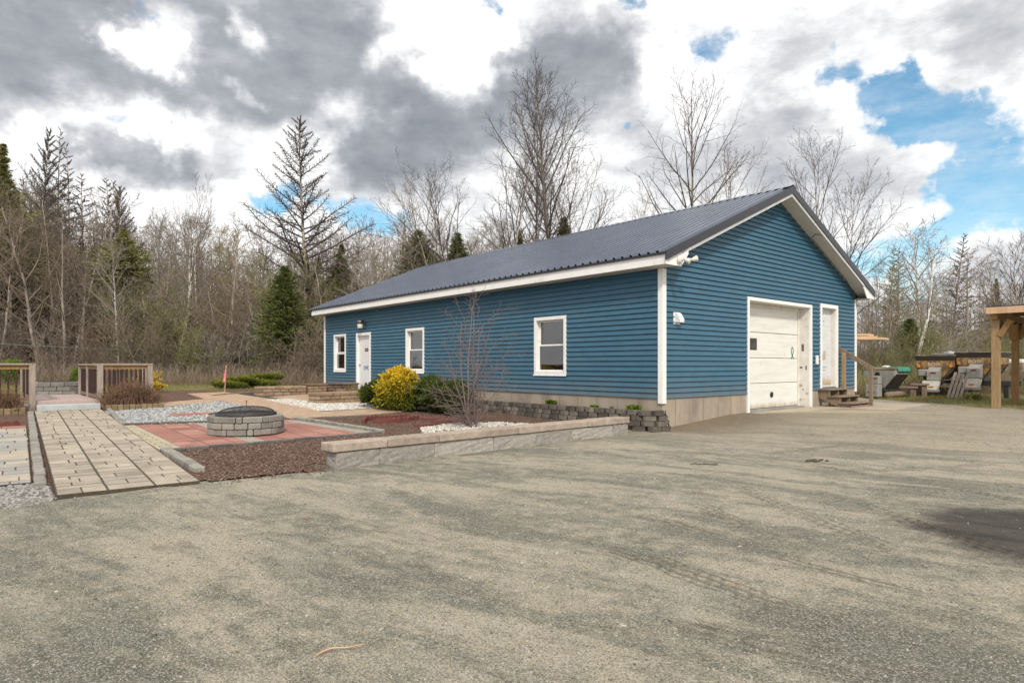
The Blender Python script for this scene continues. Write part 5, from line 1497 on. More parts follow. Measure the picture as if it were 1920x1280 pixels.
o = m.build('vent_box', pm('pale_blue_metal', (.35,.42,.45), .5)); v = offset(h5, -.1, .4); o.location = (v.x,v.y,h5.location.z+1.66); o.rotation_euler = (0,0,.3)
tag(o, 'small pale blue vent box on top of the hopper behind the rusty spreaders', 'vent box')

# ---------------------------------------------------------------- timber pavilion at the right
p1 = xy(10.62,-3.37); 
pv = thing('pavilion', 'open timber pavilion with square posts, knee braces and a low metal roof', 'pavilion', (p1[0],p1[1],gz(*p1)), ANG)
# local x along the gable direction, y along the long wall (away from the camera)
HB = 2.45
def pav_post(x, y, w, zb=-.1):
    m = MB(); m.box(x-w/2, x+w/2, y-w/2, y+w/2, zb, HB-.002, .006); m.build('post', M['treated' if x < .5 else 'orangewood'], pv)
cols = [(0,0,.185),(2.15,0,.165),(4.3,0,.165),(0,-4.2,.185),(2.15,-4.2,.165),(4.3,-4.2,.165)]
for c_ in cols: pav_post(*c_)
for y in (0,-4.2):
    m = MB(); m.box(-.25, 4.6, y-.075, y+.075, HB, HB+.20, .006); m.build('beam', M['orangewood'], pv)
for x in (0,2.15,4.3):
    m = MB(); m.box(x-.06, x+.06, -4.3, .1, HB+.202, HB+.36, .005); m.build('beam', M['orangewood'], pv)
for (x, y, w) in cols:
    for d in (-1,1):
        if (x == 0 and d < 0) or (x == 4.3 and d > 0): continue
        m = MB(); m.bar((x+d*w/2,y,HB-.46),(x+d*(w/2+.24),y,HB-.03), .14, .22, up=(0,1,0)); m.build('knee_brace', M['orangewood'], pv)
    d = -1 if y == 0 else 1
    m = MB(); m.bar((x,y+d*w/2,HB-.46),(x,y+d*(w/2+.24),HB-.03), .14, .22, up=(1,0,0)); m.build('knee_brace', M['orangewood'], pv)
x0, x1, y0, y1 = -.30, 4.7, -5.0, .16; rise = .045
zr2 = lambda x: HB+.30 + rise*(x-x0)
m = MB(); m.hexa([(x0,y0,zr2(x0)+.03),(x1,y0,zr2(x1)+.03),(x1,y1,zr2(x1)+.03),(x0,y1,zr2(x0)+.03),(x0,y0,zr2(x0)+.06),(x1,y0,zr2(x1)+.06),(x1,y1,zr2(x1)+.06),(x0,y1,zr2(x0)+.06)])
m.build('roof', M['rooftrim'], pv)
m = MB()
for k in range(9):
    y = y0+.3+k*(y1-y0-.6)/8; m.bar((x0+.03,y,zr2(x0)-.04),(x1-.03,y,zr2(x1)-.04), .045, .13)
m.build('rafters', M['orangewood'], pv)
m = MB(); m.box(x0-.04, x0, y0, y1, zr2(x0)-.15, zr2(x0)+.027, .004); m.build('fascia', M['newpine'], pv)
for y in (y0-.04, y1):
    m = MB(); m.hexa([(x0,y,zr2(x0)-.13),(x1,y,zr2(x1)-.13),(x1,y+.04,zr2(x1)-.13),(x0,y+.04,zr2(x0)-.13),(x0,y,zr2(x0)+.026),(x1,y,zr2(x1)+.026),(x1,y+.04,zr2(x1)+.026),(x0,y+.04,zr2(x0)+.026)])
    m.build('fascia', M['newpine'], pv)

# ---------------------------------------------------------------- lumber on a rack behind the building
Yb = 25.0; za_ = H + (HY-637.5)*Yb/F
lr = thing('lumber_rack', 'timber rack behind the building holding boards above head height', 'rack', (11.9,Yb,gz(11.9,Yb)), 0)
zt_ = za_ - .10 - lr.location.z
for x in (-.8,.55):
    for y in (-.45,.45):
        m = MB(); m.box(x-.05,x+.05,y-.05,y+.05,-.1,zt_,.004); m.build('post', M['oldwood'], lr)
for y in (-.45,.45):
    m = MB(); m.box(-1.0,.75,y-.04,y+.04,zt_+.002,zt_+.095,.004); m.build('cross_beam', M['oldwood'], lr)
bl_ = [('longest pale board at the bottom of the lumber sticking out behind the building', wx(1669,Yb), 0, .09), ('pale board lying second in the lumber behind the building', wx(1648,Yb), .09, .05), ('short pale board at the top of the lumber behind the building', wx(1641,Yb), .16, .07)]
for k, (lb, xe_, dz, th) in enumerate(bl_):
    m = MB(); z = za_ + dz - .0
    m.prism([(10.9,-.5+.03*k),(xe_-.55,-.5+.03*k),(xe_,.1),(xe_-.25,.5-.03*k),(10.9,.5-.03*k)], lambda a,b: (a,Yb+b,z), lambda a,b: (a,Yb+b,z+th))
    tag(m.build('board', M['newpine']), lb, 'board', 'boards stacked behind the building')
# marker stake with pink ribbon
x, y, z = gp(421, 741)
mk = thing('marker_stake', 'thin wooden marker stake with a pink ribbon beside the black mulch', 'stake', (x,y,z))
m = MB(); m.bar((0,0,-.1),(.06,.0,1.02), .035, .02); m.build('stake', M['lath'], mk)
m = MB(); n = 9; vs = []
for k in range(n):
    f_ = k/(n-1); vs += [(.03-.09*f_, -.012+.012*math.sin(k*1.3), .86-.44*f_), (.06-.03*f_+.015*math.sin(k*.9), -.016-.012*math.sin(k), .86-.40*f_)]
m.add(vs, [(2*k,2*k+1,2*k+3,2*k+2) for k in range(n-1)]); o = m.build('ribbon', M['pink'], mk, smooth=True)
md = o.modifiers.new('thickness','SOLIDIFY'); md.thickness = .003
# lines strung through the trees
def line(pts, rad, label, mat, name='utility_wire'):
    P = []
    for (u0,v0,Y0),(u1,v1,Y1) in zip(pts, pts[1:]):
        a = Vector((wx(u0,Y0), Y0, H+(HY-v0)*Y0/F)); b = Vector((wx(u1,Y1), Y1, H+(HY-v1)*Y1/F))
        for k in range(13):
            f_ = k/12; p = a.lerp(b, f_); p.z -= .10*4*f_*(1-f_)*(b-a).length*.06; P.append(tuple(p))
    m = MB(); m.tube(P, rad, 5); return tag(m.build(name, M[mat], None, smooth=True), label, 'wire')
line([(-160,385,26),(700,535,52)], .014, 'dark wire sagging across the trees from the upper left', 'wire')
line([(-120,312,24),(160,385,30)], .012, 'short dark wire high among the tree tops at the left', 'wire')
line([(-100,638,30),(262,656,32)], .013, 'green rope strung low between the trunks behind the footbridge', 'rope', 'rope')
line([(262,656,32),(330,680,33)], .008, 'pale end of the rope running down to the brush', 'rope', 'rope')
x, Y = wx(263,32.1), 32.1
m = MB(); m.tube([(x,Y,gz(x,Y)-.1),(x+.02,Y,1.0),(x,Y,2.2)], [.05,.045,.035], 7)
tag(m.build('rope_post', M['steelblack'], None, smooth=True), 'dark thin post holding the rope behind the footbridge', 'post')

# ---------------------------------------------------------------- odds and ends lying on the lot
def leaf_on(u, v, size, rot, label):
    x, y, z = gp(u, v); m = MB(); n = 8; vs = []
    out = [(0,-1),(.35,-.6),(.25,-.2),(.6,.1),(.3,.35),(.25,.7),(0,1.1),(-.25,.65),(-.3,.3),(-.62,.05),(-.25,-.25),(-.32,-.65)]
    m.prism(out, lambda a,b: (a*size,b*size,.012+.18*size*abs(a)+.1*size*b*b), lambda a,b: (a*size,b*size,.014+.18*size*abs(a)+.1*size*b*b))
    o = m.build('dead_leaf', M['deadleaf']); o.location = (x,y,z); o.rotation_euler = (0,0,rot); tag(o, label, 'leaf')
leaf_on(112,1199,.035,1.1,'curled brown dead leaf on the gravel at the lower left')
leaf_on(575,973,.03,.4,'small orange brown leaf on the gravel below the retaining wall end')
leaf_on(718,884,.03,2.0,'reddish leaf on the gravel close to the retaining wall')
leaf_on(1484,852,.035,2.4,'tiny orange leaf on the lot in front of the garage door')
a, b = gp(592,1234), gp(690,1208)
m = MB(); P = [(a[0]+(b[0]-a[0])*k/8, a[1]+(b[1]-a[1])*k/8+.03*math.sin(k*.6), .014+.006*math.sin(k*1.1)) for k in range(9)]
m.tube(P, [.0035,.005,.005,.0045,.004,.004,.0035,.003,.002], 5)
tag(m.build('dry_stem', M['lath'], None, smooth=True), 'thin tan dry stem lying on the gravel in the foreground', 'stem')
r = random.Random(12)
for k, (u, v, s_, lb) in enumerate(((1405,828,.17,'flat clod of reddish dirt on the lot before the garage door'),(1320,870,.13,'dark clod of earth on the lot near the retaining wall end'),(1440,802,.22,'ragged dark clod by the garage corner'),(1530,862,.12,'small dark clod of earth in the middle of the lot'))):
    x, y, z = gp(u, v); m = MB()
    for q in range(14):
        a_ = r.uniform(0,6.3); d_ = r.uniform(0,1)**.7*s_; sz = r.uniform(.25,.5)*s_*.5
        m.lathe([(.0,sz*.5),(sz*.8,sz*.25),(sz,0),(sz*.9,-.03)], 7, (d_*1.5*math.cos(a_), d_*.7*math.sin(a_), .0))
    o = m.build('dirt_clod', pm('clod_%d' % k, ((.2,.12,.08) if k == 0 else (.10,.085,.06)), .95, .3, 20, .6, 60)); o.location = (x,y,z); tag(o, lb, 'clod')
# ---------------------------------------------------------------- plants
def tubes_np(polys):
    """polys: (points, radii, sides). Returns V, F (quads)."""
    groups = {}
    for P, rd, n in polys: groups.setdefault((len(P), n), []).append((P, rd))
    Vs, Fs, base = [], [], 0
    for (k, n), lst in groups.items():
        A = np.array([p for p, _ in lst], float); Rr = np.array([q for _, q in lst], float)
        T = np.empty_like(A); T[:,1:-1] = A[:,2:]-A[:,:-2]; T[:,0] = A[:,1]-A[:,0]; T[:,-1] = A[:,-1]-A[:,-2]
        T /= np.linalg.norm(T, axis=2, keepdims=True)+1e-9
        d0 = A[:,-1]-A[:,0]; d0 /= np.linalg.norm(d0, axis=1, keepdims=True)+1e-9
        ref = np.where(np.abs(d0[:,2:3]) < .8, np.array([[0,0,1.]]), np.array([[1.,0,0]]))[:,None,:]*np.ones((1,k,1))
        X = np.cross(T, ref); X /= np.linalg.norm(X, axis=2, keepdims=True)+1e-9; Yv = np.cross(T, X)
        an = np.arange(n)*2*np.pi/n
        V = A[:,:,None,:] + (X[:,:,None,:]*np.cos(an)[None,None,:,None] + Yv[:,:,None,:]*np.sin(an)[None,None,:,None])*Rr[:,:,None,None]
        B = len(lst); idx = base + np.arange(B*k*n).reshape(B,k,n)
        nx_ = np.roll(idx, -1, axis=2)
        Fq_ = np.stack([idx[:,:-1], nx_[:,:-1], nx_[:,1:], idx[:,1:]], -1).reshape(-1,4)
        Vs.append(V.reshape(-1,3)); Fs.append(Fq_); base += B*k*n
    return np.concatenate(Vs), np.concatenate(Fs)
def rot_about(v, ax, a): return Matrix.Rotation(a, 3, ax) @ v
def perp(v):
    p = v.cross(Vector((0,0,1)) if abs(v.z) < .9 else Vector((1,0,0))); return p.normalized()
def grow(rng, out, p, d, L, r, lev, S):
    n = S['segs'][lev]; pts = [tuple(p)]; rad = [r]; dirs = [d.copy()]; pp = [p.copy()]
    for i in range(n):
        w_ = S['wob'][lev]
        d = (d + Vector((rng.gauss(0,w_), rng.gauss(0,w_), rng.gauss(0,w_))) + Vector((0,0,S['trop'][lev]))).normalized()
        p = p + d*(L/n); pp.append(p.copy()); dirs.append(d.copy()); pts.append(tuple(p))
        rad.append(max(S['rmin'], r*(1-(i+1)/n*(1-S['tip'][lev]))))
    out[min(lev, 1) if not S.get('stems') else 1].append((pts, rad, S['sides'][lev]))
    if lev < S['max']:
        nc = S['n'][lev]
        if lev > 0: nc = max(2, int(nc*(.6+.8*rng.random())))
        az = rng.random()*6.28
        for j in range(nc):
            fr = S['start'][lev] + (1-S['start'][lev])*((j+rng.random()*.9)/nc)
            q = fr*n; i0 = min(int(q), n-1); f_ = q-i0
            bp = pp[i0].lerp(pp[i0+1], f_); bd_ = dirs[i0].lerp(dirs[i0+1], f_).normalized()
            a0, a1 = S['ang'][lev]; an = R(a0+(a1-a0)*fr)*rng.uniform(.8,1.2)
            az += 2.4 + rng.uniform(-.5,.5)
            cd = rot_about(bd_, perp(bd_), an); cd = rot_about(cd, bd_, az)
            sh = S['shape'][lev](fr)
            cl = L*S['ratio'][lev]*sh*rng.uniform(.65,1.15)
            rb = rad[i0]*(1-f_)+rad[i0+1]*f_
            cr = max(S['rmin'], min(rb*.75, S['rr'][lev]*cl))
            grow(rng, out, bp, cd, cl, cr, lev+1, S)
    elif S.get('bud'):
        b_ = S['bud']; e = p + d*b_*2.4
        out[1].append(([tuple(p), tuple(p+d*b_), tuple(e)], [S['rmin'], b_*.42, .002], 3))
POPLAR = dict(max=3, segs=(14,7,4,3), wob=(.013,.07,.10,.12), trop=(.015,.055,.05,.03), sides=(9,5,3,3), tip=(.12,.25,.4,.6), n=(38,12,7,0), start=(.30,.2,.2,0),
              ang=((64,24),(44,32),(42,32)), ratio=(.29,.40,.42), shape=(lambda f: max(.18,(1-((f-.42)/.66)**2))**.8, lambda f: 1.1-.6*f, lambda f: 1.0-.4*f), rr=(.0115,.010,.009), rmin=.0072, r0=.0092, bud=.034)
SPREAD = dict(POPLAR, n=(22,10,6,0), start=(.24,.22,.2,0), ang=((54,28),(42,34),(42,34)), ratio=(.42,.44,.42), wob=(.05,.09,.11,.12), bud=None)
AIRY = dict(POPLAR, n=(30,8,5,0), ang=((64,34),(46,36),(42,34)), ratio=(.33,.42,.42), bud=None)
SLIM = dict(max=3, segs=(10,4,3,2), wob=(.03,.09,.12,.14), trop=(.02,.05,.04,.02), sides=(6,4,3,3), tip=(.12,.3,.4,.6), n=(34,8,5,0), start=(.18,.2,.2,0),
            ang=((60,36),(48,38),(44,36)), ratio=(.24,.46,.5), shape=(lambda f: max(.25,1-((f-.45)/.68)**2), lambda f: 1.1-.6*f, lambda f: 1.0), rr=(.013,.011,.010), rmin=.0085, r0=.0105)
BIRCH = dict(SLIM, ang=((52,30),(46,36),(44,36)), n=(24,7,5,0), start=(.34,.2,.2,0), ratio=(.30,.46,.5), wob=(.035,.08,.12,.14))
LARCH = dict(max=2, segs=(14,7,2), wob=(.012,.05,.12), trop=(.0,.035,.0), sides=(8,4,3), tip=(.08,.2,.6), n=(100,50,0), start=(.14,.10,0),
             ang=((98,38),(62,44)), ratio=(.29,.17), shape=(lambda f: (1.02-f)**.9*(.55+.9*min(1,f*3.2))*.95+.05, lambda f: 1.1-.7*f), rr=(.016,.018), rmin=.016, r0=.010)
STUBBY = dict(LARCH, n=(70,20,0), ratio=(.16,.2), ang=((95,60),(60,45)), start=(.3,.12,0))
BRUSH = dict(max=2, segs=(6,3,2), wob=(.08,.14,.16), trop=(.0,.03,.02), sides=(4,3,3), tip=(.3,.4,.6), n=(12,7,0), start=(.22,.2,0), ang=((42,32),(44,38)),
             ratio=(.40,.46), shape=(lambda f: 1.1-.6*f, lambda f: 1.0), rr=(.012,.011), rmin=.007, r0=.008, stems=True)
class Proto: pass
def make_tree(name, S, Hh, seed, barkm, twigm, r0=None, curve=None, extra=None):
    rng = random.Random(seed); out = [[],[]]
    S = dict(S); 
    d = Vector((rng.uniform(-.03,.03), rng.uniform(-.03,.03), 1)).normalized()
    grow(rng, out, Vector((0,0,-.15)), d, Hh, (r0 or S['r0']*Hh), 0, S)
    P = Proto(); P.h = Hh
    V, Fq_ = tubes_np(out[0]); P.trunk = np_mesh('trunk', V, Fq_, M[barkm], smooth=True)
    V, Fq_ = tubes_np(out[1]); P.crown = np_mesh('crown', V, Fq_, M[twigm], smooth=True)
    P.first = True; P.parts = [P.trunk, P.crown]; P.h = float(np.percentile(V[:,2], 99.9))
    return P
def make_brush(seed, Hh, nst, twigm, spread=.5):
    rng = random.Random(seed); out = [[],[]]
    for k in range(nst):
        a = rng.uniform(0,6.28); tl = rng.uniform(.05,.55)
        d = Vector((math.cos(a)*tl, math.sin(a)*tl, 1)).normalized()
        o_ = Vector((rng.gauss(0,spread), rng.gauss(0,spread), -.1))
        L_ = Hh*rng.uniform(.5,1.05); grow(rng, out, o_, d, L_, BRUSH['r0']*L_, 0, BRUSH)
    P = Proto(); P.h = Hh; V, Fq_ = tubes_np(out[1]); P.parts = [np_mesh('stems', V, Fq_, M[twigm], smooth=True)]; P.first = True
    return P
def make_spruce(seed, Hh, width, needle='needle', low=.04, dens=1.0, sparse=False):
    """evergreen: whorls of drooping boughs carrying thousands of needle sprays"""
    rng = random.Random(seed); rs_ = np.random.RandomState(seed); out = [[],[]]
    out[0].append(([(0,0,-.15),(0,0,Hh*.5),(0,0,Hh)], [Hh*.012+.02, Hh*.008, .008], 7))
    pos, ax, sz = [], [], []
    z = Hh*low
    while z < Hh*.985:
        f_ = max(0, (z/Hh-low)/(1-low)); rad = width/2*(1-f_)**.85*rng.uniform(.8,1.15)+.05
        if sparse: rad *= .55 + .9*math.sin(min(1,f_*1.3)*math.pi)**.8*rng.uniform(.6,1.2)
        nb_ = rng.randint(5,8)
        a0 = rng.random()*6.28
        for k in range(nb_):
            a = a0+6.283*k/nb_+rng.uniform(-.3,.3); L_ = rad*rng.uniform(.75,1.15); up = .12+.5*f_-.05*rng.random()
            P = []; 
            for q in range(5):
                s_ = q/4; P.append((math.cos(a)*L_*s_, math.sin(a)*L_*s_, z+L_*(up*s_-.38*s_*s_*(1-f_*.8)+.12*s_**3)))
            out[1].append((P, [.006+.012*L_*(1-q/4)+.003 for q in range(5)], 3))
            ns = int((10+44*L_)*dens)
            for q in range(ns):
                s_ = rng.uniform(.12,1.04); i0 = min(3,int(s_*4)); g_ = min(1.2,s_*4-i0)
                b0, b1 = P[i0], P[i0+1]; b_ = [b0[c]+(b1[c]-b0[c])*g_ for c in range(3)]
                side = rng.uniform(-1,1)*.36*L_*(1.05-s_*.75)
                pos.append((b_[0]-math.sin(a)*side, b_[1]+math.cos(a)*side, b_[2]-abs(side)*.25+rng.uniform(-.03,.03)))
                ax.append(a + math.copysign(.6, side)*rng.uniform(.4,1.3)); sz.append(rng.uniform(.06,.13)*(.7+.05*Hh))
        z += rng.uniform(.05,.085)*(1+.35*Hh/4)
    P = Proto(); P.h = Hh
    V, Fq_ = tubes_np(out[0]); P.trunk = np_mesh('trunk', V, Fq_, M['bark'], smooth=True)
    V, Fq_ = tubes_np(out[1]); br_ = np_mesh('crown', V, Fq_, M['twig'])
    k = len(pos); ax = np.array(ax); R_ = np.zeros((k,3,3)); tl = rs_.uniform(-.5,.35,k); rl = rs_.uniform(-.9,.9,k)
    cx_, sx_ = np.cos(ax), np.sin(ax); ct, st_ = np.cos(tl), np.sin(tl)
    fwd = np.stack([cx_*ct, sx_*ct, st_],1); sd_ = np.stack([-sx_, cx_, np.zeros(k)],1); upv = np.cross(fwd, sd_)
    sd2 = sd_*np.cos(rl)[:,None]+upv*np.sin(rl)[:,None]; up2 = np.cross(fwd, sd2)
    R_[:,:,0] = sd2; R_[:,:,1] = fwd; R_[:,:,2] = up2
    bv = [(0,-.9,0),(.30,.1,-.05),(0,1.0,0),(-.30,.1,-.05)]
    sz = np.array(sz)
    nd = scatter('foliage', bv, [(0,1,2,3)], np.array(pos), R_, sz, M[needle], rs_.beta(1.2,1.8,k))
    P.parts = [P.trunk, br_, nd]; P.first = True
    return P
def plant(P, name, x, y, h, rz, label, cat, group=None, lean=(0,0), wide=1.0):
    root = thing(name, label, cat, (x,y,gz(x,y)), rz, group)
    k = h/P.h; root.scale = (k*wide,k*wide,k)
    if lean != (0,0): root.rotation_euler = Matrix.Rotation(lean[0],3,'Y').to_4x4().to_euler() if rz == 0 else (Matrix.Rotation(lean[0],4,'Y') @ Matrix.Rotation(rz,4,'Z')).to_euler()
    for o in P.parts:
        if P.first: c = o
        else: c = o.copy(); col.objects.link(c)
        c.parent = root
    P.first = False
    return root
# birch bark: white with dark scars
def birch_bark():
    m, N, p = base_mat('white_birch_bark')
    vec = N.new('ShaderNodeTexCoord').outputs['Object']
    n = N.noise(N.mapping(vec, 0, (2,2,9)), 1.6, 5, .7); n2 = N.noise(vec, .5, 3, .5)
    cc = N.mix(N.ramp(n.outputs[0], .56, .64), N.mix(N.ramp(n2.outputs[0], .35, .65), (.5,.46,.40), (.66,.63,.58)), (.07,.06,.05))
    N.link(cc, p.inputs['Base Color']); p.inputs['Roughness'].default_value = .8
    return m
M['birch'] = birch_bark()

# ---- big single trees
HERO = [
 # u, top, Y, proto args, name, label, cat
 (1046,112,41,(POPLAR,20,101,'bigbark','bigtwig'),'poplar_tree','tallest bare poplar rising behind the middle of the roof, with a pale trunk','tree',1.12),
 (1000,205,44,(POPLAR,18,102,'bigbark','bigtwig'),'poplar_tree','bare poplar close against the left of the tallest one','tree',.72),
 (958,262,40,(SPREAD,16,103,'bark','bigtwig'),'bare_tree','wide forking bare tree left of the two poplars','tree',.95),
 (862,288,39,(SPREAD,16,104,'bark','larchtwig'),'bare_tree','leaning forked bare tree with many stems behind the left half of the roof','tree',1.0),
 (826,300,42,(SPREAD,14,105,'bark','twig'),'bare_tree','slender bare tree left of the forked one behind the roof','tree',.8),
 (1112,240,46,(SPREAD,16,106,'bark','twig'),'bare_tree','bare tree right of the tallest poplar, its crown half hidden by it','tree',.9),
 (1176,330,48,(SPREAD,14,107,'bark','greytwig'),'bare_tree','low bare tree behind the ridge, between the poplars and the pale tall tree','tree',.9),
 (1304,128,42,(AIRY,19,108,'bigbark','bigtwig'),'bare_tree','tall open bare tree with a pale twin trunk above the right part of the ridge','tree',.92),
 (1388,265,46,(SPREAD,14,109,'bark','twig'),'bare_tree','bare tree to the right of the tall open one above the ridge','tree',.85),
 (1532,240,43,(SPREAD,15,110,'bark','bigtwig'),'bare_tree','dark bare tree just behind the roof peak','tree',.85),
 (1600,300,37,(SPREAD,12,111,'bark','bigtwig'),'bare_tree','dark slanting bare tree beyond the right slope of the roof','tree',.85),
 (1740,402,46,(BIRCH,12,112,'birch','greytwig'),'birch_tree','tall white birch behind the rusty spreaders','tree',1.5),
 (1779,440,52,(STUBBY,11,113,'bark','larchtwig'),'larch_tree','dark narrow bare larch right of the tall white birch','tree',1.2),
 (1668,462,56,(STUBBY,11,114,'bark','olive'),'larch_tree','pair-like thin larch left of the tall white birch','tree',1.3),
 (1683,468,58,(STUBBY,11,115,'bark','olive'),'larch_tree','second thin larch immediately right of its neighbour, left of the white birch','tree',1.3),
 (1812,462,50,(SLIM,10,116,'bark','twig'),'bare_tree','thin bare tree above the right spreader','tree',1.5),
 (1905,440,40,(SPREAD,10,117,'bark','bigtwig'),'bare_tree','dark bare tree with budding twigs above the pavilion roof','tree',1.1),
 (574,222,45,(LARCH,19,118,'bark','larchtwig'),'larch_tree','large dark bare larch with sweeping limbs left of the building','tree',1.15),
 (372,330,44,(SPREAD,13,119,'birch','twig'),'birch_tree','bare birch with a rounded bushy top in the middle of the left woods','tree',.62),
 (178,330,38,(SLIM,11,120,'birch','twig'),'birch_tree','white birch leaning right behind the footbridge','tree',1.1),
 (212,345,48,(STUBBY,13,121,'bark','larchtwig'),'larch_tree','dark feathery larch at the left, fourth of the tall tops from the edge','tree',1.35),
 (128,262,46,(STUBBY,15,122,'bark','larchtwig'),'larch_tree','tall spindly larch third from the left edge','tree',.9),
 (98,240,46,(STUBBY,15,123,'bark','larchtwig'),'larch_tree','thin bare spire of a larch second from the left edge','tree',.8),
 (56,238,44,(LARCH,15,124,'bark','larchtwig'),'larch_tree','broad dark larch nearest the left edge','tree',.75),
 (163,318,47,(STUBBY,13,125,'bark','larchtwig'),'larch_tree','small dark larch between the spindly one and the feathery one','tree',1.2),
 (228,345,50,(LARCH,13,126,'bark','larchtwig'),'larch_tree','dark flat topped larch above the green pine bough','tree',.8),
 (650,400,50,(SLIM,11,127,'bark','greytwig'),'bare_tree','thin pale bare tree between the larch and the spruces','tree',1.3),
 (744,392,52,(SLIM,11,128,'bark','greytwig'),'bare_tree','thin bare tree left of the spruce behind the far roof end','tree',1.3),
]
for (u, vt, Y, pa, nm, lb, ct, wd_) in HERO:
    P = make_tree(nm, *pa); x = wx(u, Y)
    ln = {178:(R(7.5),0), 1600:(R(7),0), 1740:(R(3.5),0), 862:(R(-5),0)}.get(u, (0,0))
    bx_ = x - math.sin(ln[0])*((HY-vt)*Y/F)*.9
    plant(P, nm, bx_, Y, (HY-vt)*Y/F + H - gz(bx_,Y), random.Random(u).uniform(0,6.28), lb, ct, 'tall trees round the workshop', ln, wd_)
# the second trunk of the tall open tree and the leaning white stem by the spreaders
P = make_tree('birch', BIRCH, 9, 140, 'birch', 'greytwig', r0=.15); x = wx(1709, 33)
plant(P, 'birch_tree', x, 33, 8.2, 0, 'white birch trunk leaning right between the tarp covered and the rusty spreaders', 'tree', 'tall trees round the workshop', (R(11),0), 1.0)
# ---- evergreens
for (u, vt, Y, wd_, sd_, lb, nd, sp_, lw) in (
    (533,497,34,4.6,201,'bushy green spruce left of the building, in front of the bare larch','needle',False,.04),
    (785,430,44,9.0,202,'green spruce behind the far end of the roof','needle',False,.04),
    (858,432,43,9.5,203,'broad dark evergreen behind the roof, among the forked bare trees','needle',True,.1),
    (1058,405,45,5.0,204,'small pointed spruce beside the tallest poplar trunk','needle',False,.04),
    (1705,596,44,4.2,205,'dark green spruce behind the leaning white birch','needle',False,.04),
    (640,455,47,6.5,206,'dark ragged spruce right of the bare larch','needle',True,.1),
    (232,425,37,3.4,207,'pine with one green bough among the left woods','pineneedle',True,.62),
    (6,262,40,5.5,208,'yellow green pine at the left edge of the woods','pineneedle',True,.25),
    (975,430,46,4.5,209,'thin evergreen top showing over the ridge left of the poplars','needle',True,.1),
    (505,520,42,3.4,210,'olive green spruce half hidden left of the bushy one','pineneedle',True,.1),
    (1868,520,70,4.0,211,'distant green evergreen behind the pavilion','pineneedle',True,.1),
    (1742,600,60,6.0,212,'broad olive evergreen mass far behind the spreaders','pineneedle',True,.02)):
    x = wx(u, Y); h = (HY-vt)*Y/F + H - gz(x,Y)
    P = make_spruce(sd_, h, wd_, nd, lw, 1.0, sp_)
    plant(P, 'pine_tree' if nd == 'pineneedle' else 'spruce_tree', x, Y, h, 0, lb, 'tree', 'evergreens round the workshop')

# ---- the woods: bare trees one can tell apart, copied from a few kinds
KINDS = [make_tree('k', SLIM, 12, 300+i, 'bark', tw) for i, tw in enumerate(('twig','greytwig','twig','olive','greytwig'))] + \
        [make_tree('k', BIRCH, 12, 310+i, 'birch', 'greytwig') for i in range(2)] + \
        [make_tree('k', STUBBY, 12, 320, 'bark', 'larchtwig')] + [make_tree('k', SPREAD, 11, 330+i, 'bark', tw) for i, tw in enumerate(('twig','greytwig'))]
WEIGHT = [4,3,4,4,3,3,3,1,3,3]
LABEL = {'bark':'grey brown bare tree standing among the many alike in the woods', 'birch':'white stemmed bare birch standing among the woods', 'larch':'slim bare larch with short side twigs among the woods', 'olive':'bare tree with olive budding twigs among the woods'}
def silh(u):
    pts = [(-300,300),(0,300),(90,330),(160,350),(260,385),(350,372),(430,405),(500,420),(700,410),(800,392),(900,400),(1200,415),(1300,430),(1450,440),(1600,480),(1700,500),(1800,490),(1920,482),(2300,470)]
    for (a, b), (c_, d_) in zip(pts, pts[1:]):
        if a <= u <= c_: return b+(d_-b)*(u-a)/(c_-a)
    return 470
r = random.Random(77); placed = []
def free(x, y, dmin):
    s, t = st(x, y)
    if -1.5 < s < WW+1.5 and -1 < t < WL+2: return False
    return all((x-a)**2+(y-b)**2 > dmin*dmin for a, b in placed)
cnt = 0; tries = 0
while cnt < 265 and tries < 7000:
    tries += 1
    u = r.uniform(-260, 1000) if r.random() < .74 else (r.uniform(1600, 2150) if r.random() < .62 else r.uniform(950,1600))
    Y = r.uniform(33, 76) if u < 1000 else r.uniform(38, 95)
    if 1580 < u: Y = r.uniform(37, 95)
    x = wx(u, Y)
    if not free(x, Y, 1.5): continue
    k = r.choices(range(len(KINDS)), WEIGHT)[0]
    vt = silh(u) + abs(r.gauss(0, 55)) + r.uniform(-12,25)
    if 950 < u < 1600: vt = max(vt, 420)
    if r.random() < .3: vt = min(560, vt + r.uniform(30,110))
    h = max(3.5, (HY-vt)*Y/F + H - gz(x,Y))
    P = KINDS[k]; fam = 'birch' if k in (5,6) else 'larch' if k == 7 else 'olive' if k == 3 else 'bark'
    plant(P, {'bark':'bare_tree','birch':'birch_tree','larch':'larch_tree','olive':'bare_tree'}[fam], x, Y, h, r.uniform(0,6.28), LABEL[fam], 'tree',
          {'bark':'bare trees of the woods','birch':'birches of the woods','larch':'larches of the woods','olive':'budding trees of the woods'}[fam], (r.gauss(0,.035),0), r.uniform(.85,1.35))
    placed.append((x,Y)); cnt += 1
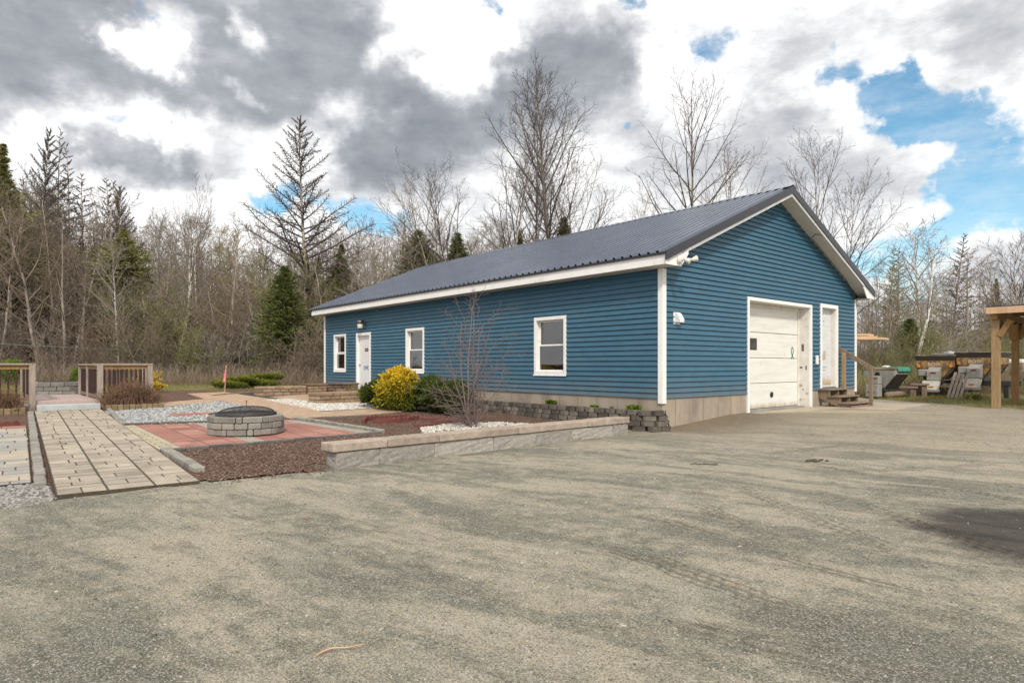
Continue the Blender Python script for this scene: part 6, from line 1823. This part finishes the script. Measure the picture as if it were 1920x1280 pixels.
# brush along the edge of the woods
BR = [make_brush(400+i, 3.2, 9, tw, .45) for i, tw in enumerate(('twig','greytwig','twig','redtwig','olive'))]
cnt = 0; tries = 0
while cnt < 160 and tries < 6000:
    tries += 1
    left = r.random() < .62
    u = r.uniform(-200, 640) if left else r.uniform(1600, 2100)
    Y = r.uniform(30.5, 46) if left else r.uniform(28.5, 46)
    x = wx(u, Y)
    if not free(x, Y, .8): continue
    k = r.choice((0,0,1,2,2,3,4)) if left else r.choice((0,1,4,4,4))
    if not left and Y < 31: k = 4
    h = (r.uniform(1.4, 3.6) if Y < 33 else r.uniform(2.6, 6.0)) if left else r.uniform(1.3, 3.4)
    plant(BR[k], 'brush_shrub', x, Y, h, r.uniform(0,6.28), ('leafless many stemmed shrub at the edge of the woods','leafless many stemmed shrub at the edge of the woods','leafless many stemmed shrub at the edge of the woods','reddish twiggy shrub at the edge of the woods','olive green budding shrub in the brush')[k],
          'shrub', ('grey shrubs edging the woods','grey shrubs edging the woods','grey shrubs edging the woods','reddish shrubs edging the woods','olive shrubs edging the woods')[k], (0,0), r.uniform(.8,1.3))
    placed.append((x,Y)); cnt += 1
# dead grass and brambles as a mass at the foot of the woods
def tangle(name, n, ur, Yr, hr, mat, label, seed, wid=.012, arch=True):
    r = random.Random(seed); polys = []
    for _ in range(n):
        u = r.uniform(*ur); Y = Yr[0] + (Yr[1]-Yr[0])*r.random()**1.3; x = wx(u, Y)
        s, t = st(x, Y)
        if -.6 < s < WW+.6 and -1 < t < WL+.8: continue
        z = gz(x, Y)-.03; a = r.uniform(0,6.28); h = r.uniform(*hr); sp = h*r.uniform(.15,.9 if arch else .4)
        P = []
        for k in range(4):
            f_ = k/3; P.append((x+math.cos(a)*sp*f_, Y+math.sin(a)*sp*f_, z+h*(f_*1.5-(.6 if arch else .4)*f_*f_)))
        polys.append((P, [wid, wid*.8, wid*.6, wid*.3], 3))
    V, Fq_ = tubes_np(polys)
    return tag(np_mesh(name, V, Fq_, M[mat]), label, 'undergrowth', kind='stuff')
tangle('undergrowth', 9000, (-250,700), (29.5,40), (.3,1.3), 'twig', 'brown tangle of brambles at the foot of the left woods', 1, .009)
tangle('undergrowth', 5200, (-250,700), (28.5,33), (.2,.7), 'drygrass', 'pale dead grass along the edge of the left woods', 2, .008)
tangle('undergrowth', 7000, (1600,2150), (26.5,42), (.3,1.5), 'olive', 'olive budding undergrowth behind the spreaders', 3, .009)
tangle('undergrowth', 2200, (1600,2150), (24.6,27), (.15,.6), 'drygrass', 'pale dead grass behind the spreaders', 4, .008)
# far wood that reads as one mass
def far_wood(name, ur, Yr, n, label, seed, mat):
    r = random.Random(seed); polys = []
    for _ in range(n):
        u = r.uniform(*ur); Y = r.uniform(*Yr); x = wx(u, Y); s, t = st(x,Y)
        h = max(3, (HY - silh(min(max(u,-300),2300)) - r.uniform(20,150))*Y/F*.95 + 1); z = gz(x,Y)
        lx = r.gauss(0,.03)*h
        polys.append(([(x,Y,z),(x+lx*.5,Y,z+h*.5),(x+lx,Y,z+h)], [.05+.006*h, .03+.003*h, .015], 4))
        for q in range(34):
            f_ = r.uniform(.15,1); a = r.uniform(0,6.28); L_ = h*.16*(1.15-f_*.7)*r.uniform(.5,1.2); b = (x+lx*f_, Y, z+h*f_)
            e = (b[0]+math.cos(a)*L_*.75, b[1]+math.sin(a)*L_*.75, b[2]+L_*r.uniform(.3,1))
            mid = tuple((b[c]+e[c])/2+(0,0,-.06*L_)[c] for c in range(3)); polys.append(([b,mid,e], [.018,.014,.008], 3))
            for w_ in range(3):
                g_ = r.uniform(.3,1); p_ = tuple(b[c]+(e[c]-b[c])*g_ for c in range(3)); a2 = a+r.uniform(-1,1)
                polys.append(([p_, (p_[0]+math.cos(a2)*L_*.3, p_[1]+math.sin(a2)*L_*.3, p_[2]+L_*.25)], [.012,.007], 3))
    V, Fq_ = tubes_np(polys)
    return tag(np_mesh(name, V, Fq_, M[mat]), label, 'woods', kind='stuff')
far_wood('far_woods', (-320,1000), (58,105), 460, 'brown mass of distant bare woods at the left', 5, 'twig')
far_wood('far_woods', (1560,2250), (80,140), 240, 'violet brown mass of distant bare woods at the right', 6, 'greytwig')
# ---------------------------------------------------------------- garden plants
def leaf_blob(name, parent, mats, lobes, n, size, seed, tint_fn, shell=.72, long=1.0, up=.3, fan=False):
    """leaf sprays spread through a few overlapping lobes, denser near their surface"""
    rs_ = np.random.RandomState(seed); vol = np.array([a[3]*a[4]*a[5] for a in lobes])**.75; ch = rs_.choice(len(lobes), n, p=vol/vol.sum())
    Lb = np.array([l[:6] for l in lobes], float)[ch]
    d = rs_.normal(size=(n,3)); d /= np.linalg.norm(d,axis=1,keepdims=True)
    rad = shell + (1.03-shell)*rs_.rand(n)**.8 + rs_.normal(0,.05,n); rad = np.where(rs_.rand(n) < .18, rs_.rand(n)*.8, rad); rad = np.where(rs_.rand(n) < .07, rs_.uniform(1.05,1.45,n), rad)
    pos = Lb[:,:3] + d*Lb[:,3:]*rad[:,None]
    keep = pos[:,2] > .02; pos, d, rad = pos[keep], d[keep], rad[keep]; k = len(pos)
    fwd = d + rs_.normal(0,.45,(k,3)) + np.array([0,0,up]); fwd /= np.linalg.norm(fwd,axis=1,keepdims=True)
    rv = rs_.normal(size=(k,3)); s_ = np.cross(fwd, rv); s_ /= np.linalg.norm(s_,axis=1,keepdims=True)+1e-9
    R_ = np.stack([s_, fwd, np.cross(s_,fwd)], -1)
    bv = [(0,-.3*long,0),(.34,.25*long,.06),(0,1.0*long,-.05),(-.34,.25*long,.06)]
    sz = size*rs_.uniform(.6,1.3,k)
    return scatter(name, bv, [(0,1,2,3)], pos, R_, sz, mats, np.clip(tint_fn(pos,d,rad,rs_),0,1), parent)
def stems_of(parent, lobes, n, mat, seed, rad=.012):
    r = random.Random(seed); m = MB()
    for _ in range(n):
        l = r.choice(lobes); a = r.uniform(0,6.28)
        tip = (l[0]+l[3]*.7*math.cos(a), l[1]+l[4]*.7*math.sin(a), l[2]+l[5]*r.uniform(-.2,.8)); b = (r.uniform(-.08,.08), r.uniform(-.08,.08), -.05)
        m.tube([b, tuple((b[c]+tip[c])/2+r.uniform(-.05,.05) for c in range(3)), tip], [rad*1.6, rad, rad*.5], 5)
    return m.build('stems', mat, parent)
def lobes_rand(seed, n, rx, ry, rz, sub=.45, base=.1):
    r = random.Random(seed); L_ = []
    for _ in range(n):
        a = r.uniform(0,6.28); q = r.random()**.5*.72; h = r.uniform(.12,1)
        sc_ = 1-.55*h*q
        k = sub*r.uniform(.65,1.2)
        L_.append((rx*q*math.cos(a)*sc_, ry*q*math.sin(a)*sc_, base+rz*h*(1-.35*q)*.85, rx*k, ry*k, rz*k*.62))
    return L_
def at_px(u, v): 
    return gp(u, v)
# dark and golden evergreen bushes by the long wall
x, y = xy(-2.45, 7.35); b1 = thing('evergreen_bush', 'dark green bush left of the yellow bush, by the tan block wall', 'bush', (x,y,gz(x,y)), ANG, 'bushes by the long wall')
Lb = lobes_rand(1, 30, .95, .85, .98, .27, .02); stems_of(b1, Lb, 26, M['twig'], 1)
leaf_blob('foliage', b1, M['yewleaf'], Lb, 13000, .055, 1, lambda p,d,r_,s: s.beta(1.3,1.6,len(p)), long=1.3)
x, y = xy(-2.55, 6.35); b2 = thing('golden_bush', 'tall yellow bush with golden tips beside the dark evergreen ones', 'bush', (x,y,gz(x,y)), ANG, 'bushes by the long wall')
Lb = []
for (q_, dp_, z_, r_) in ((-.32,.0,.92,.26),(-.10,.1,1.10,.24),(.12,-.05,1.12,.20),(.28,.1,.95,.24),(-.5,-.1,.66,.22),(-.22,-.3,.70,.26),(.05,-.35,.86,.24),(.05,.3,.8,.3),(.42,-.1,.66,.24),(.3,-.35,.58,.24),(-.42,-.2,.38,.24),(-.1,-.4,.36,.26),(.25,-.42,.26,.22),(.58,-.05,.36,.22),(-.62,.1,.3,.18),(.0,.0,.5,.4),(-.25,.3,.4,.3),(.4,.3,.4,.3)):
    q_ *= .86; dp_ *= .86; Lb.append((.762*q_+.647*dp_, -.647*q_+.762*dp_, z_*.86, r_*.88, r_*.88, r_*.74))
stems_of(b2, Lb, 30, M['twig'], 2)
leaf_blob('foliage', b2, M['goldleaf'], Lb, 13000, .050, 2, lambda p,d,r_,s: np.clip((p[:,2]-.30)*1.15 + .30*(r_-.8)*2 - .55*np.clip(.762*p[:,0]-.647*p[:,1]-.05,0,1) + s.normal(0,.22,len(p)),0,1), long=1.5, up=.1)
x, y = xy(-1.95, 5.45); b3 = thing('evergreen_bush', 'wide dark green bush right of the yellow bush, behind the bare shrub', 'bush', (x,y,gz(x,y)), ANG, 'bushes by the long wall')
Lb = lobes_rand(3, 52, .85, 1.5, 1.02, .23, .02); stems_of(b3, Lb, 34, M['twig'], 3)
leaf_blob('foliage', b3, M['yewleaf'], Lb, 24000, .055, 3, lambda p,d,r_,s: s.beta(1.1,1.9,len(p)), long=1.3)
# low junipers behind the black mulch
for k, (u, v, rx, ry, rz, lb) in enumerate(((432,727,.75,.7,.40,'low spreading juniper nearest the pink ribboned stake'),(480,725,.95,.8,.52,'low spreading juniper left of the tan block wall, the larger one'))):
    x, y, z = gp(u, v); o = thing('juniper_bush', lb, 'bush', (x,y,z), 0, 'junipers behind the black mulch')
    Lb = [(rx*math.cos(a)*q, ry*math.sin(a)*q, h*rz, rx*.42, ry*.4, rz*.22) for a, q, h in [(i*2.4, .25+.5*((i*.37)%1), .25+.65*((i*.61)%1)) for i in range(11)]]
    stems_of(o, Lb, 14, M['twig'], 30+k)
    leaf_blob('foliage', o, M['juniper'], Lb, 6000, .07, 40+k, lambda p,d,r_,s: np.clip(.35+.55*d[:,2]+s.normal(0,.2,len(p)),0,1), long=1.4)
# globe shrub, forsythia, lime shrub
x, y, z = gp(148,722); o = thing('globe_bush', 'small round bright green bush behind the footbridge', 'bush', (x,y,z+.05))
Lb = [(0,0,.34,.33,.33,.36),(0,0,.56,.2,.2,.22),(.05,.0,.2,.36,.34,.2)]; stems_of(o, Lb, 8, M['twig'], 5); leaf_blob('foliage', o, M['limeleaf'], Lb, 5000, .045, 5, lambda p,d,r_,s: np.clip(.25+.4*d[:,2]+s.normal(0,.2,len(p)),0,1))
x, y, z = gp(18,722); o = thing('lime_bush', 'lime green bush seen through the left balusters of the footbridge', 'bush', (x,y,z+.1))
Lb = [(0,0,.55,.45,.45,.42),(.2,0,.75,.3,.3,.3)]; stems_of(o, Lb, 10, M['twig'], 6); leaf_blob('foliage', o, M['limeleaf'], Lb, 3500, .055, 6, lambda p,d,r_,s: np.clip(.5+s.normal(0,.25,len(p)),0,1))
for k, (u, v, n_, hh, lb) in enumerate(((280,733,6,.75,'yellow flowering forsythia behind the right end post of the footbridge'),(296,735,7,.35,'low yellow flowering forsythia at the edge of the grass'))):
    x, y, z = gp(u, v); o = thing('forsythia_bush', lb, 'bush', (x,y,z), 0, 'forsythias behind the footbridge'); r = random.Random(60+k); polys = []; P_, T_ = [], []
    for q in range(n_*3):
        a = r.uniform(0,6.28); sp = hh*r.uniform(.15,.8); h = hh*r.uniform(.5,1.05); pts = [(sp*f_*math.cos(a), sp*f_*math.sin(a), h*(1.5*f_-.5*f_*f_)) for f_ in (0,.33,.67,1)]
        polys.append((pts, [.008,.006,.005,.003], 3))
        for w_ in range(26):
            f_ = r.uniform(.3,1); P_.append((sp*f_*math.cos(a)+r.uniform(-.04,.04), sp*f_*math.sin(a)+r.uniform(-.04,.04), h*(1.5*f_-.5*f_*f_)+r.uniform(-.03,.03)))
    V, Fq_ = tubes_np(polys); np_mesh('stems', V, Fq_, M['twig'], parent=o)
    rs_ = np.random.RandomState(k); n = len(P_); scatter('blossom', LEAF_V, LEAF_F, np.array(P_), rand_rot(rs_, n), rs_.uniform(.03,.055,n), M['forsythia'], rs_.rand(n), o)
# twiggy bushes before the rail wings
def twiggy(s, t, sx, sy, hh, n, seed, label, mat, leafm, nleaf):
    x, y = xy(s, t); o = thing('twiggy_bush', label, 'bush', (x,y,gz(x,y)), ANG, 'twiggy bushes by the footbridge'); r = random.Random(seed); polys = []; P_ = []
    for _ in range(n):
        bx_, by_ = r.uniform(-sx,sx), r.uniform(-sy,sy); h = hh*r.uniform(.55,1.05)*(1-.45*(bx_/sx)**2)
        a = r.uniform(0,6.28); sp = r.uniform(.05,.3); P = [(bx_+sp*f_*math.cos(a), by_+sp*f_*math.sin(a), h*f_) for f_ in (-.05,.35,.7,1)]
        polys.append((P, [.006,.005,.004,.0025], 3))
        for _2 in range(4):
            f_ = r.uniform(.35,.95); a2 = r.uniform(0,6.28); l_ = h*r.uniform(.15,.35); b = (bx_+sp*f_*math.cos(a), by_+sp*f_*math.sin(a), h*f_)
            e_2 = (b[0]+l_*.6*math.cos(a2), b[1]+l_*.6*math.sin(a2), b[2]+l_*.8); polys.append(([b, e_2], [.0035,.002], 3)); P_ += [e_2, tuple((b[c]+e_2[c])/2 for c in range(3))]
    V, Fq_ = tubes_np(polys); np_mesh('stems', V, Fq_, M[mat], parent=o)
    rs_ = np.random.RandomState(seed); ix = rs_.choice(len(P_), nleaf); scatter('leaves', LEAF_V, LEAF_F, np.array(P_)[ix]+rs_.normal(0,.03,(nleaf,3)), rand_rot(rs_, nleaf), rs_.uniform(.012,.028,nleaf), M[leafm], rs_.rand(nleaf), o)
twiggy(-7.95,10.38,.62,.22,.72,420,71,'reddish brown twiggy bush in the planter right of the footbridge','redtwig','dryleaf',1800)
twiggy(-11.1,10.35,.85,.25,.70,520,72,'russet and yellowish twiggy bush left of the footbridge','redtwig','dryleaf',3600)
# bare multi stemmed shrub by the retaining wall
x, y = xy(-3.20,2.35); o = thing('bare_shrub', 'leafless many stemmed shrub standing in white stones behind the retaining wall', 'shrub', (x,y,gz(x,y)))
S = dict(max=3, segs=(7,5,4,2), wob=(.06,.10,.12,.14), trop=(.05,.05,.03,.02), sides=(7,5,4,3), tip=(.3,.35,.4,.6), n=(7,5,3,0), start=(.2,.25,.3,0), ang=((64,42),(54,44),(50,42)),
         ratio=(.46,.45,.45), shape=(lambda f: 1.15-.65*f, lambda f: 1.1-.5*f, lambda f: 1.0), rr=(.008,.0065,.006), rmin=.0026, r0=.011, stems=True)
rng = random.Random(8); out = [[],[]]
for k, (a, tl, L_) in enumerate(((3.1,.10,2.75),(2.3,.24,2.35),(.3,.16,2.6),(-.2,.46,1.6),(3.6,.52,1.7),(1.2,.3,2.0),(4.6,.22,2.2),(3.0,.9,1.3),(3.5,1.2,1.2),(.1,.75,1.4),(5.4,.5,1.4))):
    d = Vector((math.cos(a)*tl, math.sin(a)*tl, 1)).normalized()
    grow(rng, out, Vector((rng.gauss(0,.10), rng.gauss(0,.10), -.05)), d, L_, .0075*L_+.003, 0, S)
V, Fq_ = tubes_np(out[1]); np_mesh('stems', V, Fq_, M['shrubtwig'], parent=o, smooth=True)
polys = []
for k in range(34):
    a = rng.uniform(2.2,4.2); l_ = rng.uniform(.4,1.0); z0 = rng.uniform(.05,.5); P = [(0,0,z0)]
    for q in range(3): P.append((P[-1][0]+math.cos(a)*l_/3, P[-1][1]+math.sin(a)*l_/3+rng.gauss(0,.03), P[-1][2]+rng.uniform(-.02,.09)))
    polys.append((P, [.006,.005,.004,.0025], 4))
V, Fq_ = tubes_np(polys); np_mesh('low_shoots', V, Fq_, M['shrubtwig'], parent=o, smooth=True)
# young perennials in the soil bed along the foundation
def tuft(s, t, z, n, hh, sp, seed, label, mat='limeleaf', wid=.02):
    x, y = xy(s, t); r = random.Random(seed); m = MB(Matrix.Translation((x,y,z)))
    for _ in range(n):
        a = r.uniform(0,6.28); q = sp*r.uniform(.2,1); bx_, by_ = r.gauss(0,sp*.35), r.gauss(0,sp*.35); h = hh*r.uniform(.5,1.1); ca, sa = math.cos(a), math.sin(a); w_ = wid*r.uniform(.6,1.2)
        m.t = r.random(); p0 = (bx_,by_,-.01); p1 = (bx_+ca*q*.4, by_+sa*q*.4, h*.75); p2 = (bx_+ca*q, by_+sa*q, h)
        m.add([(p0[0]-sa*w_*.4,p0[1]+ca*w_*.4,p0[2]),(p0[0]+sa*w_*.4,p0[1]-ca*w_*.4,p0[2]),(p1[0]+sa*w_,p1[1]-ca*w_,p1[2]),(p1[0]-sa*w_,p1[1]+ca*w_,p1[2]),p2], [(0,1,2,3),(3,2,4)])
    m.t = .5
    return tag(m.build('perennial_plant', M[mat]), label, 'plant', 'young plants along the foundation')
tuft(-.30,3.05,.345,150,.15,.17,1,'green leafy plant in the soil bed below the window nearest the corner')
tuft(-.30,1.62,.345,60,.09,.12,2,'small green sprouts in the middle of the soil bed')
tuft(-.32,1.12,.345,14,.09,.05,3,'tiny single sprout between two plants in the soil bed')
tuft(-.30,.55,.345,130,.14,.16,4,'yellow green leafy plant in the soil bed at the building corner')
tuft(-.75,13.0,gzst(-.7,13)+.1,80,.22,.16,5,'grassy tuft in the planter left of the office door','grassblade')
for k, (u, v) in enumerate(((1690,843),(1296,880),(960,870),(1014,812))):
    pass
# grass verge and lawn
def grass(name, fn, n, hr, label, seed, mat='grassblade', wid=.006):
    r = np.random.RandomState(seed); P_ = []
    while len(P_) < n:
        q = fn(r)
        if q is not None: P_.append(q)
    P_ = np.array(P_); h = r.uniform(*hr, n)*(.5+r.rand(n)); rot = rand_rot(r, n, .14)
    bv = np.array([(-1,0,0),(1,0,0),(.7,0,.55),(-.7,0,.55),(0,.25,1.0)]); 
    V = np.einsum('nij,nkj->nki', rot, bv[None]*np.stack([np.full(n,wid), h, h],1)[:,None,:]) + P_[:,None,:]
    b = (np.arange(n)*5)[:,None]
    Fa = np.concatenate([b+np.array([[0,1,2,3]]), b+np.array([[3,2,4,4]])]) 
    Fa = np.concatenate([b+np.array([[0,1,2,3]])]); F3 = b+np.array([[3,2,4]])
    V = V.reshape(-1,3)
    # tip triangles as thin quads
    Fq_ = np.concatenate([Fa, np.concatenate([F3, F3[:,2:3]],1)])
    me_t = np.concatenate([r.beta(1.2,1.4,n)]*2)
    # degenerate quads are avoided by giving each tip its own second point
    tips = V[F3[:,2]] + np.array([.0015,0,0]); Fq_ = np.concatenate([Fa, np.concatenate([F3, (len(V)+np.arange(n))[:,None]],1)[:,[0,1,2,3]]])
    V = np.concatenate([V, tips])
    return tag(np_mesh(name, V, Fq_, M[mat], me_t), label, 'grass', kind='stuff')
def f_verge(r):
    u = r.uniform(1590,2050); Y = r.uniform(16.5,27.5); x = wx(u,Y); s, t = st(x,Y)
    vv = verge(s,t)
    if vv < -.05 + r.normal(0,.12) or (WW+.05 > s and t > -.1) or vv > 4.5 and r.rand() > .3: return None
    return (x,Y,gz(x,Y)-.005)
grass('grass', f_verge, 17000, (.035,.085), 'short spring grass along the verge under the spreaders', 1)
def f_lawn(r):
    u = r.uniform(-150,560); Y = r.uniform(22,32); x = wx(u,Y); s, t = st(x,Y)
    if t < 17.3 or (s > -1 and t < 18): return None
    return (x,Y,gz(x,Y)-.005)
grass('grass', f_lawn, 16000, (.04,.11), 'strip of yellowish green grass before the left woods', 2)
x, y = xy(13.2,-.3)
tuft(14.6,-1.9,gzst(14.6,-1.9),260,.26,.34,9,'dark green grass clump under the right spreader','grassblade')
tuft(14.0,-5.2,gzst(14.0,-5.2),240,.24,.34,10,'dark green grass clump at the right edge beyond the pavilion posts','grassblade')
